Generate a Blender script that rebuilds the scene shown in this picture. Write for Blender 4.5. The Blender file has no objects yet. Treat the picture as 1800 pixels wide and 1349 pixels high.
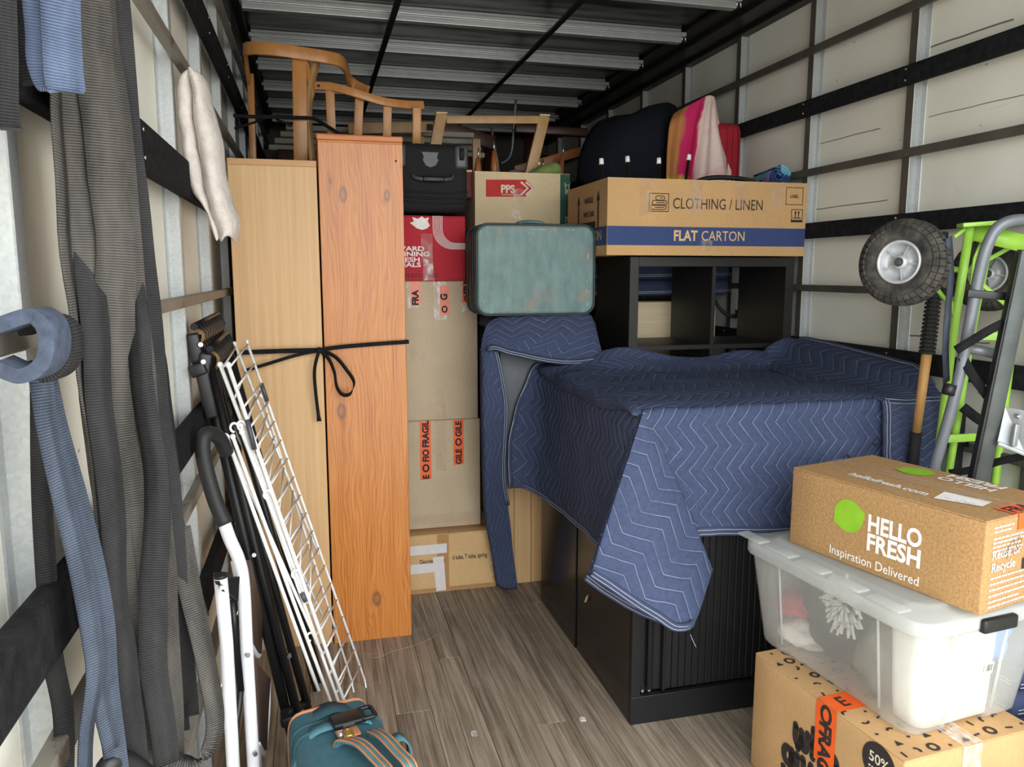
import bpy, bmesh, math, random
from mathutils import Vector, Matrix, noise
random.seed(7)
PI = math.pi
R = math.radians
scene = bpy.context.scene
col = scene.collection

# ---------------------------------------------------------------- camera, sky, exposure
cam_data = bpy.data.cameras.new('camera')
cam_data.sensor_fit = 'HORIZONTAL'
cam_data.sensor_width = 36.0
cam_data.lens = 36.0 * 1365.0 / 1800.0
cam_data.clip_start = 0.05
cam = bpy.data.objects.new('camera', cam_data)
cam.location = (0, 0, 1.45)
cam.rotation_euler = (R(90 - 8.1), 0, R(-14.25))
col.objects.link(cam)
scene.camera = cam

world = bpy.data.worlds.new('overcast_sky')
scene.world = world
world.use_nodes = True
wn = world.node_tree
wn.nodes.clear()
w_out = wn.nodes.new('ShaderNodeOutputWorld')
w_bg = wn.nodes.new('ShaderNodeBackground')
w_tc = wn.nodes.new('ShaderNodeTexCoord')
w_sep = wn.nodes.new('ShaderNodeSeparateXYZ')
w_ramp = wn.nodes.new('ShaderNodeValToRGB')
wn.links.new(w_tc.outputs['Generated'], w_sep.inputs[0])
w_map = wn.nodes.new('ShaderNodeMapRange')
w_map.inputs['From Min'].default_value = -1
w_map.inputs['From Max'].default_value = 1
wn.links.new(w_sep.outputs['Z'], w_map.inputs['Value'])
wn.links.new(w_map.outputs[0], w_ramp.inputs[0])
e = w_ramp.color_ramp.elements
e[0].position = 0.47; e[0].color = (0.50, 0.49, 0.46, 1)      # bright concrete yard below the horizon
e[1].position = 0.53; e[1].color = (0.93, 0.97, 1.0, 1)       # overcast sky
wn.links.new(w_ramp.outputs[0], w_bg.inputs[0])
w_bg.inputs[1].default_value = 6.0
wn.links.new(w_bg.outputs[0], w_out.inputs[0])

# portal: guides sampling of the sky through the open rear doorway (emits nothing itself)
pl = bpy.data.lights.new('rear_opening_portal', 'AREA')
pl.shape = 'RECTANGLE'; pl.size = 2.5; pl.size_y = 2.8
pl.cycles.is_portal = True
po = bpy.data.objects.new('rear_opening_portal', pl)
po.location = (0.87, -0.35, 1.3)
po.rotation_euler = (R(90), 0, 0)
col.objects.link(po)

vs = scene.view_settings
vs.view_transform = 'Standard'
vs.look = 'None'
vs.exposure = 0.14
vs.gamma = 1.0
vs.use_curve_mapping = False
scene.cycles.max_bounces = 10
scene.cycles.diffuse_bounces = 6
scene.cycles.transparent_max_bounces = 16
scene.cycles.sample_clamp_indirect = 8
scene.cycles.use_denoising = True

# ---------------------------------------------------------------- helpers
class MB:
    """collects shapes into one mesh"""
    def __init__(s):
        s.bm = bmesh.new()
        s.uv = s.bm.loops.layers.uv.new('UVMap')
    def verts(s, vs_, M=None):
        return [s.bm.verts.new(M @ Vector(v) if M else Vector(v)) for v in vs_]
    def face(s, vs_, smooth=False):
        try:
            f = s.bm.faces.new(vs_); f.smooth = smooth
            return f
        except ValueError:
            return None
    def box(s, a, b, M=None, taper=None):
        x0, y0, z0 = a; x1, y1, z1 = b
        p = [(x0,y0,z0),(x1,y0,z0),(x1,y1,z0),(x0,y1,z0),(x0,y0,z1),(x1,y0,z1),(x1,y1,z1),(x0,y1,z1)]
        v = s.verts(p, M)
        for q in ((3,2,1,0),(4,5,6,7),(0,1,5,4),(1,2,6,5),(2,3,7,6),(3,0,4,7)):
            s.face([v[i] for i in q])
        return s
    def rbox(s, a, b, r, seg=2, M=None):
        """box with rounded edges"""
        t = bmesh.new()
        bmesh.ops.create_cube(t, size=1)
        for v in t.verts:
            v.co = Vector([(a[i]+b[i])/2 + v.co[i]*(b[i]-a[i]) for i in range(3)])
        bmesh.ops.bevel(t, geom=t.edges[:], offset=r, segments=seg, profile=0.5, affect='EDGES')
        m = {}
        for v in t.verts: m[v] = s.bm.verts.new(M @ v.co if M else v.co)
        for f in t.faces: s.face([m[v] for v in f.verts], True)
        t.free()
        return s
    def tube(s, pts, r, n=8, closed=False, cap=True, rr=None, M=None):
        pts = [Vector(p) for p in pts]
        N = len(pts); rings = []
        prev = None
        for i in range(N):
            if closed: d = pts[(i+1) % N] - pts[i-1]
            else: d = pts[min(i+1, N-1)] - pts[max(i-1, 0)]
            if d.length < 1e-9: d = Vector((0,0,1))
            d.normalize()
            if prev is None:
                up = Vector((0,0,1)) if abs(d.z) < .9 else Vector((0,1,0))
                nx = d.cross(up).normalized()
            else:
                nx = (prev - d*prev.dot(d)).normalized()
            ny = d.cross(nx); prev = nx
            rad = rr[i] if rr else r
            ring = []
            for k in range(n):
                a = 2*PI*k/n
                ring.append(pts[i] + nx*math.cos(a)*rad + ny*math.sin(a)*rad)
            rings.append(s.verts(ring, M))
        for i in range(N if closed else N-1):
            A = rings[i]; B = rings[(i+1) % N]
            for k in range(n):
                s.face([A[k], A[(k+1)%n], B[(k+1)%n], B[k]], True)
        if cap and not closed:
            s.face(list(reversed(rings[0]))); s.face(rings[-1])
        return s
    def ribbon(s, pts, width, th, wdir, M=None, uvs=True):
        """flat band of rectangular section; wdir: one vector or one per point; width: number or list"""
        pts = [Vector(p) for p in pts]; N = len(pts); rings = []; L = 0; Ls = []
        for i in range(N):
            d = pts[min(i+1,N-1)] - pts[max(i-1,0)]; d.normalize()
            w = Vector(wdir[i] if isinstance(wdir, list) else wdir)
            w = (w - d*w.dot(d)).normalized(); nn = d.cross(w)
            W = (width[i] if isinstance(width, list) else width)/2
            rings.append(s.verts([pts[i]-w*W-nn*th/2, pts[i]+w*W-nn*th/2, pts[i]+w*W+nn*th/2, pts[i]-w*W+nn*th/2], M))
            if i: L += (pts[i]-pts[i-1]).length
            Ls.append(L)
        uvx = (0, 1, 1, 0, 0)
        for i in range(N-1):
            for k in range(4):
                f = s.face([rings[i][k], rings[i][(k+1)%4], rings[i+1][(k+1)%4], rings[i+1][k]], True)
                if f:
                    for lp, (uu, vv) in zip(f.loops, ((uvx[k],Ls[i]),(uvx[k+1],Ls[i]),(uvx[k+1],Ls[i+1]),(uvx[k],Ls[i+1]))):
                        lp[s.uv].uv = (uu*0.05, vv)
        s.face(list(reversed(rings[0]))); s.face(rings[-1])
        return s
    def prism(s, poly, f0, f1, M=None):
        """poly: 2D points; f0/f1 map a 2D point to the two 3D ends"""
        A = s.verts([f0(*p) for p in poly], M); B = s.verts([f1(*p) for p in poly], M); n = len(poly)
        s.face(list(reversed(A))); s.face(B)
        for k in range(n): s.face([A[k], A[(k+1)%n], B[(k+1)%n], B[k]])
        return s
    def cyl(s, p0, p1, r, n=16, r1=None, M=None):
        return s.tube([p0, p1], r, n, rr=[r, r if r1 is None else r1], M=M)
    def lathe(s, prof, M=None, n=32, smooth=True):
        """prof: (radius, z) profile about local z"""
        rings = []
        for r_, z_ in prof:
            rings.append(s.verts([(r_*math.cos(2*PI*k/n), r_*math.sin(2*PI*k/n), z_) for k in range(n)], M))
        for i in range(len(prof)-1):
            for k in range(n): s.face([rings[i][k], rings[i][(k+1)%n], rings[i+1][(k+1)%n], rings[i+1][k]], smooth)
        return s
    def ball(s, c, rad, M=None, seg=12):
        t = bmesh.new(); bmesh.ops.create_uvsphere(t, u_segments=seg, v_segments=max(6, seg*2//3), radius=1)
        m = {}
        for v in t.verts:
            q = Vector((c[0]+v.co.x*rad[0], c[1]+v.co.y*rad[1], c[2]+v.co.z*rad[2]))
            m[v] = s.bm.verts.new(M @ q if M else q)
        for f in t.faces: s.face([m[v] for v in f.verts], True)
        t.free(); return s
    def grid(s, rows, uvf=None, close_u=False):
        """rows: list of lists of points; uvf(i,j)->(u,v)"""
        V = [s.verts(r_) for r_ in rows]
        nr, nc = len(rows), len(rows[0])
        for i in range(nr-1):
            for j in range(nc if close_u else nc-1):
                j2 = (j+1) % nc
                f = s.face([V[i][j], V[i][j2], V[i+1][j2], V[i+1][j]], True)
                if f and uvf:
                    for lp, (a, b) in zip(f.loops, ((i,j),(i,j+1),(i+1,j+1),(i+1,j))):
                        lp[s.uv].uv = uvf(a, b)
        return s

def tag(o, label=None, cat=None, group=None, kind=None):
    if label: o['label'] = label
    if cat: o['category'] = cat
    if group: o['group'] = group
    if kind: o['kind'] = kind
    return o

WM = {}
def mesh(name, mb, mat, parent=None, bevel=0, solid=0, sub=0, local=False, label=None, seg=2, norm=True, offset=0):
    """links ONE mesh object; vertices are in world space unless local=True (then in the parent's space)"""
    if norm: bmesh.ops.recalc_face_normals(mb.bm, faces=mb.bm.faces[:])
    me = bpy.data.meshes.new(name)
    mb.bm.to_mesh(me); mb.bm.free()
    if mat: me.materials.append(mat)
    o = bpy.data.objects.new(name, me)
    col.objects.link(o)
    if parent:
        o.parent = parent
        if not local: o.matrix_parent_inverse = WM[parent.name].inverted()
    WM[o.name] = WM[parent.name].copy() if (parent and local) else Matrix.Identity(4)
    if solid:
        m = o.modifiers.new('thickness', 'SOLIDIFY'); m.thickness = solid; m.offset = offset
    if sub:
        m = o.modifiers.new('smooth', 'SUBSURF'); m.levels = sub; m.render_levels = sub
    if bevel:
        m = o.modifiers.new('edge', 'BEVEL'); m.width = bevel; m.segments = seg; m.limit_method = 'ANGLE'; m.angle_limit = R(40)
        m.harden_normals = False
    if label: o['label'] = label
    return o

def thing(name, label, cat, loc=(0,0,0), rz=0, group=None, rot=None):
    o = bpy.data.objects.new(name, None)
    o.empty_display_size = 0.05
    o.location = loc
    o.rotation_euler = rot if rot else (0, 0, R(rz))
    col.objects.link(o)
    WM[o.name] = Matrix.LocRotScale(Vector(loc), o.rotation_euler, None)
    return tag(o, label, cat, group)

def catmull(pts, n=6, closed=False):
    P = [Vector(p) for p in pts]; N = len(P); out = []
    if N < 3 and not closed:
        return [P[0].lerp(P[1], k/n) for k in range(n+1)]
    rng = range(N if closed else N-1)
    for i in rng:
        p0 = P[i-1] if (i > 0 or closed) else P[0]*2-P[1]
        p1 = P[i]; p2 = P[(i+1) % N]
        p3 = P[(i+2) % N] if (i+2 < N or closed) else P[N-1]*2-P[N-2]
        for k in range(n):
            t = k/n
            out.append(0.5*((2*p1) + (p2-p0)*t + (2*p0-5*p1+4*p2-p3)*t*t + (3*p1-p0-3*p2+p3)*t**3))
    if not closed: out.append(P[-1])
    return out

def interp_grid(ctrl, nu, nv):
    """smooth surface through a grid of control points"""
    rows = [catmull(r_, nu) for r_ in ctrl]
    cols = [catmull([r_[j] for r_ in rows], nv) for j in range(len(rows[0]))]
    return [[cols[j][i] for j in range(len(cols))] for i in range(len(cols[0]))]

def nz(p, sc, seed=0):
    return noise.noise(Vector((p[0]*sc+seed*7.3, p[1]*sc-seed*3.1, p[2]*sc+seed)))

# flat print on a face: origin + a*tx + b*ty, lifted off the surface along the normal
def flatmap(origin, tx, ty, lift=0.0008):
    o_ = Vector(origin); tx = Vector(tx).normalized(); ty = Vector(ty).normalized(); n_ = tx.cross(ty)
    return lambda a, b, l=0.0: o_ + tx*a + ty*b + n_*(lift+l)

TXT = {}
def text_mesh(mb, s_, size, fm, at=(0,0), align='LEFT', bold=0.0, sx=1.0, shear=0.0, rot=0.0, space=1.0):
    key = (s_, bold, shear, space)
    if key not in TXT:
        c = bpy.data.curves.new('lettering', 'FONT'); c.body = s_; c.size = 1; c.offset = bold; c.shear = shear; c.space_character = space
        c.resolution_u = 3; c.fill_mode = 'FRONT'
        o = bpy.data.objects.new('lettering', c); col.objects.link(o)
        dg = bpy.context.evaluated_depsgraph_get(); dg.update()
        me = o.evaluated_get(dg).to_mesh()
        TXT[key] = ([tuple(v.co) for v in me.vertices], [tuple(p.vertices) for p in me.polygons])
        o.evaluated_get(dg).to_mesh_clear()
        bpy.data.objects.remove(o); bpy.data.curves.remove(c)
    V, F = TXT[key]
    if not V: return mb
    x0 = min(v[0] for v in V); x1 = max(v[0] for v in V)
    off = {'LEFT': x0, 'CENTER': (x0+x1)/2, 'RIGHT': x1}[align]
    ca, sa = math.cos(rot), math.sin(rot)
    vs2 = []
    for v in V:
        a = (v[0]-off)*size*sx; b = v[1]*size
        vs2.append(mb.bm.verts.new(fm(at[0]+a*ca-b*sa, at[1]+a*sa+b*ca)))
    for f in F: mb.face([vs2[i] for i in f])
    return mb
def text_width(s_, size, bold=0.0, sx=1.0):
    mb = MB(); text_mesh(mb, s_, size, lambda a, b, l=0: Vector((a, b, 0)), bold=bold, sx=sx)
    w = max(v.co.x for v in mb.bm.verts); mb.bm.free(); return w

def poly2(mb, pts, fm, l=0.0):
    return mb.face(mb.verts([fm(a, b, l) for a, b in pts])) and mb
def rect2(mb, x0, y0, x1, y1, fm, l=0.0):
    mb.face(mb.verts([fm(x0,y0,l), fm(x1,y0,l), fm(x1,y1,l), fm(x0,y1,l)])); return mb
def line2(mb, pts, w, fm, l=0.0, closed=False):
    P = [Vector((a, b)) for a, b in pts]; N = len(P); Lft = []; Rgt = []
    for i in range(N):
        if closed: d = P[(i+1)%N]-P[i-1]
        else: d = P[min(i+1,N-1)]-P[max(i-1,0)]
        if d.length < 1e-9: d = Vector((1,0))
        d.normalize(); n_ = Vector((-d.y, d.x))*w/2
        Lft.append(P[i]+n_); Rgt.append(P[i]-n_)
    A = mb.verts([fm(p.x, p.y, l) for p in Lft]); B = mb.verts([fm(p.x, p.y, l) for p in Rgt])
    for i in range(N if closed else N-1): mb.face([A[i], B[i], B[(i+1)%N], A[(i+1)%N]])
    return mb
def box_outline(x0, y0, x1, y1): return [(x0,y0),(x1,y0),(x1,y1),(x0,y1),(x0,y0)]
def rect_frame(mb, x0, y0, x1, y1, w, fm):
    rect2(mb,x0,y0,x1,y0+w,fm); rect2(mb,x0,y1-w,x1,y1,fm); rect2(mb,x0,y0,x0+w,y1,fm); rect2(mb,x1-w,y0,x1,y1,fm); return mb
def ring2(mb, cx, cy, rx, ry, w, fm, n=20, a0=0, a1=2*PI):
    full = abs(a1-a0-2*PI) < 1e-6
    pts = [(cx+rx*math.cos(a0+(a1-a0)*k/n), cy+ry*math.sin(a0+(a1-a0)*k/n)) for k in range(n if full else n+1)]
    return line2(mb, pts, w, fm, closed=full)
def disc2(mb, cx, cy, rx, ry, fm, n=28, l=0.0):
    return poly2(mb, [(cx+rx*math.cos(2*PI*k/n), cy+ry*math.sin(2*PI*k/n)) for k in range(n)], fm, l)

# ---------------------------------------------------------------- materials
MATS = {}
class NT:
    def __init__(s, name):
        s.m = bpy.data.materials.new(name); s.m.use_nodes = True
        s.t = s.m.node_tree; s.n = s.t.nodes; s.b = s.n['Principled BSDF']; s.out = s.n['Material Output']
        s.tc = None
    def co(s, kind='Object'):
        if not s.tc: s.tc = s.n.new('ShaderNodeTexCoord')
        return s.tc.outputs[kind]
    def map(s, vec, scale=(1,1,1), rot=(0,0,0), loc=(0,0,0)):
        q = s.n.new('ShaderNodeMapping'); q.inputs['Scale'].default_value = scale; q.inputs['Rotation'].default_value = rot; q.inputs['Location'].default_value = loc
        s.t.links.new(vec, q.inputs[0]); return q.outputs[0]
    def noise(s, vec, scale=5, detail=4, rough=.55, dist=0):
        q = s.n.new('ShaderNodeTexNoise'); q.inputs['Scale'].default_value = scale; q.inputs['Detail'].default_value = detail
        q.inputs['Roughness'].default_value = rough; q.inputs['Distortion'].default_value = dist
        s.t.links.new(vec, q.inputs['Vector']); return q.outputs['Fac']
    def voro(s, vec, scale=5, feature='F1', out='Distance'):
        q = s.n.new('ShaderNodeTexVoronoi'); q.inputs['Scale'].default_value = scale; q.feature = feature
        s.t.links.new(vec, q.inputs['Vector']); return q.outputs[out]
    def wave(s, vec, scale=5, dist=0, detail=2, dscale=1, typ='BANDS', dirn='X'):
        q = s.n.new('ShaderNodeTexWave'); q.wave_type = typ; q.inputs['Scale'].default_value = scale; q.inputs['Distortion'].default_value = dist
        q.inputs['Detail'].default_value = detail; q.inputs['Detail Scale'].default_value = dscale
        if typ == 'BANDS': q.bands_direction = dirn
        else: q.rings_direction = dirn
        s.t.links.new(vec, q.inputs['Vector']); return q.outputs['Fac']
    def ramp(s, fac, stops, interp='LINEAR'):
        q = s.n.new('ShaderNodeValToRGB'); e_ = q.color_ramp; e_.interpolation = interp
        while len(e_.elements) < len(stops): e_.elements.new(.5)
        for el, (p, c) in zip(e_.elements, stops):
            el.position = p; el.color = (*c, 1) if len(c) == 3 else c
        s.t.links.new(fac, q.inputs[0]); return q.outputs[0]
    def mix(s, fac, a, b, mode='MIX'):
        q = s.n.new('ShaderNodeMix'); q.data_type = 'RGBA'; q.blend_type = mode
        for sock, val in ((q.inputs[0], fac), (q.inputs[6], a), (q.inputs[7], b)):
            if isinstance(val, (int, float)): sock.default_value = val
            elif isinstance(val, tuple): sock.default_value = (*val, 1) if len(val) == 3 else val
            else: s.t.links.new(val, sock)
        return q.outputs[2]
    def math(s, op, a, b=None, c=None):
        q = s.n.new('ShaderNodeMath'); q.operation = op
        for sock, val in zip(q.inputs, (a, b, c)):
            if val is None: continue
            if isinstance(val, (int, float)): sock.default_value = val
            else: s.t.links.new(val, sock)
        return q.outputs[0]
    def sep(s, vec):
        q = s.n.new('ShaderNodeSeparateXYZ'); s.t.links.new(vec, q.inputs[0]); return q.outputs
    def bump(s, h, strength=.3, dist=.002, prev=None):
        q = s.n.new('ShaderNodeBump'); q.inputs['Strength'].default_value = strength; q.inputs['Distance'].default_value = dist
        s.t.links.new(h, q.inputs['Height'])
        if prev: s.t.links.new(prev, q.inputs['Normal'])
        s.t.links.new(q.outputs[0], s.b.inputs['Normal']); return q.outputs[0]
    def set(s, color=None, rough=None, metal=None, **kw):
        for nm, v in (('Base Color', color), ('Roughness', rough), ('Metallic', metal)):
            if v is None: continue
            if isinstance(v, tuple): s.b.inputs[nm].default_value = (*v, 1)
            elif isinstance(v, (int, float)): s.b.inputs[nm].default_value = v
            else: s.t.links.new(v, s.b.inputs[nm])
        for k, v in kw.items(): s.b.inputs[k.replace('_', ' ')].default_value = v
        return s.m
def lin(r, g, b):
    f = lambda c: (c/255/12.92 if c/255 <= .04045 else ((c/255+.055)/1.055)**2.4)
    return (f(r), f(g), f(b))

def m_plain(name, rgb, rough=.6, metal=0, var=.08, scale=20, bump=0, spec=.5):
    t = NT(name); c = lin(*rgb)
    n_ = t.noise(t.co(), scale, 3)
    d = tuple(max(0, x*(1-var)) for x in c); l = tuple(min(1, x*(1+var)) for x in c)
    t.set(t.ramp(n_, [(.3, d), (.7, l)]), rough, metal)
    t.b.inputs['Specular IOR Level'].default_value = spec
    if bump: t.bump(t.noise(t.co(), scale*8, 2), bump, .001)
    return t.m
def m_card(name, rgb, kraft=0.06, flute='Z', rough=.85):
    t = NT(name); c = lin(*rgb)
    big = t.noise(t.map(t.co(), loc=(random.random()*9, 0, 0)), 6, 4)
    fib = t.noise(t.map(t.co(), (1, 1, 1)), 90, 2)
    a = t.ramp(big, [(.3, tuple(x*(1-kraft) for x in c)), (.7, tuple(min(1, x*(1+kraft)) for x in c))])
    b_ = t.ramp(fib, [(.35, (.93, .93, .93)), (.65, (1, 1, 1))])
    t.set(t.mix(1.0, a, b_, 'MULTIPLY'), rough)
    w = t.wave(t.co(), 70, 0, 0, 1, 'BANDS', {'X': 'X', 'Y': 'Y', 'Z': 'Z'}[flute])
    bp = t.bump(w, .05, .0006)
    t.bump(t.noise(t.co(), 9, 3), .25, .006, bp)
    return t.m
def m_wood(name, light, dark, scale=(30, 30, 1.6), grain=6, rough=.45, rot=(0, 0, 0), contrast=1.0, knots=None):
    """long grain along local z"""
    t = NT(name); v = t.map(t.co(), scale, rot)
    n1 = t.noise(v, 1.0, 5, .6, .3); n2 = t.noise(t.map(t.co(), tuple(x*4 for x in scale), rot), 1.5, 3)
    f = t.math('ADD', t.math('MULTIPLY', n1, .7), t.math('MULTIPLY', n2, .3))
    cl, cd = lin(*light), lin(*dark)
    col_ = t.ramp(f, [(.5-.22/contrast, cd), (.5+.18/contrast, cl)])
    t.set(col_, rough); t.bump(f, .08, .001)
    return t.m

# --- concrete materials
def build_mats():
    M = {}
    # cream wall sheet with scuffs (long thin rub marks along the truck)
    t = NT('cream_panel'); c = t.co()
    base = t.ramp(t.noise(c, 2.2, 5), [(.3, lin(229,226,210)), (.7, lin(240,238,226))])
    sc = t.noise(t.map(c, (6, 1.6, 70)), 1.0, 3, .5)
    sm = t.ramp(sc, [(.70, (0,0,0)), (.78, (1,1,1))])
    pat = t.ramp(t.noise(t.map(c, (3, 1.5, 3)), 1.6, 2), [(.55, (0,0,0)), (.68, (1,1,1))])
    f = t.math('MULTIPLY', sm, pat)
    col_ = t.mix(t.math('MULTIPLY', f, .7), base, lin(120,112,98))
    spot = t.ramp(t.voro(t.map(c, (1, 5, 9)), 1.3), [(.02, (1,1,1)), (.05, (0,0,0))])
    col_ = t.mix(t.math('MULTIPLY', spot, .6), col_, lin(90,84,74))
    t.set(col_, .5); t.bump(t.noise(c, 3, 2), .05, .01); M['panel'] = t.m
    # galvanised steel with spangle
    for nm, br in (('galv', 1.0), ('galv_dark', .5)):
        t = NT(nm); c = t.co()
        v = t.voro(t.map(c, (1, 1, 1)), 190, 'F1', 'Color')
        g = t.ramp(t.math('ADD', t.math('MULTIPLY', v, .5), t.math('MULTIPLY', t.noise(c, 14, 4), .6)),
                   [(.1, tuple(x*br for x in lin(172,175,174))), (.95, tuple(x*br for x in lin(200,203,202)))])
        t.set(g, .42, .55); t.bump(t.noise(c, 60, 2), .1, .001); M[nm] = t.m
    t = NT('batten_paint'); c = t.co()
    chips = t.ramp(t.noise(t.map(c, (1, .7, 1)), 9, 5, .65), [(.60, (0,0,0)), (.63, (1,1,1))])
    t.set(t.mix(t.math('MULTIPLY', chips, .75), t.ramp(t.noise(c, 5, 3), [(.3, lin(118,112,102)), (.7, lin(138,132,121))]), lin(92,70,54)), .5, .15); M['batten'] = t.m
    t = NT('batten_dark'); c = t.co(); t.set(t.ramp(t.noise(c, 7, 4), [(.3, lin(72,67,60)), (.7, lin(94,88,79))]), .5, .1); M['batten_dark'] = t.m
    t = NT('black_carpet'); c = t.co()
    lint = t.ramp(t.noise(t.map(c, (1, 1, 1)), 120, 2), [(.68, (0,0,0)), (.76, (1,1,1))])
    t.set(t.mix(t.math('MULTIPLY', lint, .12), t.ramp(t.noise(c, 40, 4), [(.3, lin(20,20,21)), (.7, lin(38,38,40))]), lin(120,120,118)), .97)
    t.b.inputs['Specular IOR Level'].default_value = .15
    t.bump(t.noise(c, 250, 3), .6, .003); M['carpet'] = t.m
    t = NT('roof_skin'); c = t.co()
    t.set(t.ramp(t.noise(t.map(c, (.6, 2, 1)), 2, 4), [(.3, lin(12,10,7)), (.7, lin(26,22,16))]), .3, .0); t.b.inputs['Specular IOR Level'].default_value = .3
    t.bump(t.noise(t.map(c, (.5, 1.5, 1)), 2.5, 2), .4, .05); M['roof'] = t.m
    M['dark_metal'] = m_plain('dark_metal', (46,44,41), .45, .5)
    M['bulkhead'] = m_plain('bulkhead_board', (96,92,84), .7)
    # floor planks : grain along local y, one tone per plank through object info
    t = NT('floor_plank'); c = t.co()
    oi = t.n.new('ShaderNodeObjectInfo')
    off = t.n.new('ShaderNodeVectorMath'); off.operation = 'ADD'; t.t.links.new(c, off.inputs[0])
    cmb = t.n.new('ShaderNodeCombineXYZ'); t.t.links.new(t.math('MULTIPLY', oi.outputs['Random'], 37.0), cmb.inputs[0]); t.t.links.new(t.math('MULTIPLY', oi.outputs['Random'], 11.0), cmb.inputs[1])
    t.t.links.new(cmb.outputs[0], off.inputs[1]); c2 = off.outputs[0]
    gr = t.noise(t.map(c2, (120, 2.4, 1)), 1.0, 6, .72, .6); gr2 = t.noise(t.map(c2, (24, 1.1, 1)), 1.0, 4, .5, 1.2)
    f = t.math('ADD', t.math('MULTIPLY', gr, .6), t.math('MULTIPLY', gr2, .4))
    cc = t.ramp(f, [(.36, lin(92,79,66)), (.5, lin(144,129,112)), (.64, lin(184,170,152))])
    tone = t.math('ADD', t.math('MULTIPLY', oi.outputs['Random'], .26), .87)
    cc = t.mix(1.0, cc, tone, 'MULTIPLY')
    dust = t.ramp(t.noise(t.map(c, (1, 1, 1)), 5, 6, .7), [(.52, (0,0,0)), (.75, (1,1,1))])
    cc = t.mix(t.math('MULTIPLY', dust, .32), cc, lin(170,160,146))
    scr = t.ramp(t.noise(t.map(c, (2.2, 60, 1), (0, 0, .32)), 1.0, 3), [(.66, (0,0,0)), (.71, (1,1,1))])
    cc = t.mix(t.math('MULTIPLY', scr, .4), cc, lin(186,176,160))
    t.set(cc, t.ramp(gr, [(.3, (.72,)*3), (.7, (.5,)*3)])); t.bump(f, .25, .0015); M['plank'] = t.m
    # moving blanket: navy, zigzag quilting stitched in pale thread (UV in metres)
    def blanket(nm, rgb, sp=.042, hp=.07, amp=.058, rot=0.0, line=.6):
        t = NT(nm)
        uv = t.map(t.co('UV'), (1,1,1), (0,0,rot))
        s_ = t.sep(uv)
        wob = t.math('MULTIPLY', t.math('SUBTRACT', t.noise(uv, 14, 2), .5), .010)
        tri = t.math('MULTIPLY', t.math('PINGPONG', s_[1], hp), amp/hp)
        q = t.math('DIVIDE', t.math('ADD', t.math('ADD', s_[0], tri), wob), sp)
        fr = t.math('FRACT', t.math('ADD', q, 100.0))
        d = t.math('ABSOLUTE', t.math('SUBTRACT', fr, .5))
        mask = t.math('LESS_THAN', d, .021)
        dash = t.math('GREATER_THAN', t.math('FRACT', t.math('MULTIPLY', s_[1], 190.0)), .22)
        fade = t.ramp(t.noise(uv, 9, 3), [(.35, (.35,)*3), (.6, (1,1,1))])
        mk = t.math('MULTIPLY', t.math('MULTIPLY', mask, dash), fade)
        c = lin(*rgb)
        cloth = t.ramp(t.noise(uv, 60, 4, .7), [(.3, tuple(x*.82 for x in c)), (.7, tuple(x*1.18 for x in c))])
        lint = t.ramp(t.noise(uv, 170, 1), [(.74, (0,0,0)), (.78, (1,1,1))])
        cloth = t.mix(t.math('MULTIPLY', lint, .3), cloth, lin(150,155,170))
        t.set(t.mix(t.math('MULTIPLY', mk, line), cloth, lin(190,196,214)), .92)
        t.b.inputs['Specular IOR Level'].default_value = .2
        puff = t.ramp(d, [(0, (0,0,0)), (.18, (.75,)*3), (.5, (1,1,1))])
        b1 = t.bump(puff, .55, .006)
        b2 = t.bump(t.noise(uv, 16, 4), .45, .008, b1)
        t.bump(t.noise(uv, 400, 2), .25, .0008, b2)
        return t.m
    M['blanket'] = blanket('moving_blanket', (62,71,97))
    M['blanket_ear'] = blanket('moving_blanket_corner', (66,75,101), .042, .088, .046, 0.0, .62)
    M['blanket_dark'] = blanket('moving_blanket_dark', (40,50,82), line=.3)
    M['blanket_fine'] = blanket('quilted_cover', (25,29,38), .012, .2, .0, 1.57, .05)
    M['hem'] = m_plain('blanket_hem', (56,64,88), .9, 0, .1, 60, .2)
    M['thread'] = m_plain('pale_thread', (170,176,190), .9); M['straw'] = m_plain('straw_thread', (176,162,140), .9)
    # webbing straps : ribs across the band (v along the strap)
    def webbing(nm, a, b_, freq=2000.0):
        t = NT(nm); uv = t.co('UV'); s_ = t.sep(uv)
        rib = t.math('SINE', t.math('MULTIPLY', s_[1], freq))
        edge = t.math('SINE', t.math('MULTIPLY', s_[0], 260.0))
        f = t.math('ADD', t.math('MULTIPLY', rib, .5), .5)
        wear = t.noise(t.map(t.co(), (1,1,.35)), 22, 5, .65)
        cc = t.ramp(t.math('ADD', t.math('MULTIPLY', wear, .72), t.math('MULTIPLY', f, .32)), [(.3, lin(*a)), (.72, lin(*b_))])
        t.set(cc, .9); t.b.inputs['Specular IOR Level'].default_value = .2
        b1 = t.bump(f, .7, .0012); t.bump(edge, .35, .001, b1); return t.m
    M['web_grey'] = webbing('webbing_grey', (44,42,40), (94,90,85))
    M['web_dark'] = webbing('webbing_dark', (30,30,31), (58,57,57))
    M['web_blue'] = webbing('webbing_blue', (60,70,88), (100,113,137))
    M['web_steel'] = webbing('webbing_slate', (46,52,62), (84,92,106))
    M['web_loop'] = m_plain('slate_webbing_edge', (62,70,86), .9, 0, .3, 90, .5)
    M['web_black'] = webbing('webbing_black', (18,18,19), (40,40,41))
    # timber
    M['beech'] = m_wood('beech_laminate', (219,180,130), (201,158,106), (60, 60, 1.0), contrast=1.2)
    M['beech_edge'] = m_wood('beech_edge', (205,160,106), (184,138,86), (6, 60, 60))
    M['bent'] = m_wood('bent_beech', (204,146,84), (178,118,60), (14, 14, 5), rough=.35)
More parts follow.
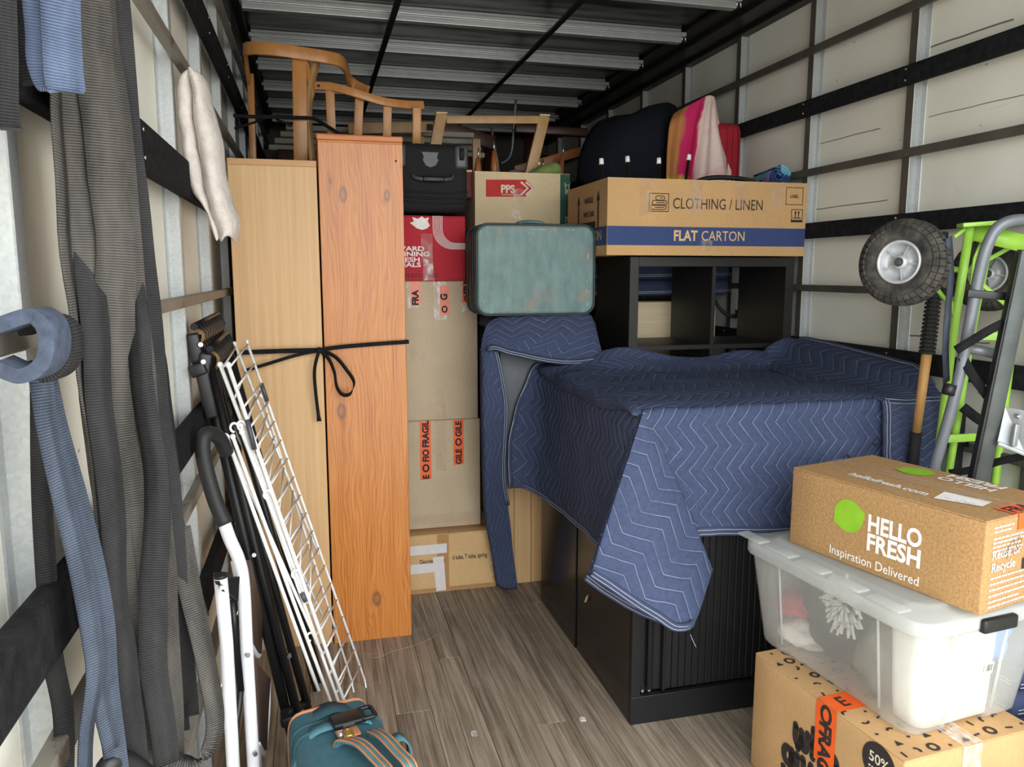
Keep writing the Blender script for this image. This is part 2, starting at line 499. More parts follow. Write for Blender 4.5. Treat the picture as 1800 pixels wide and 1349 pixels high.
    M['bent_pale'] = m_wood('pale_frame', (196,160,112), (164,126,80), (14, 14, 5), rough=.45)
    M['cut_end'] = m_plain('pale_cut_wood', (222,198,152), .6)
    M['birch'] = m_wood('birch_board', (226,208,174), (208,186,148), (1.5, 20, 30))
    M['dark_wood'] = m_wood('dark_stained_wood', (84,46,28), (44,22,14), (10, 10, 5), rough=.4)
    M['mid_wood'] = m_wood('turned_leg_wood', (168,104,56), (128,74,38), (20, 20, 3), rough=.4)
    M['ash'] = m_wood('ash_handle', (208,162,100), (170,120,64), (60, 60, 3), rough=.5)
    t = NT('terry'); c = t.co(); t.set(t.ramp(t.noise(c, 35, 4), [(.3, lin(216,206,197)), (.7, lin(236,228,220))]), .95); t.b.inputs['Specular IOR Level'].default_value = .1
    b1 = t.bump(t.noise(c, 70, 3), .6, .006); t.bump(t.noise(c, 420, 2), .9, .003, b1); M['towel'] = t.m
    t = NT('orange_pine'); c = t.co(); s_ = t.sep(c)
    knots = [(.085, 1.735, .018), (.245, 1.735, .014), (.055, .93, .02), (.17, .17, .020), (.04, 1.78, .008), (.296, 1.84, .004)]
    gx = t.math('ADD', s_[0], t.math('MULTIPLY', t.math('SUBTRACT', t.noise(t.map(c, (3, 3, .55)), 2.0, 3), .5), .17))
    dark = None
    for kx, kz, kr in knots:
        dx = t.math('SUBTRACT', s_[0], kx); dz = t.math('MULTIPLY', t.math('SUBTRACT', s_[2], kz), .55)
        d2 = t.math('ADD', t.math('MULTIPLY', dx, dx), t.math('MULTIPLY', dz, dz))
        r2 = (kr*2.0)**2
        push = t.math('DIVIDE', t.math('MULTIPLY', dx, r2*1.1), t.math('ADD', d2, r2))
        gx = t.math('SUBTRACT', gx, push)
        kk = t.ramp(t.math('SQRT', d2), [(kr*.12, (.35,)*3), (kr*.42, (.5,)*3), (kr*.58, (1,1,1)), (kr*.72, (.8,)*3), (kr*1.05, (0,0,0))])
        dark = kk if dark is None else t.math('MAXIMUM', dark, kk)
    ringv = t.math('SINE', t.math('MULTIPLY', gx, 520.0))
    wide = t.math('SINE', t.math('MULTIPLY', gx, 74.0))
    fine = t.noise(t.map(c, (160, 160, 4)), 1.0, 3)
    f = t.math('ADD', t.math('ADD', t.math('MULTIPLY', ringv, .10), t.math('MULTIPLY', wide, .05)), t.math('MULTIPLY', fine, 1.0))
    cc = t.ramp(f, [(.2, lin(168,96,38)), (.5, lin(196,122,54)), (.8, lin(210,139,70))])
    cc = t.mix(t.math('MULTIPLY', dark, .8), cc, lin(104,72,56))
    t.set(cc, .32); t.bump(f, .05, .001); M['pine'] = t.m
    M['pine_edge'] = m_wood('pine_edge', (206,128,62), (176,98,42), (4, 40, 40), rough=.4)
    t = NT('black_brown_laminate'); c = t.co()
    t.set(t.ramp(t.noise(t.map(c, (2, 40, 40)), 1.0, 4), [(.3, lin(21,19,18)), (.7, lin(33,30,28))]), .45); M['blackbrown'] = t.m
    # cardboard
    M['kraft'] = m_card('kraft_card', (196,156,106)); M['kraft_grey'] = m_card('greyish_card', (200,180,150)); M['kraft_low'] = m_card('brightened_tan_card', (214,176,124)); M['kraft_tan'] = m_card('tan_card', (194,154,105))  # low carton's tan is lightened to make up for dim light deep inside
    M['kraft_pale'] = m_card('pale_card', (222,200,160)); M['red_card'] = m_card('red_card', (186,40,54), .04)
    t = NT('mottled_kraft'); c = t.co()
    mot = t.noise(t.map(c, (1,1,1)), 150, 3, .6)
    t.set(t.ramp(mot, [(.30, lin(152,114,70)), (.70, lin(184,145,96))]), .85); t.bump(t.noise(c, 8, 3), .2, .005); M['kraft_mottle'] = t.m
    # print inks and tapes
    M['ink'] = m_plain('black_ink', (44,38,34), .8); M['ink_blue'] = m_plain('navy_ink', (48,66,112), .8); M['ink_card'] = m_plain('card_coloured_print', (214,178,126), .85)
    M['white_ink'] = m_plain('white_ink', (236,232,226), .8); M['red_ink'] = m_plain('red_ink', (196,52,48), .8); M['green_ink'] = m_plain('dark_green_ink', (44,84,68), .8)
    M['lime_ink'] = m_plain('lime_ink', (136,186,38), .75); M['pale_print'] = m_plain('pale_print', (226,214,196), .85); M['blue_pen'] = m_plain('blue_pen', (62,72,160), .8)
    t = NT('clear_tape')
    tr = t.n.new('ShaderNodeBsdfTransparent'); tr.inputs[0].default_value = (.97,.93,.86,1); mx = t.n.new('ShaderNodeMixShader')
    t.set((.78,.74,.68), .18); t.bump(t.noise(t.map(t.co(), (3,3,1)), 14, 3), .5, .002)
    t.t.links.new(t.ramp(t.noise(t.co(), 24, 2), [(.4, (.08,)*3), (.75, (.34,)*3)]), mx.inputs[0]); t.t.links.new(tr.outputs[0], mx.inputs[1]); t.t.links.new(t.b.outputs[0], mx.inputs[2]); t.t.links.new(mx.outputs[0], t.out.inputs[0]); M['clear_tape'] = t.m
    t = NT('crinkled_clear_tape')
    tr = t.n.new('ShaderNodeBsdfTransparent'); mx = t.n.new('ShaderNodeMixShader')
    t.set((.86,.82,.78), .2); t.bump(t.noise(t.co(), 32, 3), 1.0, .004)
    t.t.links.new(t.ramp(t.noise(t.map(t.co(), (1,1,.5)), 42, 3), [(.40, (.12,)*3), (.66, (.72,)*3)]), mx.inputs[0]); t.t.links.new(tr.outputs[0], mx.inputs[1]); t.t.links.new(t.b.outputs[0], mx.inputs[2]); t.t.links.new(mx.outputs[0], t.out.inputs[0]); M['crinkle'] = t.m
    M['white_tape'] = m_plain('white_tape', (222,216,212), .6, 0, .05, 30, .2); M['brown_tape'] = m_plain('brown_tape', (178,132,82), .35)
    M['orange_tape'] = m_plain('orange_tape', (240,98,34), .4); M['orange_faded'] = m_plain('faded_orange_tape', (232,120,92), .4)
    # plastics, metals, fabrics
    M['black_gloss'] = m_plain('black_lacquered_steel', (22,21,21), .2, .0, .1, 6); M['black_steel'] = m_plain('black_steel', (26,26,27), .38, .2)
    M['slat_black'] = m_plain('black_tambour', (20,20,21), .45); M['grey_panel'] = m_plain('dark_grey_panel', (74,78,84), .5)
    M['black_plastic'] = m_plain('black_plastic', (24,24,25), .45); M['black_fabric'] = m_plain('black_fabric', (22,22,23), .85, 0, .2, 60, .4); M['rubber'] = m_plain('black_rubber', (26,26,26), .75)
    M['grey_plastic'] = m_plain('grey_plastic', (72,74,76), .4); M['chrome'] = m_plain('bright_steel', (206,208,210), .25, .9); M['zinc'] = m_plain('zinc_plate', (160,164,166), .5, .6)
    t = NT('tyre_rubber'); c = t.co(); t.set(t.ramp(t.noise(c, 25, 5, .7), [(.35, lin(30,29,28)), (.75, lin(86,80,72))]), .85); t.bump(t.noise(c, 90, 3), .3, .001); M['tyre'] = t.m
    M['rim'] = m_plain('grey_cast_rim', (176,178,180), .45, .3); M['lime'] = m_plain('lime_paint', (152,200,74), .35, .0, .12, 12); M['grey_tube'] = m_plain('grey_painted_tube', (112,116,122), .38, .2)
    M['olive_steel'] = m_plain('worn_dark_steel', (74,78,76), .5, .4, .3, 10); M['white_paint'] = m_plain('white_paint', (232,232,236), .35); M['white_wire'] = m_plain('white_coated_wire', (242,240,236), .45)
    M['step_brown'] = m_plain('dark_brown_tread', (62,44,34), .6); M['canvas'] = m_plain('brown_canvas', (128,100,66), .9, 0, .15, 60, .4)
    M['cap_white'] = m_plain('white_cap', (236,234,228), .5); M['white_cotton'] = m_plain('white_cotton', (226,217,209), .95)
    M['red_fabric'] = m_plain('red_fabric', (160,26,40), .8, 0, .12, 40, .3); M['green_cloth'] = m_plain('sage_cloth', (142,158,92), .9, 0, .15, 20, .3); M['blue_cloth'] = m_plain('blue_cloth', (30,84,140), .9)
    M['grey_cloth'] = m_plain('grey_cloth', (104,100,92), .9); M['dark_red'] = m_plain('dark_red_card', (112,42,36), .7); M['mattress'] = m_plain('pale_ticking', (170,164,150), .9)
    M['teal'] = m_plain('teal_nylon', (64,106,118), .75, 0, .1, 50, .3); M['teal_dark'] = m_plain('dark_teal_nylon', (48,82,92), .8, 0, .1, 50, .3); M['teal_web'] = m_plain('teal_webbing', (82,130,140), .8, 0, .1, 90, .3)
    M['tan'] = m_plain('tan_leather', (196,130,88), .6); M['brass'] = m_plain('brass', (202,170,92), .35, .8); M['rope'] = m_plain('yellow_cord', (206,190,120), .8)
    M['dark_leather'] = m_plain('dark_trim', (44,52,52), .5, 0, .2, 40, .2); M['foam_grip'] = m_plain('black_grip', (34,34,35), .6)
    t = NT('worn_teal_leatherette'); c = t.co()
    wear = t.ramp(t.noise(t.map(c, (1,1,1)), 7, 6, .7), [(.54, (0,0,0)), (.66, (1,1,1))]); fl = t.ramp(t.noise(c, 26, 3), [(.70, (0,0,0)), (.76, (1,1,1))])
    cc = t.mix(t.math('MULTIPLY', wear, .55), t.ramp(t.noise(t.map(c, (2.5,1,1)), 10, 5), [(.3, lin(80,107,106)), (.7, lin(106,132,129))]), lin(140,118,98))
    t.set(t.mix(t.math('MULTIPLY', fl, .5), cc, lin(188,198,194)), .5); t.bump(t.noise(c, 200, 2), .2, .001); M['teal_case'] = t.m
    # frosted polypropylene: milky sheet that lets part of the light straight through
    def frosted(nm, op, rgb=(222,226,224)):
        t = NT(nm); tr = t.n.new('ShaderNodeBsdfTransparent'); tl = t.n.new('ShaderNodeBsdfTranslucent'); m1 = t.n.new('ShaderNodeMixShader'); m2 = t.n.new('ShaderNodeMixShader')
        tl.inputs[0].default_value = (*lin(*rgb), 1); t.set(lin(*rgb), .3)
        m1.inputs[0].default_value = .45; t.t.links.new(t.b.outputs[0], m1.inputs[1]); t.t.links.new(tl.outputs[0], m1.inputs[2])
        m2.inputs[0].default_value = op; t.t.links.new(tr.outputs[0], m2.inputs[1]); t.t.links.new(m1.outputs[0], m2.inputs[2]); t.t.links.new(m2.outputs[0], t.out.inputs[0]); return t.m
    M['tub'] = frosted('frosted_tub', .27, (232,230,222)); M['tub_lid'] = frosted('frosted_lid', .42, (232,234,230))
    # tie dye throw : colour by position across the cloth
    t = NT('tie_dye'); uv = t.co('UV'); s_ = t.sep(uv)
    f = t.math('ADD', s_[0], t.math('MULTIPLY', t.math('SUBTRACT', t.noise(uv, 4.5, 3), .5), .22))
    cc = t.ramp(f, [(.0, lin(190,128,72)), (.20, lin(186,120,70)), (.27, lin(200,32,96)), (.50, lin(196,28,92)), (.56, lin(228,200,190)), (1, lin(232,214,204))])
    low = t.ramp(t.math('ADD', s_[1], t.math('MULTIPLY', t.math('SUBTRACT', t.noise(uv, 9, 2), .5), .2)), [(.80, (0,0,0)), (.86, (1,1,1))])
    lowm = t.math('MULTIPLY', low, t.ramp(f, [(.42, (1,1,1)), (.47, (0,0,0))]))
    cc = t.mix(lowm, cc, lin(202,172,44)); pk = t.ramp(t.noise(uv, 7, 3), [(.55, (0,0,0)), (.68, (1,1,1))])
    cc = t.mix(t.math('MULTIPLY', t.math('MULTIPLY', pk, t.ramp(f, [(.56, (0,0,0)), (.62, (1,1,1))])), .5), cc, lin(214,140,150))
    t.set(cc, .9); t.bump(t.noise(uv, 60, 3), .3, .004); M['tiedye'] = t.m
    t = NT('blue_patterned_cloth'); c = t.co(); v = t.voro(c, 22, 'F1', 'Color')
    t.set(t.ramp(t.sep(v)[0], [(.0, lin(40,58,110)), (.35, lin(96,168,190)), (.7, lin(120,180,200)), (.9, lin(150,110,160))], 'CONSTANT'), .9); M['roll'] = t.m
    M['blue_light'] = m_plain('light_blue_cloth', (110,160,222), .9); M['white_noodle'] = m_plain('duster_noodle', (206,206,200), .95); M['tray_white'] = m_plain('white_tray', (240,238,232), .4); M['grey_scuff'] = m_plain('pale_scuff', (160,172,168), .8); M['pale_plastic'] = m_plain('pale_grey_plastic', (186,192,200), .4)
    return M
M = build_mats()

# ================================================================ SETTING
Y0, Y1 = 0.12, 7.0
XL, XR = -0.366, 2.116          # wall sheets
ZC = 2.668
def struct(name, mb, mat, parent=None, **k):
    o = mesh(name, mb, mat, parent, **k)
    if not parent: o['kind'] = 'structure'
    return o

# floor: base sheet and single planks running along the truck
floor = struct('floor', MB().box((XL, Y0, -.06), (XR, Y1, -.012)), M['dark_metal'])
edges = [-.366, -.27, -.165, -.06, .045, .13, .216, .336, .412, .495, .582, .648, .757, .866, .95, 1.06, 1.17, 1.28, 1.39, 1.5, 1.61, 1.72, 1.83, 1.94, 2.03, 2.116]
for i in range(len(edges)-1):
    x0, x1 = edges[i], edges[i+1]; w = x1-x0
    ys = [Y0, random.uniform(.7, 1.6), (random.uniform(2.1, 3.2) if i in (6, 8, 11, 13) else random.uniform(3.5, 4.2)), random.uniform(4.9, 5.8), Y1]
    for j in range(4):
        mb = MB(); L = ys[j+1]-ys[j]
        mb.box((-w/2+.0006, 0, -.012), (w/2-.0006, L-.001, random.uniform(-.0006, .0)))
        o = mesh('plank', mb, M['plank'], None, bevel=.0012, seg=1)
        o.parent = floor; o.location = ((x0+x1)/2, ys[j], 0)

def hat_stud(mb, x_wall, x_face, yc, z0, z1):
    """pressed top-hat section: two flanges on the sheet and a raised web"""
    s_ = 1 if x_face > x_wall else -1
    mb.box((min(x_wall, x_face), yc-.018, z0), (max(x_wall, x_face), yc+.018, z1))
    a, b = x_wall, x_wall + s_*.004
    mb.box((min(a,b), yc-.042, z0), (max(a,b), yc+.042, z1))

def wall(name, x_sheet, x_out, x_face, stud_y, battens, rails, rail_face, bat_face, sgn):
    w = struct(name, MB().box((min(x_sheet, x_out), Y0, 0), (max(x_sheet, x_out), Y1, ZC)), M['panel'])
    for y in stud_y:
        mb = MB(); hat_stud(mb, x_sheet, x_face, y, 0, 2.63); sd = mesh('stud', mb, M['galv'], w, bevel=.002, seg=1)
        if sgn < 0: mesh('stud_face', MB().box((x_face-.0012, y-.0175, 0), (x_face, y+.0175, 2.62)), M['batten_dark'], sd)
    for z0, z1 in battens:
        mb = MB().box((min(x_face, bat_face), Y0, z0), (max(x_face, bat_face), Y1, z1)); mesh('batten', mb, M['batten' if sgn > 0 else 'batten_dark'], w, bevel=.002, seg=1)
    for z0, z1 in rails:
        mb = MB().box((min(x_face, rail_face), Y0, z0), (max(x_face, rail_face), Y1, z1)); r_ = mesh('carpeted_rail', mb, M['carpet'], w, bevel=.006)
        for y in stud_y:
            for zz in (.22, .78):
                if y < 5.2:
                    z = z0 + (z1-z0)*zz
                    mb = MB().cyl((rail_face, y, z), (rail_face+sgn*.0025, y, z), .0042, 8); mesh('screw', mb, M['chrome'], r_)
    return w
stud_r = [2.44 + .595*k for k in range(-3, 8)]
stud_l = [1.633 + .595*k for k in range(-2, 9)]
wr = wall('wall_right', XR, XR+.03, 2.08, stud_r, [(.36,.39), (.866,.894), (1.372,1.400), (1.860,1.890), (2.362,2.394)], [(1.098,1.172), (1.596,1.662), (2.110,2.178), (.60,.67)], 2.055, 2.064, -1)
wl = wall('wall_left', XL, XL-.03, -.33, stud_l, [(.36,.39), (.868,.896), (1.366,1.392), (1.985,2.012), (2.475,2.502)], [(1.005,1.085), (1.645,1.738), (2.205,2.29), (.55,.63)], -.300, -.306, 1)
# long rub marks on the right wall
def scuff(y0, z0, y1, z1, w):
    mb = MB(); n = 8
    pts = [(y0+(y1-y0)*k/n, z0+(z1-z0)*k/n + random.uniform(-.0012, .0012)) for k in range(n+1)]
    fm = flatmap((XR, 0, 0), (0, -1, 0), (0, 0, 1), .0006)
    line2(mb, [(-a, b) for a, b in pts], w, fm); mesh('scuff_mark', mb, M['batten'], wr)
scuff(2.463, 2.232, 2.064, 2.223, 0.006)
scuff(3.004, 1.997, 2.626, 1.996, 0.0035)
scuff(3.015, 1.722, 2.563, 1.723, 0.004)
scuff(2.386, 1.993, 2.004, 1.988, 0.003)
scuff(2.455, 1.223, 2.289, 1.224, 0.006)
scuff(2.158, 1.219, 2.049, 1.224, 0.004)
wb = struct('wall_back', MB().box((XL, Y1, 0), (XR, Y1+.03, ZC)), M['bulkhead'])
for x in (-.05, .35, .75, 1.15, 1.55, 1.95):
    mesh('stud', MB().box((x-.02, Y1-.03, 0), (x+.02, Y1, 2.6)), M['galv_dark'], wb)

ceil = struct('ceiling', MB().box((XL, Y0, ZC), (XR, Y1, ZC+.02)), M['roof'])
for k in range(-6, 8):
    y = 3.27 + .53*k
    if y < Y0+.05 or y > Y1-.05: continue
    mb = MB(); x0, x1 = -.262, 1.842
    mb.box((x0, y-.022, 2.600), (x1, y+.022, 2.622))
    mb.box((x0-.01, y-.034, 2.628), (x1+.02, y+.034, 2.648))
    mb.box((x0, y-.016, 2.62), (x1, y+.016, ZC))
    o = mesh('roof_bow', mb, M['galv'], ceil, bevel=.003, seg=2)
    for x in (x1+.012, x1+.03):
        mesh('rivet', MB().cyl((x, y, 2.612), (x, y, 2.648), .004, 8), M['chrome'], o)
for x in (.39, 1.145):
    mesh('roof_strip', MB().box((x-.014, Y0, 2.588), (x+.014, Y1, 2.600)), M['dark_metal'], ceil, bevel=.002)
for s_, xa, xb in (('r', 1.86, XR), ('l', XL, -.275)):
    mb = MB()
    mb.box((xa, Y0, 2.645), (xb, Y1, ZC))
    if s_ == 'r': mb.box((1.95, Y0, 2.622), (XR, Y1, 2.655)); mb.box((2.06, Y0, 2.60), (XR, Y1, 2.622))
    else: mb.box((XL, Y0, 2.60), (-.31, Y1, 2.655))
    mesh('cant_rail', mb, M['dark_metal'], ceil, bevel=.004)

# ================================================================ CARTONS
def carton(name, label, loc, rz, size, mat, group=None, cat='box', open_top=False, wall_t=.006):
    w, d, h = size
    t = thing(name, label, cat, loc, rz, group)
    mb = MB()
    if open_top:
        for a, b in (((0,0,0),(w,wall_t,h)), ((0,d-wall_t,0),(w,d,h)), ((0,wall_t,0),(wall_t,d-wall_t,h)), ((w-wall_t,wall_t,0),(w,d-wall_t,h)), ((wall_t,wall_t,0),(w-wall_t,d-wall_t,wall_t))):
            mb.box(a, b)
        body = mesh('body', mb, mat, t, local=True)
    else:
        nx_, ny_ = 7, 7
        mb.rbox((0,0,0), (w,d,h-.004), .004, 2)
        bmesh.ops.subdivide_edges(mb.bm, edges=[e_ for e_ in mb.bm.edges if e_.calc_length() > .15], cuts=5, use_grid_fill=True)
        for v in mb.bm.verts:      # slack in the faces of a used box
            c = v.co; f = math.sin(PI*min(1, max(0, c.x/w)))*math.sin(PI*min(1, max(0, c.z/h)))
            if c.y < .01 or c.y > d-.01: c.y += abs(f*nz(c, 7, w))*.004*(1 if c.y < .01 else -1)
        body = mesh('body', mb, mat, t, local=True)
        for a, b in (((.001, .001, h-.004), (w-.001, d/2-.0012, h)), ((.001, d/2+.0012, h-.004), (w-.001, d-.001, h-.0004))) if w >= d else (((.001, .001, h-.004), (w/2-.0012, d-.001, h)), ((w/2+.0012, .001, h-.004), (w-.001, d-.001, h-.0004))):
            mesh('flap', MB().box(a, b), mat, t, local=True, bevel=.001, seg=1)
    return t
def decal(name, t, mat, fn, label=None):
    mb = MB(); fn(mb)
    return mesh(name, mb, mat, t, local=True, norm=False, label=label)
def front(t_size, lift=.0012):   # map on the -y face; a to the right, b up
    return flatmap((0, 0, 0), (1, 0, 0), (0, 0, 1), lift)

def fragile_tape(t, x, z0, z1, w, fm_of, texts, mat='orange_tape', name='fragile_tape', flip=False, size=.8):
    """vertical orange strip with black lettering running up it"""
    decal(name, t, M[mat], lambda mb: poly2(mb, [(x-w/2, z0), (x+w/2, z0+.004), (x+w/2, z1), (x-w/2, z1-.003)], fm_of(.0016)))
    def ink(mb):
        fm = fm_of(.0022)
        for s_, z in texts:
            if s_ == 'o':
                cx = x; r = w*.25
                ring2(mb, cx, z, r, r*1.25, w*.16, fm, 14)
            elif flip: text_mesh(mb, s_, w*size, fm, (x-w*.26, z), bold=.02, rot=-PI/2, sx=.95)
            else: text_mesh(mb, s_, w*size, fm, (x+w*.28, z), bold=.045, rot=PI/2, sx=.95)
    decal('lettering', t, M['ink'], ink)

# ---- centre stack behind the pine bookcase
t = carton('cardboard_box', 'low brown carton on the floor with white tape strips, bottom of the stack', (.345, 3.37, 0), 0, (.434, .55, .277), M['kraft_low'], 'cartons stacked beside the pine bookcase')
F = lambda l: flatmap((-.345, 0, 0), (1,0,0), (0,0,1), l)
decal('packing_tape', t, M['brown_tape'], lambda mb: (rect2(mb, .505, .0, .558, .275, F(.0010))), 'brown tape')
decal('packing_tape', t, M['brown_tape'], lambda mb: rect2(mb, .35, .005, .775, .022, F(.0011)))
def ink(mb):
    text_mesh(mb, 'Description Ma', .030, F(.0014), (.425, .142), sx=.62, bold=.015); text_mesh(mb, 'd tube, T tube, spring', .030, F(.0014), (.575, .150), sx=.62, bold=.015)
decal('lettering', t, M['ink'], ink)
for q in (((.347, .186), (.549, .186), (.549, .231), (.347, .229)), ((.347, .098), (.495, .098), (.495, .143), (.347, .143))):
    decal('white_tape', t, M['white_tape'], lambda mb: poly2(mb, q, F(.0020)), 'white tape strip')
decal('white_tape', t, M['white_tape'], lambda mb: poly2(mb, [(.498, .006), (.543, .008), (.534, .172), (.483, .170)], F(.0026)), 'white tape strip')
decal('packing_tape', t, M['brown_tape'], lambda mb: rect2(mb, .0, .045, .434, .10, flatmap((0,0,.277), (1,0,0), (0,1,0), .001)))
for z in (.05, .11, .16, .225):
    decal('torn_patch', t, M['kraft_pale'], lambda mb: poly2(mb, [(.752, z), (.762, z+.004), (.766, z+.013), (.757, z+.017), (.749, z+.01)], F(.0012)))

t = carton('cardboard_box', 'greyish carton with two orange fragile tapes, second from the floor', (.345, 3.45, .279), 0, (.379, .45, .508), M['kraft_grey'], 'cartons stacked beside the pine bookcase')
F = lambda l: flatmap((-.345, 0, -.279), (1,0,0), (0,0,1), l)
fragile_tape(t, .470, .512, .786, .050, F, [('E', .517), ('o', .567), ('FIO', .597), ('FRAGIL', .665)])
fragile_tape(t, .622, .573, .786, .048, F, [('GILE', .576), ('o', .681), ('GILE', .706)])
decal('packing_tape', t, M['clear_tape'], lambda mb: rect2(mb, .518, .55, .565, .786, F(.0014)))
decal('packing_tape', t, M['clear_tape'], lambda mb: rect2(mb, .40, .30, .70, .345, F(.0013)))
t = carton('cardboard_box', 'tall plain greyish carton under the red box, third from the floor', (.345, 3.45, .788), 0, (.370, .45, .628), M['kraft_grey'], 'cartons stacked beside the pine bookcase')
F = lambda l: flatmap((-.345, 0, -.788), (1,0,0), (0,0,1), l)
for x, z0, z1, w in ((.425, 1.295, 1.412, .05), (.545, 1.24, 1.412, .055), (.668, 1.27, 1.412, .05)):
    decal('packing_tape', t, M['crinkle'], lambda mb: poly2(mb, [(x-w/2, z0), (x+w/2+.004, z0+.006), (x+w/2, z1), (x-w/2-.003, z1)], F(.0013)), 'crinkled clear tape')
fragile_tape(t, .436, 1.305, 1.412, .044, F, [('FRA', 1.31)], 'orange_faded', size=.9)
fragile_tape(t, .565, 1.262, 1.395, .042, F, [('o', 1.29), ('G', 1.33)], 'orange_faded', size=1.0)
fragile_tape(t, .668, 1.318, 1.412, .042, F, [('o', 1.338), ('FRA', 1.356)], 'orange_tape', size=.95)
decal('packing_tape', t, M['clear_tape'], lambda mb: poly2(mb, [(.51, .795), (.57, .795), (.555, .93), (.53, .93)], F(.0013)))
decal('packing_tape', t, M['clear_tape'], lambda mb: poly2(mb, [(.41, 1.05), (.47, 1.05), (.48, 1.10), (.41, 1.11)], F(.0013)))
t = carton('red_meal_box', 'red printed carton with white curved lines, under the black suitcase', (.345, 3.43, 1.417), 0, (.314, .36, .280), M['red_card'], 'cartons stacked beside the pine bookcase')
F = lambda l: flatmap((-.345, 0, -1.417), (1,0,0), (0,0,1), l)
def ink(mb):
    for (xr, z), s_ in zip([(0.476, 1.549), (0.498, 1.526), (0.455, 1.502), (0.46, 1.48)], ('AWARD', 'WINNING', 'FRESH', 'MEALS')):
        text_mesh(mb, s_, .027, F(.0014), (xr, z-.003), 'RIGHT', bold=.03, sx=1.5)
    for k in range(8):         # the fan of white lines: down, round the corner and off to the right
        o_ = k*.0058; r_ = .085 - o_*.6
        pts = [(.515+o_, 1.697), (.515+o_, 1.64)] + [(.515+o_+r_*(1-math.cos(a)), 1.64-r_*math.sin(a)) for a in [PI/2*q/8 for q in range(1, 9)]] + [(.658, 1.64-r_)]
        line2(mb, pts, .0022, F(.0013))
decal('lettering', t, M['white_ink'], ink)
decal('printed_emblem', t, M['white_ink'], lambda mb: poly2(mb, [(.415,1.665),(.432,1.672),(.425,1.69),(.45,1.683),(.468,1.694),(.478,1.685),(.498,1.69),(.492,1.672),(.502,1.655),(.488,1.642),(.468,1.636),(.445,1.642),(.432,1.652)], F(.0014)))
def ink(mb):
    for z in (1.432, 1.442):
        for k in range(12): rect2(mb, .355+k*.0155, z, .355+k*.0155+random.uniform(.007, .013), z+.004, F(.0013))
decal('small_print', t, M['ink'], ink)
decal('packing_tape', t, M['crinkle'], lambda mb: poly2(mb, [(.468, 1.418), (.518, 1.418), (.512, 1.498), (.47, 1.515)], F(.0018)))
decal('packing_tape', t, M['clear_tape'], lambda mb: rect2(mb, .462, 1.50, .512, 1.62, F(.0017)))

# black suitcase lying on the red box, its end towards the door
t = thing('suitcase', 'black fabric suitcase lying on the red carton beside the pine bookcase', 'suitcase', (.35, 3.40, 1.70))
mb = MB().rbox((0,0,.012), (.318,.52,.300), .035, 4); mesh('shell', mb, M['black_fabric'], t, local=True)
mb = MB()
for z in (.055, .075, .098): mb.tube(catmull([(.0,-.003,z), (.10,-.006,z-.006), (.22,-.006,z-.008), (.318,-.002,z)], 6), .004, 6)
mesh('piping', mb, M['black_fabric'], t, local=True)
mb = MB().tube(catmull([(.075,-.002,.165), (.09,-.018,.150), (.16,-.026,.143), (.235,-.018,.150), (.25,-.002,.165)], 6), .0085, 8); h = mesh('handle', mb, M['grey_plastic'], t, local=True)
mesh('handle_grip', MB().rbox((.115,-.034,.135), (.21,-.014,.158), .006, 2), M['black_plastic'], h, local=True)
mb = MB().prism([(.115,.262),(.19,.262),(.183,.238),(.19,.228),(.176,.205),(.152,.196),(.132,.205),(.119,.228),(.124,.240)], lambda a, b: (a, -.004, b), lambda a, b: (a, .004, b)); mesh('badge_plate', mb, M['grey_plastic'], t, local=True, bevel=.002)
for x in (.287, .02):
    mb = MB().rbox((x-.03,-.012,.195), (x+.03,.05,.292), .014, 3); g = mesh('wheel_housing', mb, M['grey_plastic'], t, local=True)
    mb = MB().cyl((x-.009,-.008,.255), (x+.009,-.008,.255), .026, 20); w_ = mesh('wheel', mb, M['rubber'], g, local=True)

# carton with the red arrow print
t = carton('cardboard_box', 'pale moving carton with red arrow print and green side band, behind the teal suitcase', (.742, 3.62, 1.252), 0, (.462, .40, .665), M['kraft_pale'], None, open_top=True)
F = lambda l: flatmap((-.742, 0, -1.252), (1,0,0), (0,0,1), l)
A0 = [(0.794, 1.88), (0.794, 1.802)]
A1 = [(0.986, 1.885), (1.027, 1.847), (0.986, 1.807)]
A2 = [(0.87, 1.822), (0.952, 1.824), (0.952, 1.871)]
A3 = [(1.156, 1.914), (1.208, 1.915), (1.216, 1.668), (1.164, 1.667)]
A4 = [(0.958, 1.874), (0.977, 1.874), (1.002, 1.846), (0.977, 1.814), (0.958, 1.814), (0.983, 1.846)]
A5 = [(0.972, 1.885), (0.991, 1.875)]
A6 = [(0.933, 1.722)]
A7 = [(1.185, 1.854)]
A8 = [(1.19, 1.689)]
decal('printed_arrow', t, M['red_ink'], lambda mb: poly2(mb, [A0[0], A1[0], A1[1], A1[2], A0[1]][::-1], F(.0012)))
def ink(mb):
    text_mesh(mb, 'PPS', .050, F(.0020), (A2[0][0]-.004, A2[0][1]+.001), bold=.04, sx=.92)
    for dx in (0, .024):
        c = [(a+dx, b) for a, b in A4]; line2(mb, [(c[0][0]+.004, c[0][1]), (c[2][0]-.006, c[2][1]), (c[4][0]+.004, c[4][1])], .010, F(.0020))
    for k in range(9): rect2(mb, A2[0][0]+k*.0105, A2[0][1]-.010, A2[0][0]+k*.0105+.007, A2[0][1]-.006, F(.0020))
decal('lettering', t, M['pale_print'], ink)
decal('printed_band', t, M['green_ink'], lambda mb: rect2(mb, A3[0][0], 1.26, 1.2035, 1.915, F(.0012)))
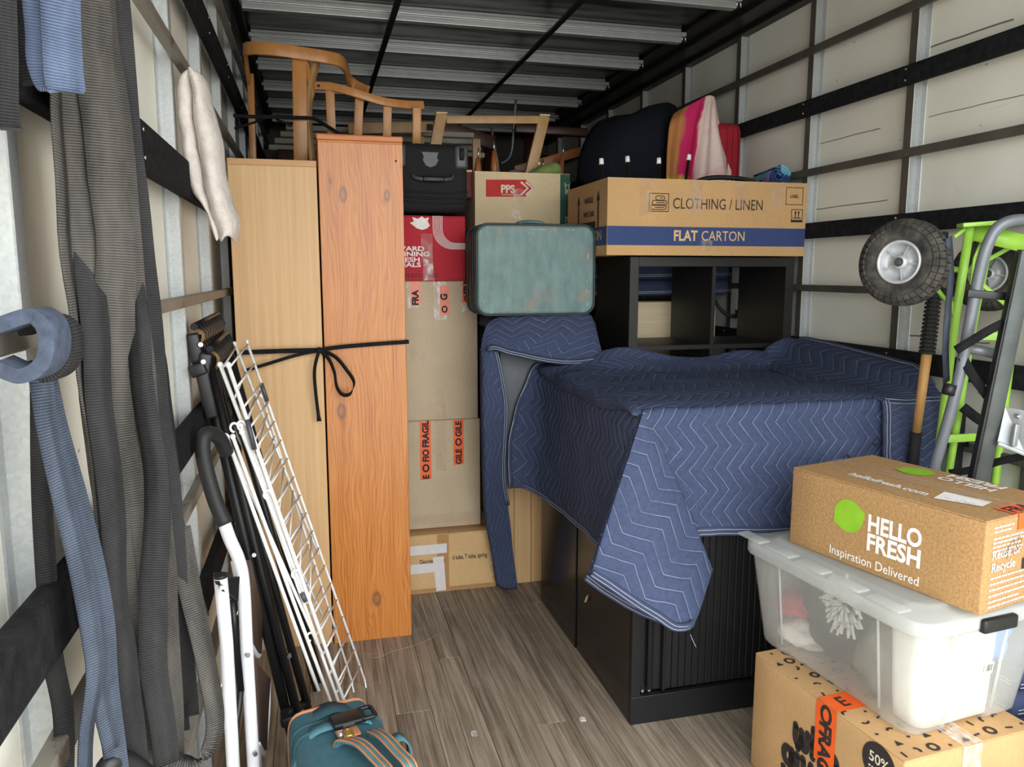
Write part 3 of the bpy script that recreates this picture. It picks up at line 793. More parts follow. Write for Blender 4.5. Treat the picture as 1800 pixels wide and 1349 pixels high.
def ink(mb):
    x, z = A7[0]
    line2(mb, [(x-.010,z+.022), (x-.006,z+.022), (x-.001,z-.018)], .0028, F(.0020)); ring2(mb, x+.002, z-.022, .006, .006, .0026, F(.0020), 10)
    line2(mb, box_outline(x-.002, z-.012, x+.015, z+.012), .0026, F(.0020)); line2(mb, [(x-.001,z-.018), (x+.016,z-.015)], .0026, F(.0020))
    text_mesh(mb, 'BOX', .026, F(.0020), (A8[0][0]+.010, A8[0][1]-.02), rot=PI/2)
decal('lettering', t, M['pale_print'], ink)
decal('packing_tape', t, M['crinkle'], lambda mb: poly2(mb, [(A6[0][0]-.02, A6[0][1]-.015), (A6[0][0]+.03, A6[0][1]-.02), (A6[0][0]+.022, A6[0][1]+.02), (A6[0][0]-.006, A6[0][1]+.03)], F(.0016)))
decal('packing_tape', t, M['clear_tape'], lambda mb: rect2(mb, A6[0][0]-.01, A6[0][1]+.03, A6[0][0]+.04, A6[0][1]+.12, F(.0024)))
# things standing up out of it
for i, (x, y, z, h_, tilt) in enumerate(((.765, 3.68, 1.87, .115, -.05), (.85, 3.68, 1.87, .150, .02), (1.235, 3.90, 1.86, .19, .12), (1.172, 3.96, 1.87, .115, 0))):
    nm = ['tapered wooden furniture leg leaning left beside the black suitcase', 'tapered wooden furniture leg standing tallest at the left of the open carton', 'tapered wooden furniture leg with bolt rising from the green cloth', 'short wooden furniture leg standing just left of the green cloth tip'][i]
    q = thing('furniture_leg', nm, 'furniture leg', (x, y, z), 0, 'screw-in furniture legs', rot=(0, -tilt, 0) if i != 2 else (0, tilt, 0))
    mesh('shaft', MB().tube([(0,0,0), (0,0,h_*.55), (0,0,h_)], .02, 14, rr=[.021, .018, .009]), M['mid_wood'], q, local=True)
    mesh('bolt', MB().cyl((0,0,h_), (0,0,h_+.045), .0038, 8), M['chrome'], q, local=True)
q = thing('bunched_cloth', 'sage green patterned cloth spilling from the open carton', 'cloth', (1.10, 3.75, 1.86))
def lump(c, rad, seed, n=24, amp=.25, sc=4, tip=None):
    mb = MB(); rows = []
    for i in range(n+1):
        th = PI*i/n; row = []
        for k in range(n*2):
            ph = 2*PI*k/(n*2); d = Vector((math.sin(th)*math.cos(ph), math.sin(th)*math.sin(ph), math.cos(th)))
            f = 1 + amp*nz(d*1.2, 1.6, seed) + amp*.4*nz(d, sc, seed+3)
            p = Vector((c[0]+d.x*rad[0]*f, c[1]+d.y*rad[1]*f, c[2]+d.z*rad[2]*f))
            if tip: p += Vector(tip)*max(0, d.z)**4
            row.append(p)
        rows.append(row)
    mb.grid(rows, lambda i, j: (j*.02, i*.02), close_u=True); return mb
mb = lump((1.11, 3.74, 1.885), (.115, .09, .05), 3, tip=(.05, 0, .055)); mesh('fold', mb, M['green_cloth'], q)
q = thing('bunched_cloth', 'small bright blue cloth in the open carton beside a wooden leg', 'cloth', (.93, 3.72, 1.86)); mesh('fold', lump((.915, 3.72, 1.89), (.055, .05, .032), 8), M['blue_cloth'], q)
q = thing('bunched_cloth', 'grey rounded cloth bundle behind the bright blue cloth', 'cloth', (.97, 3.82, 1.86)); mesh('fold', lump((.985, 3.83, 1.895), (.07, .06, .06), 5), M['grey_cloth'], q)
q = thing('bunched_cloth', 'crumpled pale green cloth between the blue cloth and the frame leg', 'cloth', (1.0, 3.70, 1.86)); mesh('fold', lump((1.005, 3.70, 1.885), (.055, .05, .028), 6, amp=.5), M['green_cloth'], q)
q = thing('small_red_box', 'small dark red box tucked between black suitcase and pale carton', 'box', (.70, 3.70, 1.88)); 
mesh('case', MB().rbox((.69, 3.665, 1.80), (.738, 3.80, 1.925), .003), M['dark_red'], q); mesh('pale_edge', MB().box((.690, 3.664, 1.918), (.738, 3.80, 1.9265)), M['cut_end'], q)
q = thing('wooden_rail', 'brown wooden rail with small bolts leaning behind the green cloth', 'board', (1.1, 4.0, 1.93))
a, b = [(1.031, 4.0, 1.975), (1.393, 4.0, 2.085)]
mb = MB().ribbon([a, b], .045, .02, (0,0,1)); mesh('board', mb, M['mid_wood'], q, bevel=.002)
for f in (.35, .95):
    c = Vector(a).lerp(Vector(b), f); mesh('bolt', MB().cyl((c.x, c.y-.016, c.z), (c.x, c.y-.008, c.z), .007, 10), M['brass'], q)

# ---- teal vintage suitcase on the covered box
t = thing('suitcase', 'worn teal vintage suitcase standing on the blanket-covered box', 'suitcase', (.640, 3.10, 1.278), 0)
W_, D_, H_ = .502, .205, .365
def rrect(x0, z0, x1, z1, r, n=6):
    out = []
    for cx, cz, a0 in ((x1-r, z1-r, 0), (x0+r, z1-r, PI/2), (x0+r, z0+r, PI), (x1-r, z0+r, 3*PI/2)):
        out += [(cx+r*math.cos(a0+PI/2*k/n), cz+r*math.sin(a0+PI/2*k/n)) for k in range(n+1)]
    return out
rr_ = rrect(.004, .004, W_, H_, .045)
mb = MB().prism(rr_, lambda a, b: (a, .0, b), lambda a, b: (a, D_*.42, b)); mesh('lid_shell', mb, M['teal_case'], t, local=True, bevel=.010, seg=3)
mb = MB().prism(rr_, lambda a, b: (a, D_*.45, b), lambda a, b: (a, D_, b)); mesh('base_shell', mb, M['dark_leather'], t, local=True, bevel=.010, seg=3)
rr2 = rrect(.010, .010, W_-.006, H_-.006, .042)
mb = MB().prism(rr2, lambda a, b: (a, D_*.40, b), lambda a, b: (a, D_*.47, b)); mesh('seam_band', mb, M['dark_leather'], t, local=True)
for y in (.004, D_*.40, D_*.47, D_-.004):
    mb = MB().tube([(a, y, b) for a, b in rrect(.001, .001, W_+.003, H_+.003, .047)], .0042, 6, closed=True); mesh('welt', mb, M['dark_leather'], t, local=True)
mb = MB().tube(catmull([(.185,D_*.44,.362), (.20,D_*.44,.378), (.25,D_*.44,.384), (.30,D_*.44,.378), (.315,D_*.44,.362)], 5), .008, 8); mesh('handle', mb, M['teal_case'], t, local=True)
mb = MB(); random.seed(31)
f_ = flatmap((0, 0, 0), (1,0,0), (0,0,1), .0012)
for k in range(13):
    side = random.choice('tblr'); u = random.uniform(.06, .94); l_ = random.uniform(.006, .026)
    a, b = {'t': (u*W_, H_-.016), 'b': (u*W_, .018), 'l': (.018, u*H_), 'r': (W_-.016, u*H_)}[side]
    a = min(max(a, .03), W_-.03); b = min(max(b, .03 if side in 'lr' else .016), H_-.014)
    pts = [(a, b), (a+l_, b+random.uniform(-.003,.003))] if side in 'tb' else [(a, b), (a+random.uniform(-.003,.003), b+l_)]
    line2(mb, pts, random.uniform(.001, .0028), f_)
mesh('scuff_mark', mb, M['grey_scuff'], t, local=True, norm=False)['kind'] = 'stuff'
for x in (.11, .152, .40):
    mesh('latch', MB().rbox((x-.018, D_*.30, .362), (x+.018, D_*.55, .374), .003), M['brass'], t, local=True)

# ---- flat carton on the cube shelf
t = carton('cardboard_box', 'wide open moving carton with navy band, on top of the black cube shelf', (1.150, 2.98, 1.522), 0, (.905, .50, .305), M['kraft'], None, open_top=True)
F = lambda l: flatmap((-1.15, 0, -1.522), (1,0,0), (0,0,1), l)
A0 = [(1.147, 1.638), (2.055, 1.637), (1.149, 1.562), (2.059, 1.569)]
A1 = [(1.328, 1.771), (1.416, 1.697)]
A2 = [(1.435, 1.711), (1.845, 1.719)]
A3 = [(1.442, 1.583), (1.765, 1.586)]
A4 = [(1.954, 1.81), (2.037, 1.737)]
A5 = [(1.983, 1.719), (2.039, 1.665)]
A6 = [(1.288, 1.824), (1.338, 1.679)]
A7 = [(1.505, 1.83), (1.562, 1.683)]
A8 = [(1.714, 1.829), (1.767, 1.717)]
A9 = [(1.565, 1.584), (1.614, 1.533)]
A10 = [(1.886, 1.806), (1.939, 1.725)]
zb0, zb1 = A0[2][1], A0[0][1]
decal('printed_band', t, M['ink_blue'], lambda mb: rect2(mb, 1.151, zb0, 2.054, zb1, F(.0012)))
decal('printed_band', t, M['ink_blue'], lambda mb: rect2(mb, -.499, zb0-1.522, -.001, zb1-1.522, flatmap((0,0,0), (0,-1,0), (0,0,1), .0012)))
def ink(mb):
    f_ = F(.0014)
    x, z = A2[0]; w_ = A2[1][0]-x; tw = text_width('CLOTHING / LINEN', .062)
    text_mesh(mb, 'CLOTHING / LINEN', .062, f_, (x, z), sx=w_/tw)
decal('lettering', t, M['ink'], ink)
def ink(mb):
    f_ = F(.0014)
    rect_frame(mb, A1[0][0], A1[1][1], A1[1][0], A1[0][1], .003, f_)
    x0, z0, x1, z1 = A1[0][0]+.008, A1[1][1]+.009, A1[1][0]-.008, A1[0][1]-.009
    hh = (z1-z0)/3
    for i, (a, b) in enumerate(((0, .95), (.08, 1.0), (.30, .85))):   # the pile of folded linen
        xa, xb = x0+(x1-x0)*a, x0+(x1-x0)*b; za = z0+hh*i; r_ = hh*.45
        pts = [(xb-r_+r_*math.sin(q*PI/8)*1, za+r_-r_*math.cos(q*PI/8)) for q in range(9)] + [(xa+r_-r_*math.sin(q*PI/8), za+r_+r_*math.cos(q*PI/8)) for q in range(9)]
        line2(mb, pts, .0032, f_, closed=True); line2(mb, [(xa+r_*2.2, za+r_), (xb-r_, za+r_)], .0032, f_)
decal('printed_symbol', t, M['ink'], ink)
def ink(mb):
    f_ = F(.0014)
    rect_frame(mb, A4[0][0], A4[1][1], A4[1][0], A4[0][1], .0025, f_)
    cx = (A4[0][0]+A4[1][0])/2; cz = (A4[0][1]+A4[1][1])/2; text_mesh(mb, 'LABEL', .019, f_, (cx, cz-.007), 'CENTER', bold=.025, sx=.8)
decal('printed_symbol', t, M['ink'], ink)
def ink(mb):
    f_ = F(.0014); x0, z1 = A5[0]; x1, z0 = A5[1]
    rect_frame(mb, x0, z0, x1, z1, .0028, f_); rect2(mb, x0, z0, x1, z0+.010, f_)
    for q in (.36, .64):
        x = x0+(x1-x0)*q; rect2(mb, x-.0022, z0+.022, x+.0022, z1-.012, f_); poly2(mb, [(x-.006, z1-.016), (x+.006, z1-.016), (x, z1-.006)], f_)
    rect2(mb, x0+.008, z0+.016, x1-.008, z0+.020, f_)
decal('printed_symbol', t, M['ink'], ink)
def ink(mb):
    x, z = A3[0]; w_ = A3[1][0]-x; a = text_width('FLAT', .058, .03); b = text_width('CARTON', .058); s_ = (w_-.018)/(a+b)
    text_mesh(mb, 'FLAT', .058, F(.0022), (x, z), bold=.03, sx=s_); text_mesh(mb, 'CARTON', .058, F(.0022), (x+a*s_+.018, z), sx=s_)
decal('lettering', t, M['ink_card'], ink)
S = flatmap((0, 0, 0), (0,-1,0), (0,0,1), .0018)
def ink(mb):
    text_mesh(mb, 'CARTON', .058, S, (-.06, zb0-1.522+.022), 'RIGHT')
decal('lettering', t, M['ink_card'], ink)
def ink(mb):
    text_mesh(mb, 'HANDLE', .034, S, (-.215, .222), 'CENTER', sx=.8, bold=.03); text_mesh(mb, 'WITH CARE', .030, S, (-.215, .165), 'CENTER', sx=.8, bold=.03)
    for x in (-.345, -.10): rect2(mb, x-.008, .115, x+.008, .225, S); poly2(mb, [(x-.02, .225), (x+.02, .225), (x, .265)], S)
    rect2(mb, -.31, .118, -.13, .142, S)
decal('lettering', t, M['ink'], ink)
for q in (A6, A7, A8, A10, A9):
    x0, x1 = q[0][0], q[1][0]; z1, z0 = min(q[0][1], 1.826), q[1][1]
    decal('packing_tape', t, M['clear_tape'], lambda mb: poly2(mb, [(x0, z0), (x1, z0+.008), (x1+.004, z1), (x0-.002, z1)], F(.0030)), 'clear packing tape')
mb = MB(); mb.box((.001,.001,.3035),(.904,.012,.306)); mesh('top_edge', mb, M['kraft_pale'], t, local=True)

# white capped rods standing in the open carton
rods = [(1058,310,1057,282,3.08,'leftmost thin black rod with white cap in the open wide carton'), (1105,310,1103,278,3.10,'second black rod with white cap from the left, in front of the dark cover'), (1158,311,1158,281,3.08,'third black rod with white cap from the left in the wide carton'), (1206,312,1211,275,3.10,'rightmost black rod with white cap, in front of the tie-dye throw')]
rod_0 = ((1.162, 3.08, 1.843), (1.159, 3.08, 1.906))
rod_1 = ((1.288, 3.1, 1.849), (1.281, 3.1, 1.922))
rod_2 = ((1.415, 3.08, 1.848), (1.413, 3.08, 1.917))
rod_3 = ((1.55, 3.1, 1.852), (1.56, 3.1, 1.939))
for i, (a, b) in enumerate((rod_0, rod_1, rod_2, rod_3)):
    a, b = Vector(a), Vector(b); d = (b-a).normalized(); base = a - d*.29
    q = thing('capped_rod', rods[i][5], 'rod', base, 0, 'white capped rods in the wide carton')
    mesh('rod', MB().cyl(base, b-d*.012, .0062, 10), M['black_steel'], q); mesh('cap', MB().cyl(b-d*.016, b+d*.008, .0098, 12, .009), M['cap_white'], q)
q = thing('capped_rod', 'thin rod with white cap poking out between the pale carton and the wide carton', 'rod', [1.222, 3.58, 1.74], 0, 'white capped rods in the wide carton')
a, b = [Vector(p) for p in [(1.272, 3.62, 1.614), (1.189, 3.56, 1.798)]]; d = (b-a).normalized()
mesh('rod', MB().cyl(a-d*.3, b-d*.01, .0062, 10), M['black_steel'], q); mesh('cap', MB().cyl(b-d*.014, b+d*.01, .011, 12, .010), M['cap_white'], q)
q = thing('black_tray', 'black curved plastic rim showing above the wide carton front', 'tray', (1.60, 3.05, 1.80))
mesh('rim', MB().tube(catmull([(1.545,3.02,1.822), (1.62,3.02,1.843), (1.72,3.02,1.846), (1.80,3.02,1.838), (1.86,3.02,1.82)], 6), .010, 8), M['black_plastic'], q)
mesh('pan', MB().rbox((1.55,3.03,1.56), (1.86,3.36,1.82), .03, 3), M['black_plastic'], q)

# ---- black cube shelf, open through the back
t = thing('cube_shelf', 'tall black-brown cube shelf with open compartments against the right wall', 'shelf', (1.270, 3.02, 0))
Wk, Dk, Hk, th = .770, .39, 1.517, .040
for x in (0, Wk-th): mesh('side_panel', MB().box((x,0,0), (x+th,Dk,Hk)), M['blackbrown'], t, local=True, bevel=.001, seg=1)
mesh('top_panel', MB().box((th,0,Hk-th), (Wk-th,Dk,Hk)), M['blackbrown'], t, local=True, bevel=.001, seg=1)
mesh('bottom_panel', MB().box((th,0,0), (Wk-th,Dk,th)), M['blackbrown'], t, local=True, bevel=.001, seg=1)
for z in (.395, .765, 1.126): mesh('shelf_board', MB().box((th,.001,z), (Wk-th,Dk,z+.020)), M['blackbrown'], t, local=True, bevel=.001, seg=1)
mesh('divider', MB().box((Wk/2-.008,.002,th), (Wk/2+.010,Dk,Hk-th)), M['blackbrown'], t, local=True, bevel=.001, seg=1)
# seen through it
q = thing('pale_wood_cabinet', 'pale birch cabinet behind the open black cube shelf', 'cabinet', (1.46, 3.56, 0))
mesh('carcass', MB().rbox((1.46,3.575,0), (1.965,3.95,1.309), .003), M['birch'], q); 
for x0, x1 in ((1.461,1.868), (1.872,1.964)): mesh('door', MB().box((x0,3.558,.04), (x1,3.575,1.308)), M['birch'], q, bevel=.001, seg=1)
q = thing('folded_blanket', 'folded navy moving blanket lying on the pale birch cabinet', 'blanket', (1.70, 3.75, 1.31))
for z0, z1, dx in ((1.335,1.415,0), (1.417,1.51,.02), (1.512,1.60,.01)):
    mb = MB().rbox((1.27+dx,3.55,z0), (2.04,4.02,z1), .03, 4)
    for v in mb.bm.verts: v.co.z += .008*nz(v.co, 6, z0)
    mesh('layer', mb, M['blanket'], q)
    mb = MB()
    for dz in (.012, .020): mb.tube([(1.27+dx, 3.549, z0+dz), (2.04, 3.549, z0+dz+.012)], .0018, 5)
    mesh('stitching', mb, M['thread'], q)
q = thing('black_cable', 'black cable looped behind the right compartment of the cube shelf', 'cable', (1.9, 3.5, 1.2))
mesh('loop', MB().tube(catmull([(1.927, 3.5, 1.311), (1.95, 3.5, 1.28), (1.992, 3.5, 1.246), (2.047, 3.5, 1.236), (2.051, 3.5, 1.268)], 8), .010, 8), M['rubber'], q)

# ---- dark bundle, throw, red case and rolled mat behind the wide carton
def shell_thing(name, label, cat, base, outline_rows, mat, part='cover', nu=5, nv=5, thick=.012, uvs=1.0, group=None, amp=.01, seed=1, asp=1.0):
    q = thing(name, label, cat, base, 0, group)
    G = interp_grid(outline_rows, nu, nv); mb = MB()
    G = [[p + Vector((nz(p,9,seed), nz(p,8,seed+1), nz(p,9,seed+2)))*amp for p in r_] for r_ in G]
    n_, m_ = len(G)-1, len(G[0])-1
    L = sum((G[n_//2][j+1]-G[n_//2][j]).length for j in range(m_)); H = sum((G[i+1][m_//2]-G[i][m_//2]).length for i in range(n_))
    mb.grid(G, (lambda i, j: (j/m_*L, i/n_*H)) if uvs else (lambda i, j: (j/m_, i/n_)))
    mesh(part, mb, mat, q, solid=thick, norm=True); return q
rows = [[(1.315, 3.62, 1.857), (1.406, 3.52, 1.849), (1.566, 3.52, 1.853), (1.684, 3.52, 1.856), (1.856, 3.8, 1.89)], [(1.272, 3.7, 1.918), (1.351, 3.55, 1.916), (1.52, 3.54, 1.934), (1.655, 3.54, 1.938), (1.853, 3.8, 1.976)], [(1.306, 3.75, 2.048), (1.383, 3.58, 2.034), (1.55, 3.55, 2.067), (1.672, 3.56, 2.074), (1.879, 3.85, 2.127)], [(1.409, 3.85, 2.187), (1.471, 3.66, 2.167), (1.601, 3.62, 2.2), (1.703, 3.62, 2.197), (1.886, 3.9, 2.266)], [(1.583, 3.98, 2.264), (1.588, 3.8, 2.239), (1.688, 3.75, 2.281), (1.756, 3.75, 2.29), (1.896, 3.95, 2.331)], [(1.701, 4.15, 2.283), (1.742, 4.05, 2.284), (1.817, 4.0, 2.325), (1.883, 4.0, 2.334), (1.962, 4.1, 2.334)]]
shell_thing('covered_armchair', 'dark navy quilted cover over a bulky rounded form behind the wide carton', 'cover', (1.5, 3.8, 1.61), rows, M['blanket_fine'], 'quilted_cover')
rows = [[(1.428, 4.1, 2.074), (1.413, 3.9, 2.145), (1.461, 3.85, 2.209), (1.587, 3.95, 2.258)], [(1.382, 4.0, 1.986), (1.363, 3.72, 2.054), (1.428, 3.66, 2.112), (1.547, 3.7, 2.167)], [(1.359, 3.95, 1.892), (1.358, 3.66, 1.895), (1.416, 3.6, 1.938), (1.512, 3.62, 1.97)]]
shell_thing('quilted_cover', 'second dark navy quilted fold bulging at the left of the covered form', 'cover', (1.35, 3.8, 1.61), rows, M['blanket_fine'], 'fold', seed=4)
rows = [[(1.675, 3.5, 2.194), (1.716, 3.46, 2.219), (1.771, 3.44, 2.249), (1.817, 3.44, 2.272), (1.857, 3.46, 2.275), (1.918, 3.56, 2.281)], [(1.635, 3.46, 2.129), (1.682, 3.43, 2.156), (1.746, 3.43, 2.164), (1.782, 3.4, 2.165), (1.851, 3.43, 2.164), (1.94, 3.56, 2.181)], [(1.626, 3.46, 2.025), (1.664, 3.42, 2.031), (1.727, 3.43, 2.04), (1.764, 3.39, 2.041), (1.868, 3.42, 2.054), (1.982, 3.56, 2.07)], [(1.619, 3.45, 1.926), (1.656, 3.42, 1.923), (1.719, 3.44, 1.922), (1.751, 3.39, 1.917), (1.896, 3.42, 1.936), (2.037, 3.56, 1.952)], [(1.621, 3.45, 1.842), (1.659, 3.42, 1.84), (1.721, 3.44, 1.844), (1.754, 3.39, 1.84), (1.906, 3.42, 1.847), (2.053, 3.56, 1.865)]]
q = thing('tie_dye_throw', 'pink and cream tie-dye fleece throw draped behind the wide carton', 'throw', (1.75, 3.45, 1.61))
G = interp_grid(rows, 8, 8); n_, m_ = len(G)-1, len(G[0])-1
G = [[p + Vector((0, -.024*math.sin(j/m_*40+i*.05)*(i/n_)**.7*(1 if j/m_ > .45 else .3), 0)) for j, p in enumerate(r_)] for i, r_ in enumerate(G)]
mesh('cloth', MB().grid(G, lambda i, j: (j/m_, i/n_)), M['tiedye'], q, solid=.008, sub=1)
q = thing('suitcase', 'red fabric suitcase standing upright between tie-dye throw and wall', 'suitcase', (1.95, 3.60, 1.605))
mesh('shell', MB().rbox((1.80,3.49,1.61), (2.046,3.72,2.170), .05, 5), M['red_fabric'], q)
mb = MB()
for x in (1.955, 1.985, 2.018): mb.tube(catmull([(x,3.486,1.63), (x,3.484,1.9), (x,3.486,2.11), (x,3.52,2.165)], 5), .004, 6)
mesh('piping', mb, M['red_fabric'], q)
q = thing('rolled_mat', 'rolled blue patterned mat on the wide carton by the wall', 'mat', (2.02, 3.24, 1.83))
mb = MB(); pts = []
for k in range(60):
    a = k/60*4.6*PI; r_ = .014 + .0022*a; pts.append((a, r_))
th_ = .006
sp = [(r_*math.cos(a)*1.0, r_*math.sin(a)*.95) for a, r_ in pts]
def mp(y): return lambda a, b: (1.985+a*1.15+ (y-3.1)*.25, y, 1.868+b)
A = [mb.verts([mp(y)(a, b) for a, b in sp]) for y in (3.06, 3.16, 3.28, 3.42)]
for r0, r1 in zip(A, A[1:]):
    for k in range(len(sp)-1): mb.face([r0[k], r0[k+1], r1[k+1], r1[k]], True)
mesh('roll', mb, M['roll'], q, solid=th_, norm=False)

# ================================================================ BOOKCASES
def bookcase(name, label, loc, w, d, h, mat, edge, shelves, back, cornice):
    """stands side-on to the door: the broad side panel faces -y, the open front faces -x... depth runs along x"""
    t = thing(name, label, 'bookcase', loc)
    th = .02
    top0 = h-.022
    mesh('side_panel', MB().box((0,0,0), (w,th,top0)), mat, t, local=True, bevel=.002)
    mesh('side_panel', MB().box((0,d-th,0), (w,d,top0)), mat, t, local=True, bevel=.002)
    if cornice:
        mesh('top_board', MB().box((-.004,-.006,top0), (w+.002,d+.006,h)), edge, t, local=True, bevel=.005, seg=3)
        mesh('top_moulding', MB().box((0,-.003,top0-.008), (w,d,top0)), edge, t, local=True, bevel=.002)
    else:
        mesh('top_board', MB().box((0,-.0012,top0), (w,d+.0012,h)), edge, t, local=True, bevel=.001)
    for k in range(shelves):
        z = .06 + (h-.1)*k/shelves
        mesh('shelf_board', MB().box((.012,th,z), (w-.002,d-th,z+.02)), edge, t, local=True, bevel=.001, seg=1)
    mesh('back_panel', MB().box((0,th,.02), (.008,d-th,top0)), mat, t, local=True)
    mesh('plinth', MB().box((w-.03,th,0), (w-.012,d-th,.06)), edge, t, local=True)
    return t
pine = bookcase('bookcase', 'orange pine bookcase seen side-on with dark knots, right of the pair', (.032, 2.972, 0), .305, .80, 1.948, M['pine'], M['pine_edge'], 5, True, True)
beech = bookcase('bookcase', 'pale beech-laminate bookcase seen side-on, left of the pine one', (-.280, 2.985, 0), .306, .80, 1.853, M['beech'], M['beech_edge'], 5, True, False)
# peg hole and crack details of the pine side
mesh('peg_hole', MB().cyl((.280,-.0012,1.86), (.280,.002,1.86), .004, 10), M['ink'], pine, local=True)

# strap tied round both, with bow
t = thing('tie_strap', 'thin black strap tied in a bow around the two bookcases', 'strap', (0, 2.96, 1.15))
yF = 2.955
P = [(-0.261, 2.955, 1.165), (-0.111, 2.955, 1.167), (0.003, 2.955, 1.167)]; P2 = [(0.003, 2.955, 1.167), (0.094, 2.955, 1.177), (0.22, 2.955, 1.185), (0.346, 2.955, 1.191)]; P3 = [(-0.252, 2.953, 1.098), (-0.172, 2.953, 1.121), (-0.071, 2.953, 1.15), (0.011, 2.953, 1.165)]
mesh('band', MB().ribbon(catmull(P, 4), .017, .003, (0,0,1)), M['web_black'], t); mesh('band', MB().ribbon(catmull(P2, 4), .015, .003, (0,0,1)), M['web_black'], t); mesh('band', MB().ribbon(catmull(P3, 4), .012, .003, (0,0,1)), M['web_black'], t)
L = [(0.023, 2.95, 1.167), (0.071, 2.93, 1.142), (0.108, 2.92, 1.096), (0.134, 2.915, 1.049), (0.12, 2.92, 1.006), (0.092, 2.93, 1.001), (0.072, 2.935, 1.031), (0.065, 2.94, 1.084), (0.047, 2.945, 1.133), (0.019, 2.95, 1.163)]
mesh('bow_loop', MB().ribbon(catmull(L, 5), .017, .0025, (.25,-.6,.75)), M['web_black'], t)
T_ = [(0.011, 2.948, 1.163), (-0.006, 2.945, 1.096), (-0.005, 2.945, 1.011), (0.004, 2.95, 0.9)]
mesh('tail', MB().ribbon(catmull(T_, 5), [.012]*15+[.018], .0025, (1,-.3,0)), M['web_black'], t)
c = [0.013, 2.948, 1.167]
mesh('knot', MB().ball(c, (.014,.010,.012)), M['web_black'], t)
mesh('band', MB().ribbon([(.338,2.955,P2[-1][2]), (.3405,2.99,P2[-1][2]-.002), (.3405,3.6,P2[-1][2]-.02)], .016, .003, (0,0,1)), M['web_black'], t)

# ================================================================ CHAIRS ON TOP
t = thing('dining_chair', 'bentwood beech armchair frame tipped up on the bookcases, nearest the left wall', 'chair', (-.03, 3.5, 1.86), 0, 'upturned wooden chairs')
def bar(a, b, w, th, wd): return MB().ribbon([a, b], w, th, wd)
top = [(-0.246, 3.78, 2.301), (-0.243, 3.62, 2.356), (-0.231, 3.52, 2.363), (-0.147, 3.46, 2.353), (-0.014, 3.46, 2.344), (0.089, 3.47, 2.337), (0.144, 3.52, 2.338), (0.173, 3.62, 2.331), (0.186, 3.7, 2.312), (0.205, 3.74, 2.298), (0.244, 3.72, 2.274), (0.27, 3.7, 2.261)]
mesh('bent_rail', MB().ribbon(catmull(top, 6), .050, .016, (0,0,1)), M['bent'], t, bevel=.002)
a, b = [(-0.023, 3.49, 2.355), (-0.034, 3.49, 1.921)]; mesh('leg', MB().ribbon([a, (b[0],b[1],1.862)], .058, .022, (1,0,0)), M['bent'], t, bevel=.003)
L = [(0.046, 3.52, 2.35), (0.045, 3.54, 2.327), (0.021, 3.58, 2.247), (0.007, 3.62, 2.113), (0.02, 3.62, 1.935)]; L[-1] = (L[-1][0], L[-1][1], 1.862)
mesh('leg', MB().ribbon(catmull(L, 6), .050, .016, (.35,1,0)), M['bent_pale'], t, bevel=.003)
a, b = [(-0.239, 3.8, 2.33), (-0.244, 3.8, 1.955)]; mesh('leg', MB().ribbon([a, (b[0],b[1],1.862)], .030, .03, (1,0,0)), M['bent'], t, bevel=.004)
a, b = [(0.046, 3.495, 2.352), (0.045, 3.495, 2.321)]; mesh('end_block', MB().ribbon([a, b], .018, .03, (1,0,0)), M['bent'], t, bevel=.003)
a, b = [(0.002, 3.5, 2.342), (0.046, 3.55, 2.348)]; mesh('brace', MB().ribbon([a, ((a[0]+b[0])/2, 3.6, a[2]-.12), (a[0]-.02, 3.66, a[2]-.20)], .03, .02, (0,0,1)), M['bent'], t, bevel=.002)
t = thing('dining_chair', 'slat-back beech chair lying on the pine bookcase with four upright slats', 'chair', (.28, 3.62, 1.95), 0, 'upturned wooden chairs')
top = [(0.036, 3.6, 2.25), (0.111, 3.58, 2.245), (0.206, 3.56, 2.22), (0.316, 3.57, 2.195), (0.419, 3.6, 2.192), (0.51, 3.64, 2.202)]
mesh('top_rail', MB().ribbon(catmull(top, 6), .034, .018, (0,0,1)), M['bent'], t, bevel=.002)
for (u, v) in [((0.099, 3.59, 2.235), (0.102, 3.62, 1.992)), ((0.224, 3.59, 2.208), (0.21, 3.62, 1.996)), ((0.345, 3.59, 2.186), (0.341, 3.62, 2.001)), ((0.475, 3.59, 2.18), (0.474, 3.62, 2.006))]:
    mesh('slat', MB().ribbon([u, v], .038, .012, (1,0,0)), M['bent'], t, bevel=.002)
a, b = [(0.043, 3.62, 1.989), (0.507, 3.62, 2.007)]; mesh('seat_rail', MB().ribbon([a, b], .045, .02, (0,0,1)), M['bent'], t, bevel=.002)
c = [0.052, 3.585, 2.248]; mesh('bolt', MB().cyl((c[0], c[1]-.003, c[2]), (c[0], c[1]+.004, c[2]), .006, 10), M['ink'], t)
t = thing('dining_chair', 'pale wooden chair leg frame standing upside down behind the pale moving carton', 'chair', (.85, 3.78, 1.6), 0, 'upturned wooden chairs')
a, b, c, d = [(0.619, 3.8, 2.2), (0.564, 3.8, 1.936), (1.129, 3.8, 2.214), (1.052, 3.8, 1.918)]
mesh('leg', MB().ribbon([a, b], .052, .026, (1,0,0)), M['bent_pale'], t, bevel=.002); mesh('leg', MB().ribbon([c, d], .052, .026, (1,0,0)), M['bent_pale'], t, bevel=.002)
e, f = [(0.641, 3.8, 2.173), (1.103, 3.8, 2.194)]; mesh('stretcher', MB().ribbon([e, f], .036, .022, (0,0,1)), M['bent_pale'], t, bevel=.002)
for p in (a, c): mesh('cut_end', MB().box((p[0]-.026, p[1]-.0135, p[2]-.001), (p[0]+.026, p[1]+.0135, p[2]+.006)), M['cut_end'], t)
mesh('pale_edge', MB().box((e[0]+.03, 3.79, e[2]+.0175), (f[0]-.02, 3.811, e[2]+.0195)), M['cut_end'], t)

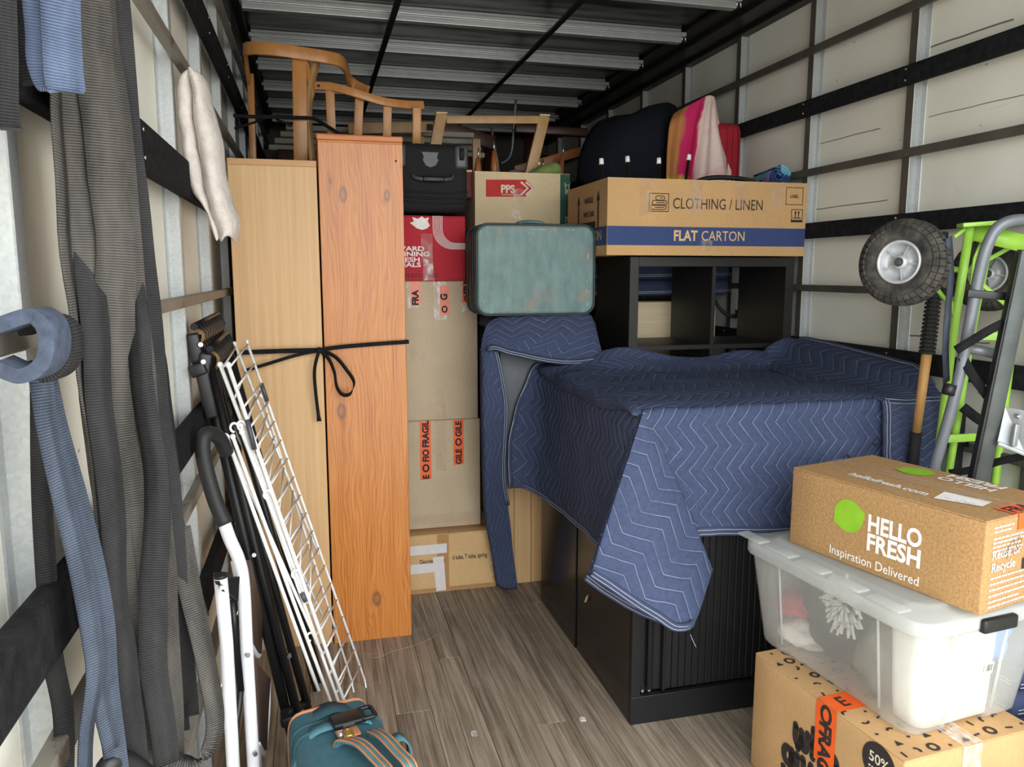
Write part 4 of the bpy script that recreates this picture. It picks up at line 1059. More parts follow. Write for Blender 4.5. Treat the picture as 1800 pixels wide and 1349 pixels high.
# cord tangled in the chairs
t = thing('elastic_rope', 'black elastic cord stretched from the left wall round the bentwood chair', 'strap', (-.1, 3.4, 2.2))
mesh('cord', MB().ribbon(catmull([(-0.288, 3.42, 2.078), (-0.224, 3.44, 2.08), (-0.091, 3.45, 2.086), (-0.055, 3.455, 2.087), (0.025, 3.47, 2.089), (0.082, 3.55, 2.075), (0.137, 3.6, 2.053)], 5), .014, .004, (0,0,1)), M['web_black'], t)
mesh('cord', MB().tube(catmull([(-0.293, 3.5, 2.041), (-0.218, 3.5, 2.067), (-0.142, 3.5, 2.095), (-0.116, 3.5, 2.081), (-0.066, 3.48, 2.061), (-0.082, 3.48, 2.058)], 5), .005, 6), M['web_black'], t)

# ================================================================ FAR BACK
q = thing('slatted_bed', 'grey slatted bed base stacked at the far left behind the chairs', 'bed', (.2, 4.4, 0))
for i, z in enumerate((2.085, 2.12, 2.155, 2.19)):
    mb = MB().rbox((-.2+.03*i, 4.35, z), (.95-.02*i, 5.9, z+.028), .006); mesh('slat_panel', mb, M['mattress'], q)
mesh('frame', MB().rbox((-.16,4.00,1.7), (.9,5.9,1.955), .01), M['dark_wood'], q); mesh('frame', MB().rbox((-.16,4.30,1.955), (.9,5.9,2.084), .01), M['dark_wood'], q)
mesh('leg', MB().box((-.1,4.5,0), (-.03,4.57,1.7)), M['dark_wood'], q); mesh('leg', MB().box((.8,4.5,0), (.87,4.57,1.7)), M['dark_wood'], q)
mesh('leg', MB().box((-.1,5.7,0), (-.03,5.77,1.7)), M['dark_wood'], q); mesh('leg', MB().box((.8,5.7,0), (.87,5.77,1.7)), M['dark_wood'], q)
q = thing('bed_rail', 'pale wooden bed side rail with a dark bolt plate behind the slat-back chair', 'board', (.5, 4.2, 2.1))
a, b = [(0.201, 4.2, 2.183), (0.641, 4.2, 2.208)]; mesh('board', MB().ribbon([a, b], .055, .022, (0,0,1)), M['bent_pale'], q, bevel=.002)
for x in (.55, .85): mesh('foot', MB().box((x, 4.19, 1.955), (x+.04, 4.21, a[2]-.026)), M['bent_pale'], q)
c = [0.62, 4.18, 2.204]; mesh('bolt_plate', MB().box((c[0]-.016,c[1]-.006,c[2]-.016), (c[0]+.014,c[1],c[2]+.016)), M['ink'], q)
q = thing('bed_rail', 'lower pale wooden rail showing above the black suitcase', 'board', (.5, 4.05, 1.98)); a, b = [(0.27, 4.05, 2.089), (0.714, 4.05, 2.107)]; mesh('board', MB().ribbon([(a[0],a[1],1.986), (b[0],b[1],1.986)], .06, .02, (0,0,1)), M['bent_pale'], q, bevel=.002)
q = thing('upturned_table', 'dark stained wooden table upside down at the far back of the truck', 'table', (1.0, 4.9, 0))
mesh('table_top', MB().rbox((1.0,4.55,1.60), (1.9,5.6,1.64), .006), M['dark_wood'], q)
for x, y in ((1.06,4.8), (1.30,4.75), (1.08,5.4), (1.6,5.4)):
    mesh('leg', MB().tube([(x,y,1.64), (x,y,1.9), (x+.01,y,2.27)], .03, 12, rr=[.042,.036,.026]), M['dark_wood'], q)
mesh('apron', MB().box((1.06,4.76,1.64), (1.30,4.79,1.78)), M['dark_wood'], q)
q = thing('stacked_plinth', 'dark box stack carrying the upturned table', 'box', (1.2, 5.0, 0)); mesh('body', MB().rbox((1.0,4.6,0), (1.85,5.5,1.598), .01), M['bulkhead'], q)
q = thing('wooden_beam', 'long reddish-brown wooden beam lying across the far back to the right', 'board', (1.3, 4.6, 2.2)); a, b = [(1.186, 4.6, 2.295), (1.619, 4.55, 2.279)]; mesh('beam', MB().ribbon([a, b], .05, .045, (0,0,1)), M['dark_wood'], q, bevel=.006)
q = thing('wooden_beam', 'dark brown plank sloping down behind the pale chair frame', 'board', (.9, 4.4, 2.1)); a, b = [(0.729, 4.4, 2.244), (1.012, 4.4, 2.173)]; mesh('beam', MB().ribbon([a, b], .075, .03, (0,0,1)), M['dark_wood'], q, bevel=.004)
q = thing('wire_stand', 'thin bent steel rods rising behind the pale chair frame', 'stand', (1.14, 4.72, 1.64))
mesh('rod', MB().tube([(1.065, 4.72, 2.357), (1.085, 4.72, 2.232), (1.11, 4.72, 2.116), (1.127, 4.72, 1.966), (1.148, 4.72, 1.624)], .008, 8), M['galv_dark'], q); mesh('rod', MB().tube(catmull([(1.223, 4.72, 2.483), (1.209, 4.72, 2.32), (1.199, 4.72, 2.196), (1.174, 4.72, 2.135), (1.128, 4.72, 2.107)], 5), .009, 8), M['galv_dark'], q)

# ================================================================ CABINETS AND THE COVERED PILE
t = thing('tambour_cabinet', 'black lacquered cabinet with ribbed shutter front under the moving blanket', 'cabinet', (.945, 2.165, 0))
W_, D_, H_ = .95, .535, 1.02
mesh('side_panel', MB().box((0,.012,0), (.018,D_,H_)), M['black_gloss'], t, local=True, bevel=.002)
mesh('side_panel', MB().box((W_-.018,.012,0), (W_,D_,H_)), M['black_gloss'], t, local=True, bevel=.002)
mesh('back_panel', MB().box((.018,D_-.012,0), (W_-.018,D_,H_)), M['black_gloss'], t, local=True)
mesh('top_panel', MB().box((0,0,H_-.02), (W_,D_,H_)), M['black_steel'], t, local=True, bevel=.002)
mesh('plinth', MB().box((0,0,0), (W_,.02,.095)), M['black_steel'], t, local=True, bevel=.002)
mesh('front_stile', MB().box((0,0,.095), (.032,.02,H_-.02)), M['black_steel'], t, local=True, bevel=.002); mesh('front_stile', MB().box((W_-.032,0,.095), (W_,.02,H_-.02)), M['black_steel'], t, local=True, bevel=.002)
mesh('handle_bar', MB().rbox((.058,.006,.11), (.078,.018,H_-.03), .003), M['black_steel'], t, local=True)
sh = mesh('shutter', MB().box((.034,.030,.097), (W_-.034,.034,H_-.03)), M['slat_black'], t, local=True)
mesh('shutter_edge', MB().box((.112,.008,.1), (.122,.030,H_-.03)), M['black_steel'], t, local=True, bevel=.001)
x = .124
while x < W_-.06:
    mesh('slat', MB().box((x,.018,.099), (x+.0225,.030,H_-.03)), M['slat_black'], sh, local=True, bevel=.002, seg=1); x += .0245
for x in (.045, .068): mesh('screw', MB().cyl((x,.018,.106), (x,.012,.106), .005, 10), M['chrome'], t, local=True)
t = thing('tambour_cabinet', 'second glossy black cabinet standing directly behind the ribbed one', 'cabinet', (.940, 2.708, 0))
mesh('side_panel', MB().box((0,0,0), (.018,.465,H_)), M['black_gloss'], t, local=True, bevel=.002); mesh('side_panel', MB().box((.295,0,0), (.313,.465,H_)), M['black_gloss'], t, local=True, bevel=.002)
mesh('back_panel', MB().box((.018,.0,0), (.295,.012,H_)), M['black_gloss'], t, local=True); mesh('front_panel', MB().box((.018,.45,0), (.295,.465,H_)), M['black_steel'], t, local=True); mesh('top_panel', MB().box((.018,.012,H_-.02), (.295,.45,H_)), M['black_steel'], t, local=True)
t = thing('beech_cabinet', 'low pale beech cabinet under the blanket-covered grey box', 'cabinet', (.80, 3.38, 0))
for x0, x1 in ((.0, .068), (.070, .150), (.152, .30)): mesh('panel', MB().box((x0,0,0), (x1,.016,.515)), M['beech'], t, local=True, bevel=.0015, seg=1)
mesh('carcass', MB().box((0,.017,0), (.30,.50,.515)), M['beech'], t, local=True)
t = thing('grey_box', 'dark grey panelled box half hidden under the draped navy blanket', 'box', (.755, 3.19, .517)); mesh('body', MB().rbox((0,0,0), (.385,.86,.733), .006), M['grey_panel'], t, local=True)

def cloth(name, t, G, uvf, mat, th=.010, amp=.006, sc=9, seed=0, sub=1):
    G = [[Vector(p) + Vector((nz(p, sc, seed), nz(p, sc, seed+1), nz(p, sc, seed+2)*.8))*amp + Vector((nz(p, sc*3, seed+4), nz(p, sc*3, seed+5), nz(p, sc*3, seed+6)))*amp*.35 for p in r_] for r_ in G]
    o = mesh(name, MB().grid(G, uvf), mat, t, solid=th, sub=sub)
    return G
def hem(t, pts, w=.028, th=.014, wd=(0,0,1), out=None, lines=True):
    mesh('hem', MB().ribbon(pts, w, th, wd), M['hem'], t, bevel=.004)
    if lines and out:
        mb = MB(); o_ = Vector(out).normalized(); wv = Vector(wd if not isinstance(wd, list) else wd[0]).normalized()
        for k in (-.22, .22): mb.tube([Vector(p)+o_*(th/2+.0006)+wv*w*k for p in pts], .0011, 4)
        mesh('stitching', mb, M['thread'], t)

# --- main moving blanket over the cabinets
t = thing('moving_blanket', 'large navy quilted moving blanket with a hanging folded corner, over the black cabinets', 'blanket', (1.4, 2.5, 1.03))
# top: rows from front edge to the heaped back edge, columns left to right
ZT = 1.038
top_rows = []
xs = [.936, 1.10, 1.25, 1.40, 1.55, 1.70, 1.85, 1.98]
for y, lift in ((2.158, -.012), (2.19, .002), (2.25, .006), (2.40, .004), (2.60, .006), (2.78, .010), (2.88, .018)):
    top_rows.append([(.925, y, ZT-.035) if y > 2.3 else (.947, y, ZT-.016)] + [(x, y, ZT+lift + .012*nz((x,y,0), 3.2, 2)*(0 if x < 1 else 1) + (.012 if x > 1.9 else 0)) for x in xs])
def ridge(pts):
    return pts
top_rows.append([(0.926, 2.970, 1.015), (.94, 2.97, 1.045), (1.10, 2.97, 1.075), (1.22, 2.965, 1.105), (1.36, 2.965, 1.085), (1.46, 2.965, 1.080), (1.60, 2.965, 1.085), (1.80, 2.94, 1.085), (1.98, 2.93, 1.09)])
top_rows.append([(0.916, 3.060, 1.025), (.93, 3.06, 1.055), (1.10, 3.04, 1.105), (1.22, 3.00, 1.140), (1.36, 2.995, 1.122), (1.46, 2.995, 1.10), (1.60, 2.995, 1.092), (1.78, 2.985, 1.118), (1.97, 2.985, 1.100)])
top_rows.append([(0.916, 3.140, 1.032), (.93, 3.14, 1.062), (1.10, 3.09, 1.100), (1.22, 3.012, 1.105), (1.36, 3.012, 1.10), (1.46, 3.012, 1.075), (1.60, 3.012, 1.065), (1.78, 3.012, 1.085), (1.97, 3.008, 1.075)])
G = interp_grid(top_rows, 6, 5)
cloth('top_sheet', t, G, lambda i, j: (j*.0235+.31, i*.022), M['blanket'], seed=1)
mb = MB()
# front drop
fr = []
for z, y, bulge in ((ZT-.002, 2.172, 0), (ZT-.008, 2.150, 0), (1.00, 2.140, .0), (.92, 2.137, .004), (.82, 2.135, .007), (.72, 2.133, .008), (.632, 2.130, .008)):
    fr.append([(x, y - .03*math.sin(x*9+1)*(ZT-z) - bulge*math.sin(x*23), z - (.010*math.sin(x*5) if z < .7 else 0)) for x in [.955, 1.05, 1.15, 1.25, 1.40, 1.55, 1.68, 1.80, 1.92]])
G = interp_grid(fr, 6, 5); Hs = [0]
for i in range(1, len(G)): Hs.append(Hs[-1] + (Vector(G[i][10])-Vector(G[i-1][10])).length)
FX = [p.x for p in G[0]]
G = cloth('front_drop', t, G, lambda i, j: (FX[j]-.64, -Hs[i]), M['blanket'], seed=1, amp=.005)
hem(t, [p + Vector((0, -.003, .008)) for p in G[-1]], .030, .014, (0,0,1), (0,-1,0))
# left drop, far end curling out round the grey box
ld = []
hemL = [(.80, 3.16, .545)] + [(.862, 3.13, .535), (.905, 3.05, .515), (.925, 2.86, .512), (.926, 2.66, .522), (.925, 2.46, .525), (.915, 2.30, .51), (.895, 2.16, .49)]
topL = [(.905, 3.17, 1.062), (.925, 3.14, 1.058), (.934, 3.05, 1.05), (.936, 2.86, 1.038), (.937, 2.66, 1.036), (.938, 2.46, 1.034), (.940, 2.30, 1.033), (.948, 2.165, 1.030)]
def lerp3(a, b, f): return tuple(a[i]+(b[i]-a[i])*f for i in range(3))
for f, o_ in ((0, .02), (.03, .006), (.10, .0), (.3, -.006), (.55, -.008), (.8, -.006), (1.0, 0)):
    row = []
    for k, (a, b) in enumerate(zip(topL, hemL)):
        p = lerp3(a, b, f); cur = (-.035*math.sin(PI*min(1, f*1.0)) if k == 0 else -.018*math.sin(PI*f) if k == 1 else 0)
        row.append((p[0]+o_+cur, p[1], p[2] + (.003 if f == 0 else 0)))
    ld.append(row)
G = interp_grid(ld, 6, 5)
def arc(G, i): 
    s_ = [0]
    for j in range(1, len(G[0])): s_.append(s_[-1] + (Vector(G[i][j])-Vector(G[i][j-1])).length)
    return s_
AL = arc(G, len(G)//2); HL = [0]
for i in range(1, len(G)): HL.append(HL[-1] + (Vector(G[i][15])-Vector(G[i-1][15])).length)
GG = cloth('left_drop', t, G, lambda i, j: (AL[j], -HL[i]), M['blanket'], seed=1, amp=.006)
hem(t, [p + Vector((-.003, 0, .008)) for p in GG[-1]], .026, .014, (0,0,1), (-1,-.2,0))
edge_pts = [GG[i][0] for i in range(len(GG))]
mesh('rolled_edge', MB().tube([p + Vector((-.002,-.004,0)) for p in edge_pts], .011, 8), M['hem'], t)
mb = MB()
for d in (-.004, .004): mb.tube([p + Vector((-.009,-.012,d)) for p in edge_pts], .0012, 4)
mesh('stitching', mb, M['thread'], t)
# folded corner hanging as a long ear
apex = Vector((.958, 2.150, 1.034))
LB, TIP, RB = [Vector(p) for p in [(0.749, 2.03, 0.579), (1.039, 1.98, 0.385), (1.172, 2.085, 0.54)]]
ear = []
for f in (0, .12, .28, .46, .64, .82, 1.0):
    lp = apex.lerp(LB, f) + Vector((-.012, -.016, 0))*math.sin(PI*f); rp = apex.lerp(RB, f) + Vector((.006, -.006, 0))*math.sin(PI*f)
    row = []
    for k in range(7):
        s_ = k/6; p = lp.lerp(rp, s_)
        drop = (TIP - LB.lerp(RB, .78)) * (min(s_/.78, (1-s_)/.22)) * f**3
        bul = Vector((-.25, -1, 0)).normalized()*.030*math.sin(PI*s_)*min(1, f*2.2)
        row.append(p + drop + bul)
    ear.append(row)
G = interp_grid(ear, 5, 5)
GG = cloth('hanging_corner', t, G, lambda i, j: (-(G[i][j] - apex).dot(Vector((.72, -.1, .70)))+.6, (G[i][j]-apex).dot(Vector((.70, -.1, -.72)))), M['blanket_ear'], seed=3, amp=.003)
low = GG[-1]; kk = int(len(low)*.78)
nrm = Vector((-.25,-1,0)).normalized()
for seg_ in (low[:kk+1], low[kk:]):
    d = (seg_[-1]-seg_[0]).normalized(); wv = d.cross(nrm).normalized()
    if wv.z < 0: wv = -wv
    hem(t, [p + wv*.013 + nrm*.001 for p in seg_], .026, .014, tuple(wv), tuple(nrm))
# the under layer of the fold and its return to the front drop
und = []
for f in (0, .25, .5, .75, 1.0):
    lp = apex.lerp(LB + Vector((.006,.030,-.030)), f); rp = apex.lerp(Vector((1.09, 2.09, .40)), f)
    und.append([lp.lerp(rp, k/5) + (TIP+Vector((-.03,.06,-.0)) - LB.lerp(RB,.78))*.30*f**3*math.sin(PI*min(1, k/5)*.6) + Vector((0,.022,0)) for k in range(6)])
G = interp_grid(und, 5, 5); GG = cloth('under_fold', t, G, lambda i, j: (j*.02, i*.03), M['blanket'], seed=5, amp=.003)
hem(t, [p + Vector((0,-.004,.01)) for p in GG[-1]], .026, .016, (0,0,1), (-.25,-1,0))
ret = []
for f in (0, .25, .5, .75, 1.0):
    a = apex.lerp(RB, f); b = apex.lerp(Vector((1.10, 2.125, .60)), f)
    ret.append([a, a.lerp(b, .3)+Vector((.008,.02,0))*f, a.lerp(b, .7)+Vector((0,.012,0))*f, b])
G = interp_grid(ret, 4, 5); cloth('return_fold', t, G, lambda i, j: (j*.02, i*.03), M['blanket'], seed=5, amp=.002)
lo = []
for f in (0, .5, 1.0): lo.append([apex.lerp(LB, f)+Vector((.01,.012,0)), apex.lerp(LB.lerp(Vector((.915,2.2,.51)), .5), f)+Vector((.004,.02,0)), apex.lerp(Vector((.912, 2.25, .508)), f)+Vector((0,.03,0))])
G = interp_grid(lo, 4, 6); cloth('left_return', t, G, lambda i, j: (j*.02, i*.03), M['blanket'], seed=5, amp=.002)
mesh('loose_thread', MB().tube(catmull([TIP+Vector((0,-.02,.012)), TIP+Vector((.010,-.016,-.008)), TIP+Vector((.024,-.012,-.034))], 4), .0009, 4), M['thread'], t)
for p in [(1.77, 2.118, 0.913), (1.754, 2.118, 0.896), (1.657, 2.118, 0.864)]: mesh('scorch_hole', MB().tube([(p[0]-.004,p[1]-.010,p[2]+.003), (p[0]+.004,p[1]-.010,p[2]-.003)], .004, 6), M['ink'], t)

# --- second blanket over the grey box
t = thing('moving_blanket', 'navy moving blanket draped over the grey box beneath the teal suitcase', 'blanket', (.95, 3.3, 1.25))
rows = [[(.735,3.90,1.20), (.80,3.90,1.256), (.95,3.90,1.260), (1.10,3.90,1.258), (1.16,3.90,1.20)],
        [(.722,3.45,1.22), (.76,3.45,1.262), (.95,3.45,1.268), (1.12,3.45,1.266), (1.175,3.45,1.20)],
        [(.715,3.20,1.215), (.755,3.19,1.262), (.95,3.18,1.270), (1.12,3.18,1.268), (1.18,3.20,1.19)],
        [(0.686, 3.12, 1.238), (0.737, 3.14, 1.261), (0.89, 3.12, 1.272), (1.103, 3.12, 1.279), (1.152, 3.12, 1.24)],
        [(0.658, 3.09, 1.175), (0.706, 3.08, 1.194), (0.873, 3.06, 1.192), (1.067, 3.05, 1.205), (1.151, 3.06, 1.177)],
        [(0.657, 3.1, 1.114), (0.692, 3.06, 1.154), (0.784, 3.04, 1.13), (0.972, 3.02, 1.095), (1.163, 3.02, 1.099)]]
G = interp_grid(rows, 7, 5); AL = arc(G, 12)
GG = cloth('top_sheet', t, G, lambda i, j: (i*.026+.2, AL[j]), M['blanket'], seed=7, amp=.004)
fe = [p + Vector((0,-.006,-.004)) for p in GG[-1]][5:]
mesh('hem', MB().tube(fe, .012, 8), M['hem'], t)
mb = MB()
for d in (-.005, .004): mb.tube([p + Vector((0,-.012,d)) for p in fe], .0012, 4)
mesh('stitching', mb, M['thread'], t)
rows = [[(0.708, 3.3, 1.146), (0.662, 3.12, 1.144), (0.682, 3.08, 1.157), (0.713, 3.07, 1.134)],
        [(0.718, 3.34, 1.052), (0.661, 3.12, 1.055), (0.691, 3.08, 1.035), (0.748, 3.08, 0.962)],
        [(0.735, 3.4, 0.836), (0.667, 3.14, 0.835), (0.699, 3.1, 0.829), (0.758, 3.1, 0.826)],
        [(0.748, 3.44, 0.561), (0.679, 3.18, 0.604), (0.717, 3.16, 0.594), (0.762, 3.16, 0.591)],
        [(0.762, 3.46, 0.335), (0.701, 3.24, 0.394), (0.743, 3.23, 0.394), (0.805, 3.23, 0.402)],
        [(0.784, 3.46, 0.165), (0.738, 3.28, 0.219), (0.78, 3.28, 0.202), (0.838, 3.28, 0.197)],
        [(0.801, 3.44, 0.001), (0.768, 3.3, 0.039), (0.809, 3.29, 0.017), (0.865, 3.29, -0.009)]]
rows = [[(p[0], p[1], max(p[2], .012)) for p in r_] for r_ in rows]
G = interp_grid(rows, 6, 5); GG = cloth('left_drop', t, G, lambda i, j: (j*.02, -i*.035), M['blanket'], seed=8, amp=.003)
ed = [r_[-1] for r_ in GG][:20]; mesh('hem', MB().tube(ed, .010, 8), M['hem'], t)
mb = MB(); mb.tube([p + Vector((.004,-.011,0)) for p in ed], .0012, 4); mb.tube([p + Vector((-.005,-.011,0)) for p in ed], .0012, 4); mesh('stitching', mb, M['thread'], t)

# --- third blanket heaped along the right wall
t = thing('moving_blanket', 'navy moving blanket heaped against the right wall behind the hand truck', 'blanket', (1.92, 2.5, 1.05))
rows = [[(1.86,2.985,1.075), (1.90,2.985,1.130), (1.95,2.985,1.160), (2.00,2.99,1.172), (2.046,2.99,1.150)],
        [(1.83,2.90,1.058), (1.89,2.90,1.075), (1.94,2.90,1.10), (2.00,2.90,1.150), (2.047,2.90,1.165)],
        [(1.80,2.65,1.050), (1.87,2.65,1.056), (1.93,2.65,1.085), (2.00,2.65,1.135), (2.047,2.65,1.150)],
        [(1.79,2.40,1.048), (1.86,2.40,1.052), (1.92,2.40,1.075), (2.00,2.40,1.120), (2.047,2.40,1.135)],
        [(1.785,2.22,1.046), (1.86,2.22,1.050), (1.93,2.22,1.070), (2.00,2.24,1.100), (2.047,2.26,1.115)],
        [(1.782,2.150,1.040), (1.86,2.145,1.040), (1.94,2.145,1.050), (2.01,2.16,1.060), (2.05,2.19,1.065)],
        [(1.785,2.118,1.02), (1.86,2.112,1.015), (1.94,2.11,1.02), (2.02,2.12,1.02), (2.055,2.15,1.025)],
        [(1.79,2.112,.93), (1.86,2.104,.93), (1.94,2.10,.93), (2.03,2.10,.94), (2.06,2.13,.95)],
        [(1.80,2.110,.80), (1.86,2.104,.80), (1.94,2.10,.80), (2.01,2.11,.82), (2.045,2.14,.85)],
        [(1.805,2.110,.70), (1.86,2.106,.70), (1.93,2.104,.70), (1.99,2.115,.72), (2.02,2.14,.76)]]
G = interp_grid(rows, 7, 5); AL = arc(G, 20)
GG = cloth('heaped_sheet', t, G, lambda i, j: (i*.03, AL[j]), M['blanket'], seed=11, amp=.006)
ed = [r_[0]+Vector((.008,-.004,.003)) for r_ in GG][28:]; 
mesh('hem', MB().ribbon(ed, .03, .012, (1,0,0)), M['hem'], t, bevel=.003)
mb = MB()
for d in (-.006, .006): mb.tube([p + Vector((d,-.008,.002)) for p in ed], .0012, 4)
mesh('stitching', mb, M['thread'], t)
ed = [GG[-17][j]+Vector((0,-.008,.004)) for j in range(len(GG[0]))]
mb = MB()
for d in (.0, .012): mb.tube([p + Vector((0,0,d)) for p in ed], .0012, 4)
mesh('stitching', mb, M['thread'], t)
ed = [r_[-1]+Vector((-.006,0,.004)) for r_ in GG][:26]; mesh('hem', MB().tube(ed, .010, 6), M['hem'], t)
mb = MB(); mb.tube([p + Vector((-.010,0,.002)) for p in ed], .0012, 4); mesh('stitching', mb, M['thread'], t)

# ================================================================ HAND TRUCKS AND TOOL BY THE RIGHT WALL
t = thing('hand_truck', 'lime green hand truck stood upside down, its two pneumatic wheels on top', 'hand truck', (1.85, 2.0, 0))
def pneu(c, axis, r, name_label=None):
    """tyre with tread blocks, cast rim with spokes; local z = axle, pointing outwards"""
    z = Vector(axis).normalized(); x = z.cross(Vector((0,0,1))).normalized(); y = z.cross(x)
    Mx = Matrix((x, y, z)).transposed().to_4x4(); Mx.translation = Vector(c)
    k = r/.13; hw = .040*k
    prof = []
    for q in range(15):
        a = -2.45 + 4.9*q/14
        prof.append((r - .034*k - .006*k + .034*k*math.cos(a)*1.08, hw*1.0*math.sin(a)*1.05))
    w = mesh('wheel', MB().lathe(prof, Mx, 40), M['tyre'], t)
    mb = MB()
    for q in range(36):
        a0 = 2*PI*q/36
        for (b0, b1, rr0) in ((-.34, .34, 0), (.44, .86, 0), (-.86, -.44, 0), (.94, 1.30, 0), (-1.30, -.94, 0)):
            off_ = (0 if abs(b0) < .4 else PI/36)
            pts = []
            for (aa, bb) in ((a0+off_, b0), (a0+off_+PI/36*1.62, b0), (a0+off_+PI/36*1.62, b1), (a0+off_, b1)):
                R0 = r - .040*k + .0365*k*math.cos(bb)*1.08; R1 = R0 + .0045*k
                zz = hw*math.sin(bb)*1.05; zz1 = zz*1.06
                pts.append(((R0*math.cos(aa), R0*math.sin(aa), zz), (R1*math.cos(aa), R1*math.sin(aa), zz1)))
            A = mb.verts([p[0] for p in pts], Mx); B = mb.verts([p[1] for p in pts], Mx)
            mb.face(B)
            for s_ in range(4): mb.face([A[s_], A[(s_+1)%4], B[(s_+1)%4], B[s_]])
    mesh('tread', mb, M['tyre'], w)
    rim = [(.062*k, -.030*k), (.066*k, .030*k), (.066*k, .036*k), (.061*k, .038*k), (.056*k, .032*k), (.054*k, .012*k), (.020*k, .010*k), (.020*k, .030*k), (.0125*k, .031*k)]
    h = mesh('rim', MB().lathe(rim, Mx, 36), M['rim'], w)
    mb = MB()
    for q in range(5):
        a = 2*PI*q/5+.5
        Rm = Mx @ Matrix.Rotation(a, 4, 'Z'); mb.box((.018*k, -.0022, .010*k), (.056*k, .0022, .024*k), Rm)
    mesh('spoke', mb, M['rim'], w)
    mb = MB(); mb.cyl((0,0,.0), (0,0,.044*k), .009*k, 6, M=Mx); mb.cyl((0,0,.026*k), (0,0,.033*k), .0135*k, 20, M=Mx); mesh('axle_nut', mb, M['olive_steel'], w)
    return Mx
ax_dir = Vector((-.90, -.42, .05)).normalized()
c1 = Vector([1.6228, 1.8849, 1.4791]); c2 = Vector([2.0315, 1.9848, 1.4469])
pneu(c1, ax_dir, .121); pneu(c2, ax_dir, .113)
mesh('axle', MB().cyl(c1, c2, .009, 10), M['lime'], t)
def path3(*p): return [Vector(q) for q in p]
RA = [(1.812, 1.855, 1.581), (1.831, 1.9, 1.326), (1.875, 1.975, 0.831)]; RA = RA + [tuple(Vector(RA[2])+(Vector(RA[2])-Vector(RA[1]))*1.0)]
RB_ = [(1.96, 1.93, 1.551), (1.96, 1.965, 1.303), (1.978, 2.03, 0.814)]; RB_ = RB_ + [tuple(Vector(RB_[2])+(Vector(RB_[2])-Vector(RB_[1]))*1.0)]
RC = [(2.013, 1.85, 1.54), (2.025, 1.88, 1.316), (2.077, 1.945, 0.798)]; RC = RC + [tuple(Vector(RC[2])+(Vector(RC[2])-Vector(RC[1]))*1.0)]
for P in (RA, RB_, RC):
    P[-1] = (P[-1][0], P[-1][1], .02) if True else P[-1]
    mesh('rail', MB().tube(P, .0125, 12), M['lime'], t)
for (u, v) in [((1.907, 1.985, 0.933), (2.029, 1.96, 0.939)), ((1.932, 1.955, 1.261), (2.057, 1.9, 1.259))]:
    mesh('cross_bar', MB().ribbon([u, v], .026, .006, (0,0,1)), M['lime'], t, bevel=.002)
q1, q2, q3, q4 = [(1.781, 1.86, 1.583), (1.947, 1.78, 1.595), (1.979, 1.8, 1.514), (1.832, 1.86, 1.568)]
mb = MB(); mb.ribbon([q1, q2], .012, .055, (0,0,1)); mesh('toe_plate', mb, M['lime'], t, bevel=.002)
a_, b_ = [(1.842, 1.87, 1.567), (1.977, 1.8, 1.527)]; mesh('toe_web', MB().ribbon([a_, b_], .048, .004, (0,0,1)), M['lime'], t)
for (u, v, w_) in [((1.765, 1.86, 1.551), (1.801, 1.86, 1.575), 0.01), ((1.932, 1.9, 1.49), (1.981, 1.84, 1.541), 0.012), ((1.911, 1.9, 1.42), (2.005, 1.88, 1.345), 0.012), ((1.76, 1.9, 1.401), (1.804, 1.91, 1.368), 0.012), ((1.815, 1.9, 1.368), (1.822, 1.9, 1.331), 0.01)]:
    mesh('brace', MB().ribbon([u, v], w_, .006, (0,0,1)), M['lime'], t, bevel=.001)
mesh('brace', MB().ribbon([(1.905, 1.9, 1.549), (1.893, 1.91, 1.492), (1.898, 1.92, 1.417)], .02, .004, (1,.3,0)), M['lime'], t)

t = thing('hand_truck', 'grey-tubed hand truck with dark steel frame leaning in front of the lime one', 'hand truck', (1.75, 1.75, 0))
tube = [(1.912, 1.72, 1.575), (1.864, 1.73, 1.592), (1.822, 1.74, 1.587), (1.794, 1.75, 1.566), (1.774, 1.755, 1.518), (1.768, 1.765, 1.45), (1.767, 1.78, 1.333), (1.768, 1.8, 1.188), (1.763, 1.825, 1.036), (1.746, 1.85, 0.871)]
P = catmull(tube, 4); P.append(P[-1] + (P[-1]-P[-5]).normalized()*.25)
mesh('handle_tube', MB().tube(P, .0155, 14), M['grey_tube'], t)
a, b = [(1.745, 1.81, 1.137), (1.741, 1.813, 1.107)]; mesh('tape_wrap', MB().tube([a, tuple(Vector(a).lerp(Vector(b), .5)), b], .0175, 14), M['black_plastic'], t, label='black tape wrap')
a, b = [(1.737, 1.77, 1.395), (1.913, 1.7, 1.38)]; mesh('flat_bar', MB().ribbon([a, b], .022, .01, (0,0,1)), M['black_steel'], t, bevel=.002)
a, m_, b = [(1.776, 1.8, 1.241), (1.821, 1.78, 1.232), (1.881, 1.76, 1.216)]; mesh('grip', MB().tube([a, m_, b], .016, 12, rr=[.016,.0135,.017]), M['grey_tube'], t)
a, b = [(1.83, 1.68, 1.51), (1.803, 1.74, 0.869)]
d = (Vector(b)-Vector(a)); b2 = Vector(b)+d*.55; mesh('frame_channel', MB().ribbon([a, b, b2], .040, .028, (.9,-.35,0)), M['olive_steel'], t, bevel=.003)
a2, b3 = [(1.818, 1.69, 1.503), (1.786, 1.75, 0.867)]; d = (Vector(b3)-Vector(a2)); mesh('frame_edge', MB().ribbon([a2, b3, Vector(b3)+d*.55], .016, .026, (.9,-.35,0)), M['black_steel'], t, bevel=.002)
a, b, c, d = [(1.826, 1.7, 1.086), (1.85, 1.66, 1.083), (1.864, 1.66, 0.962), (1.81, 1.7, 0.987)]
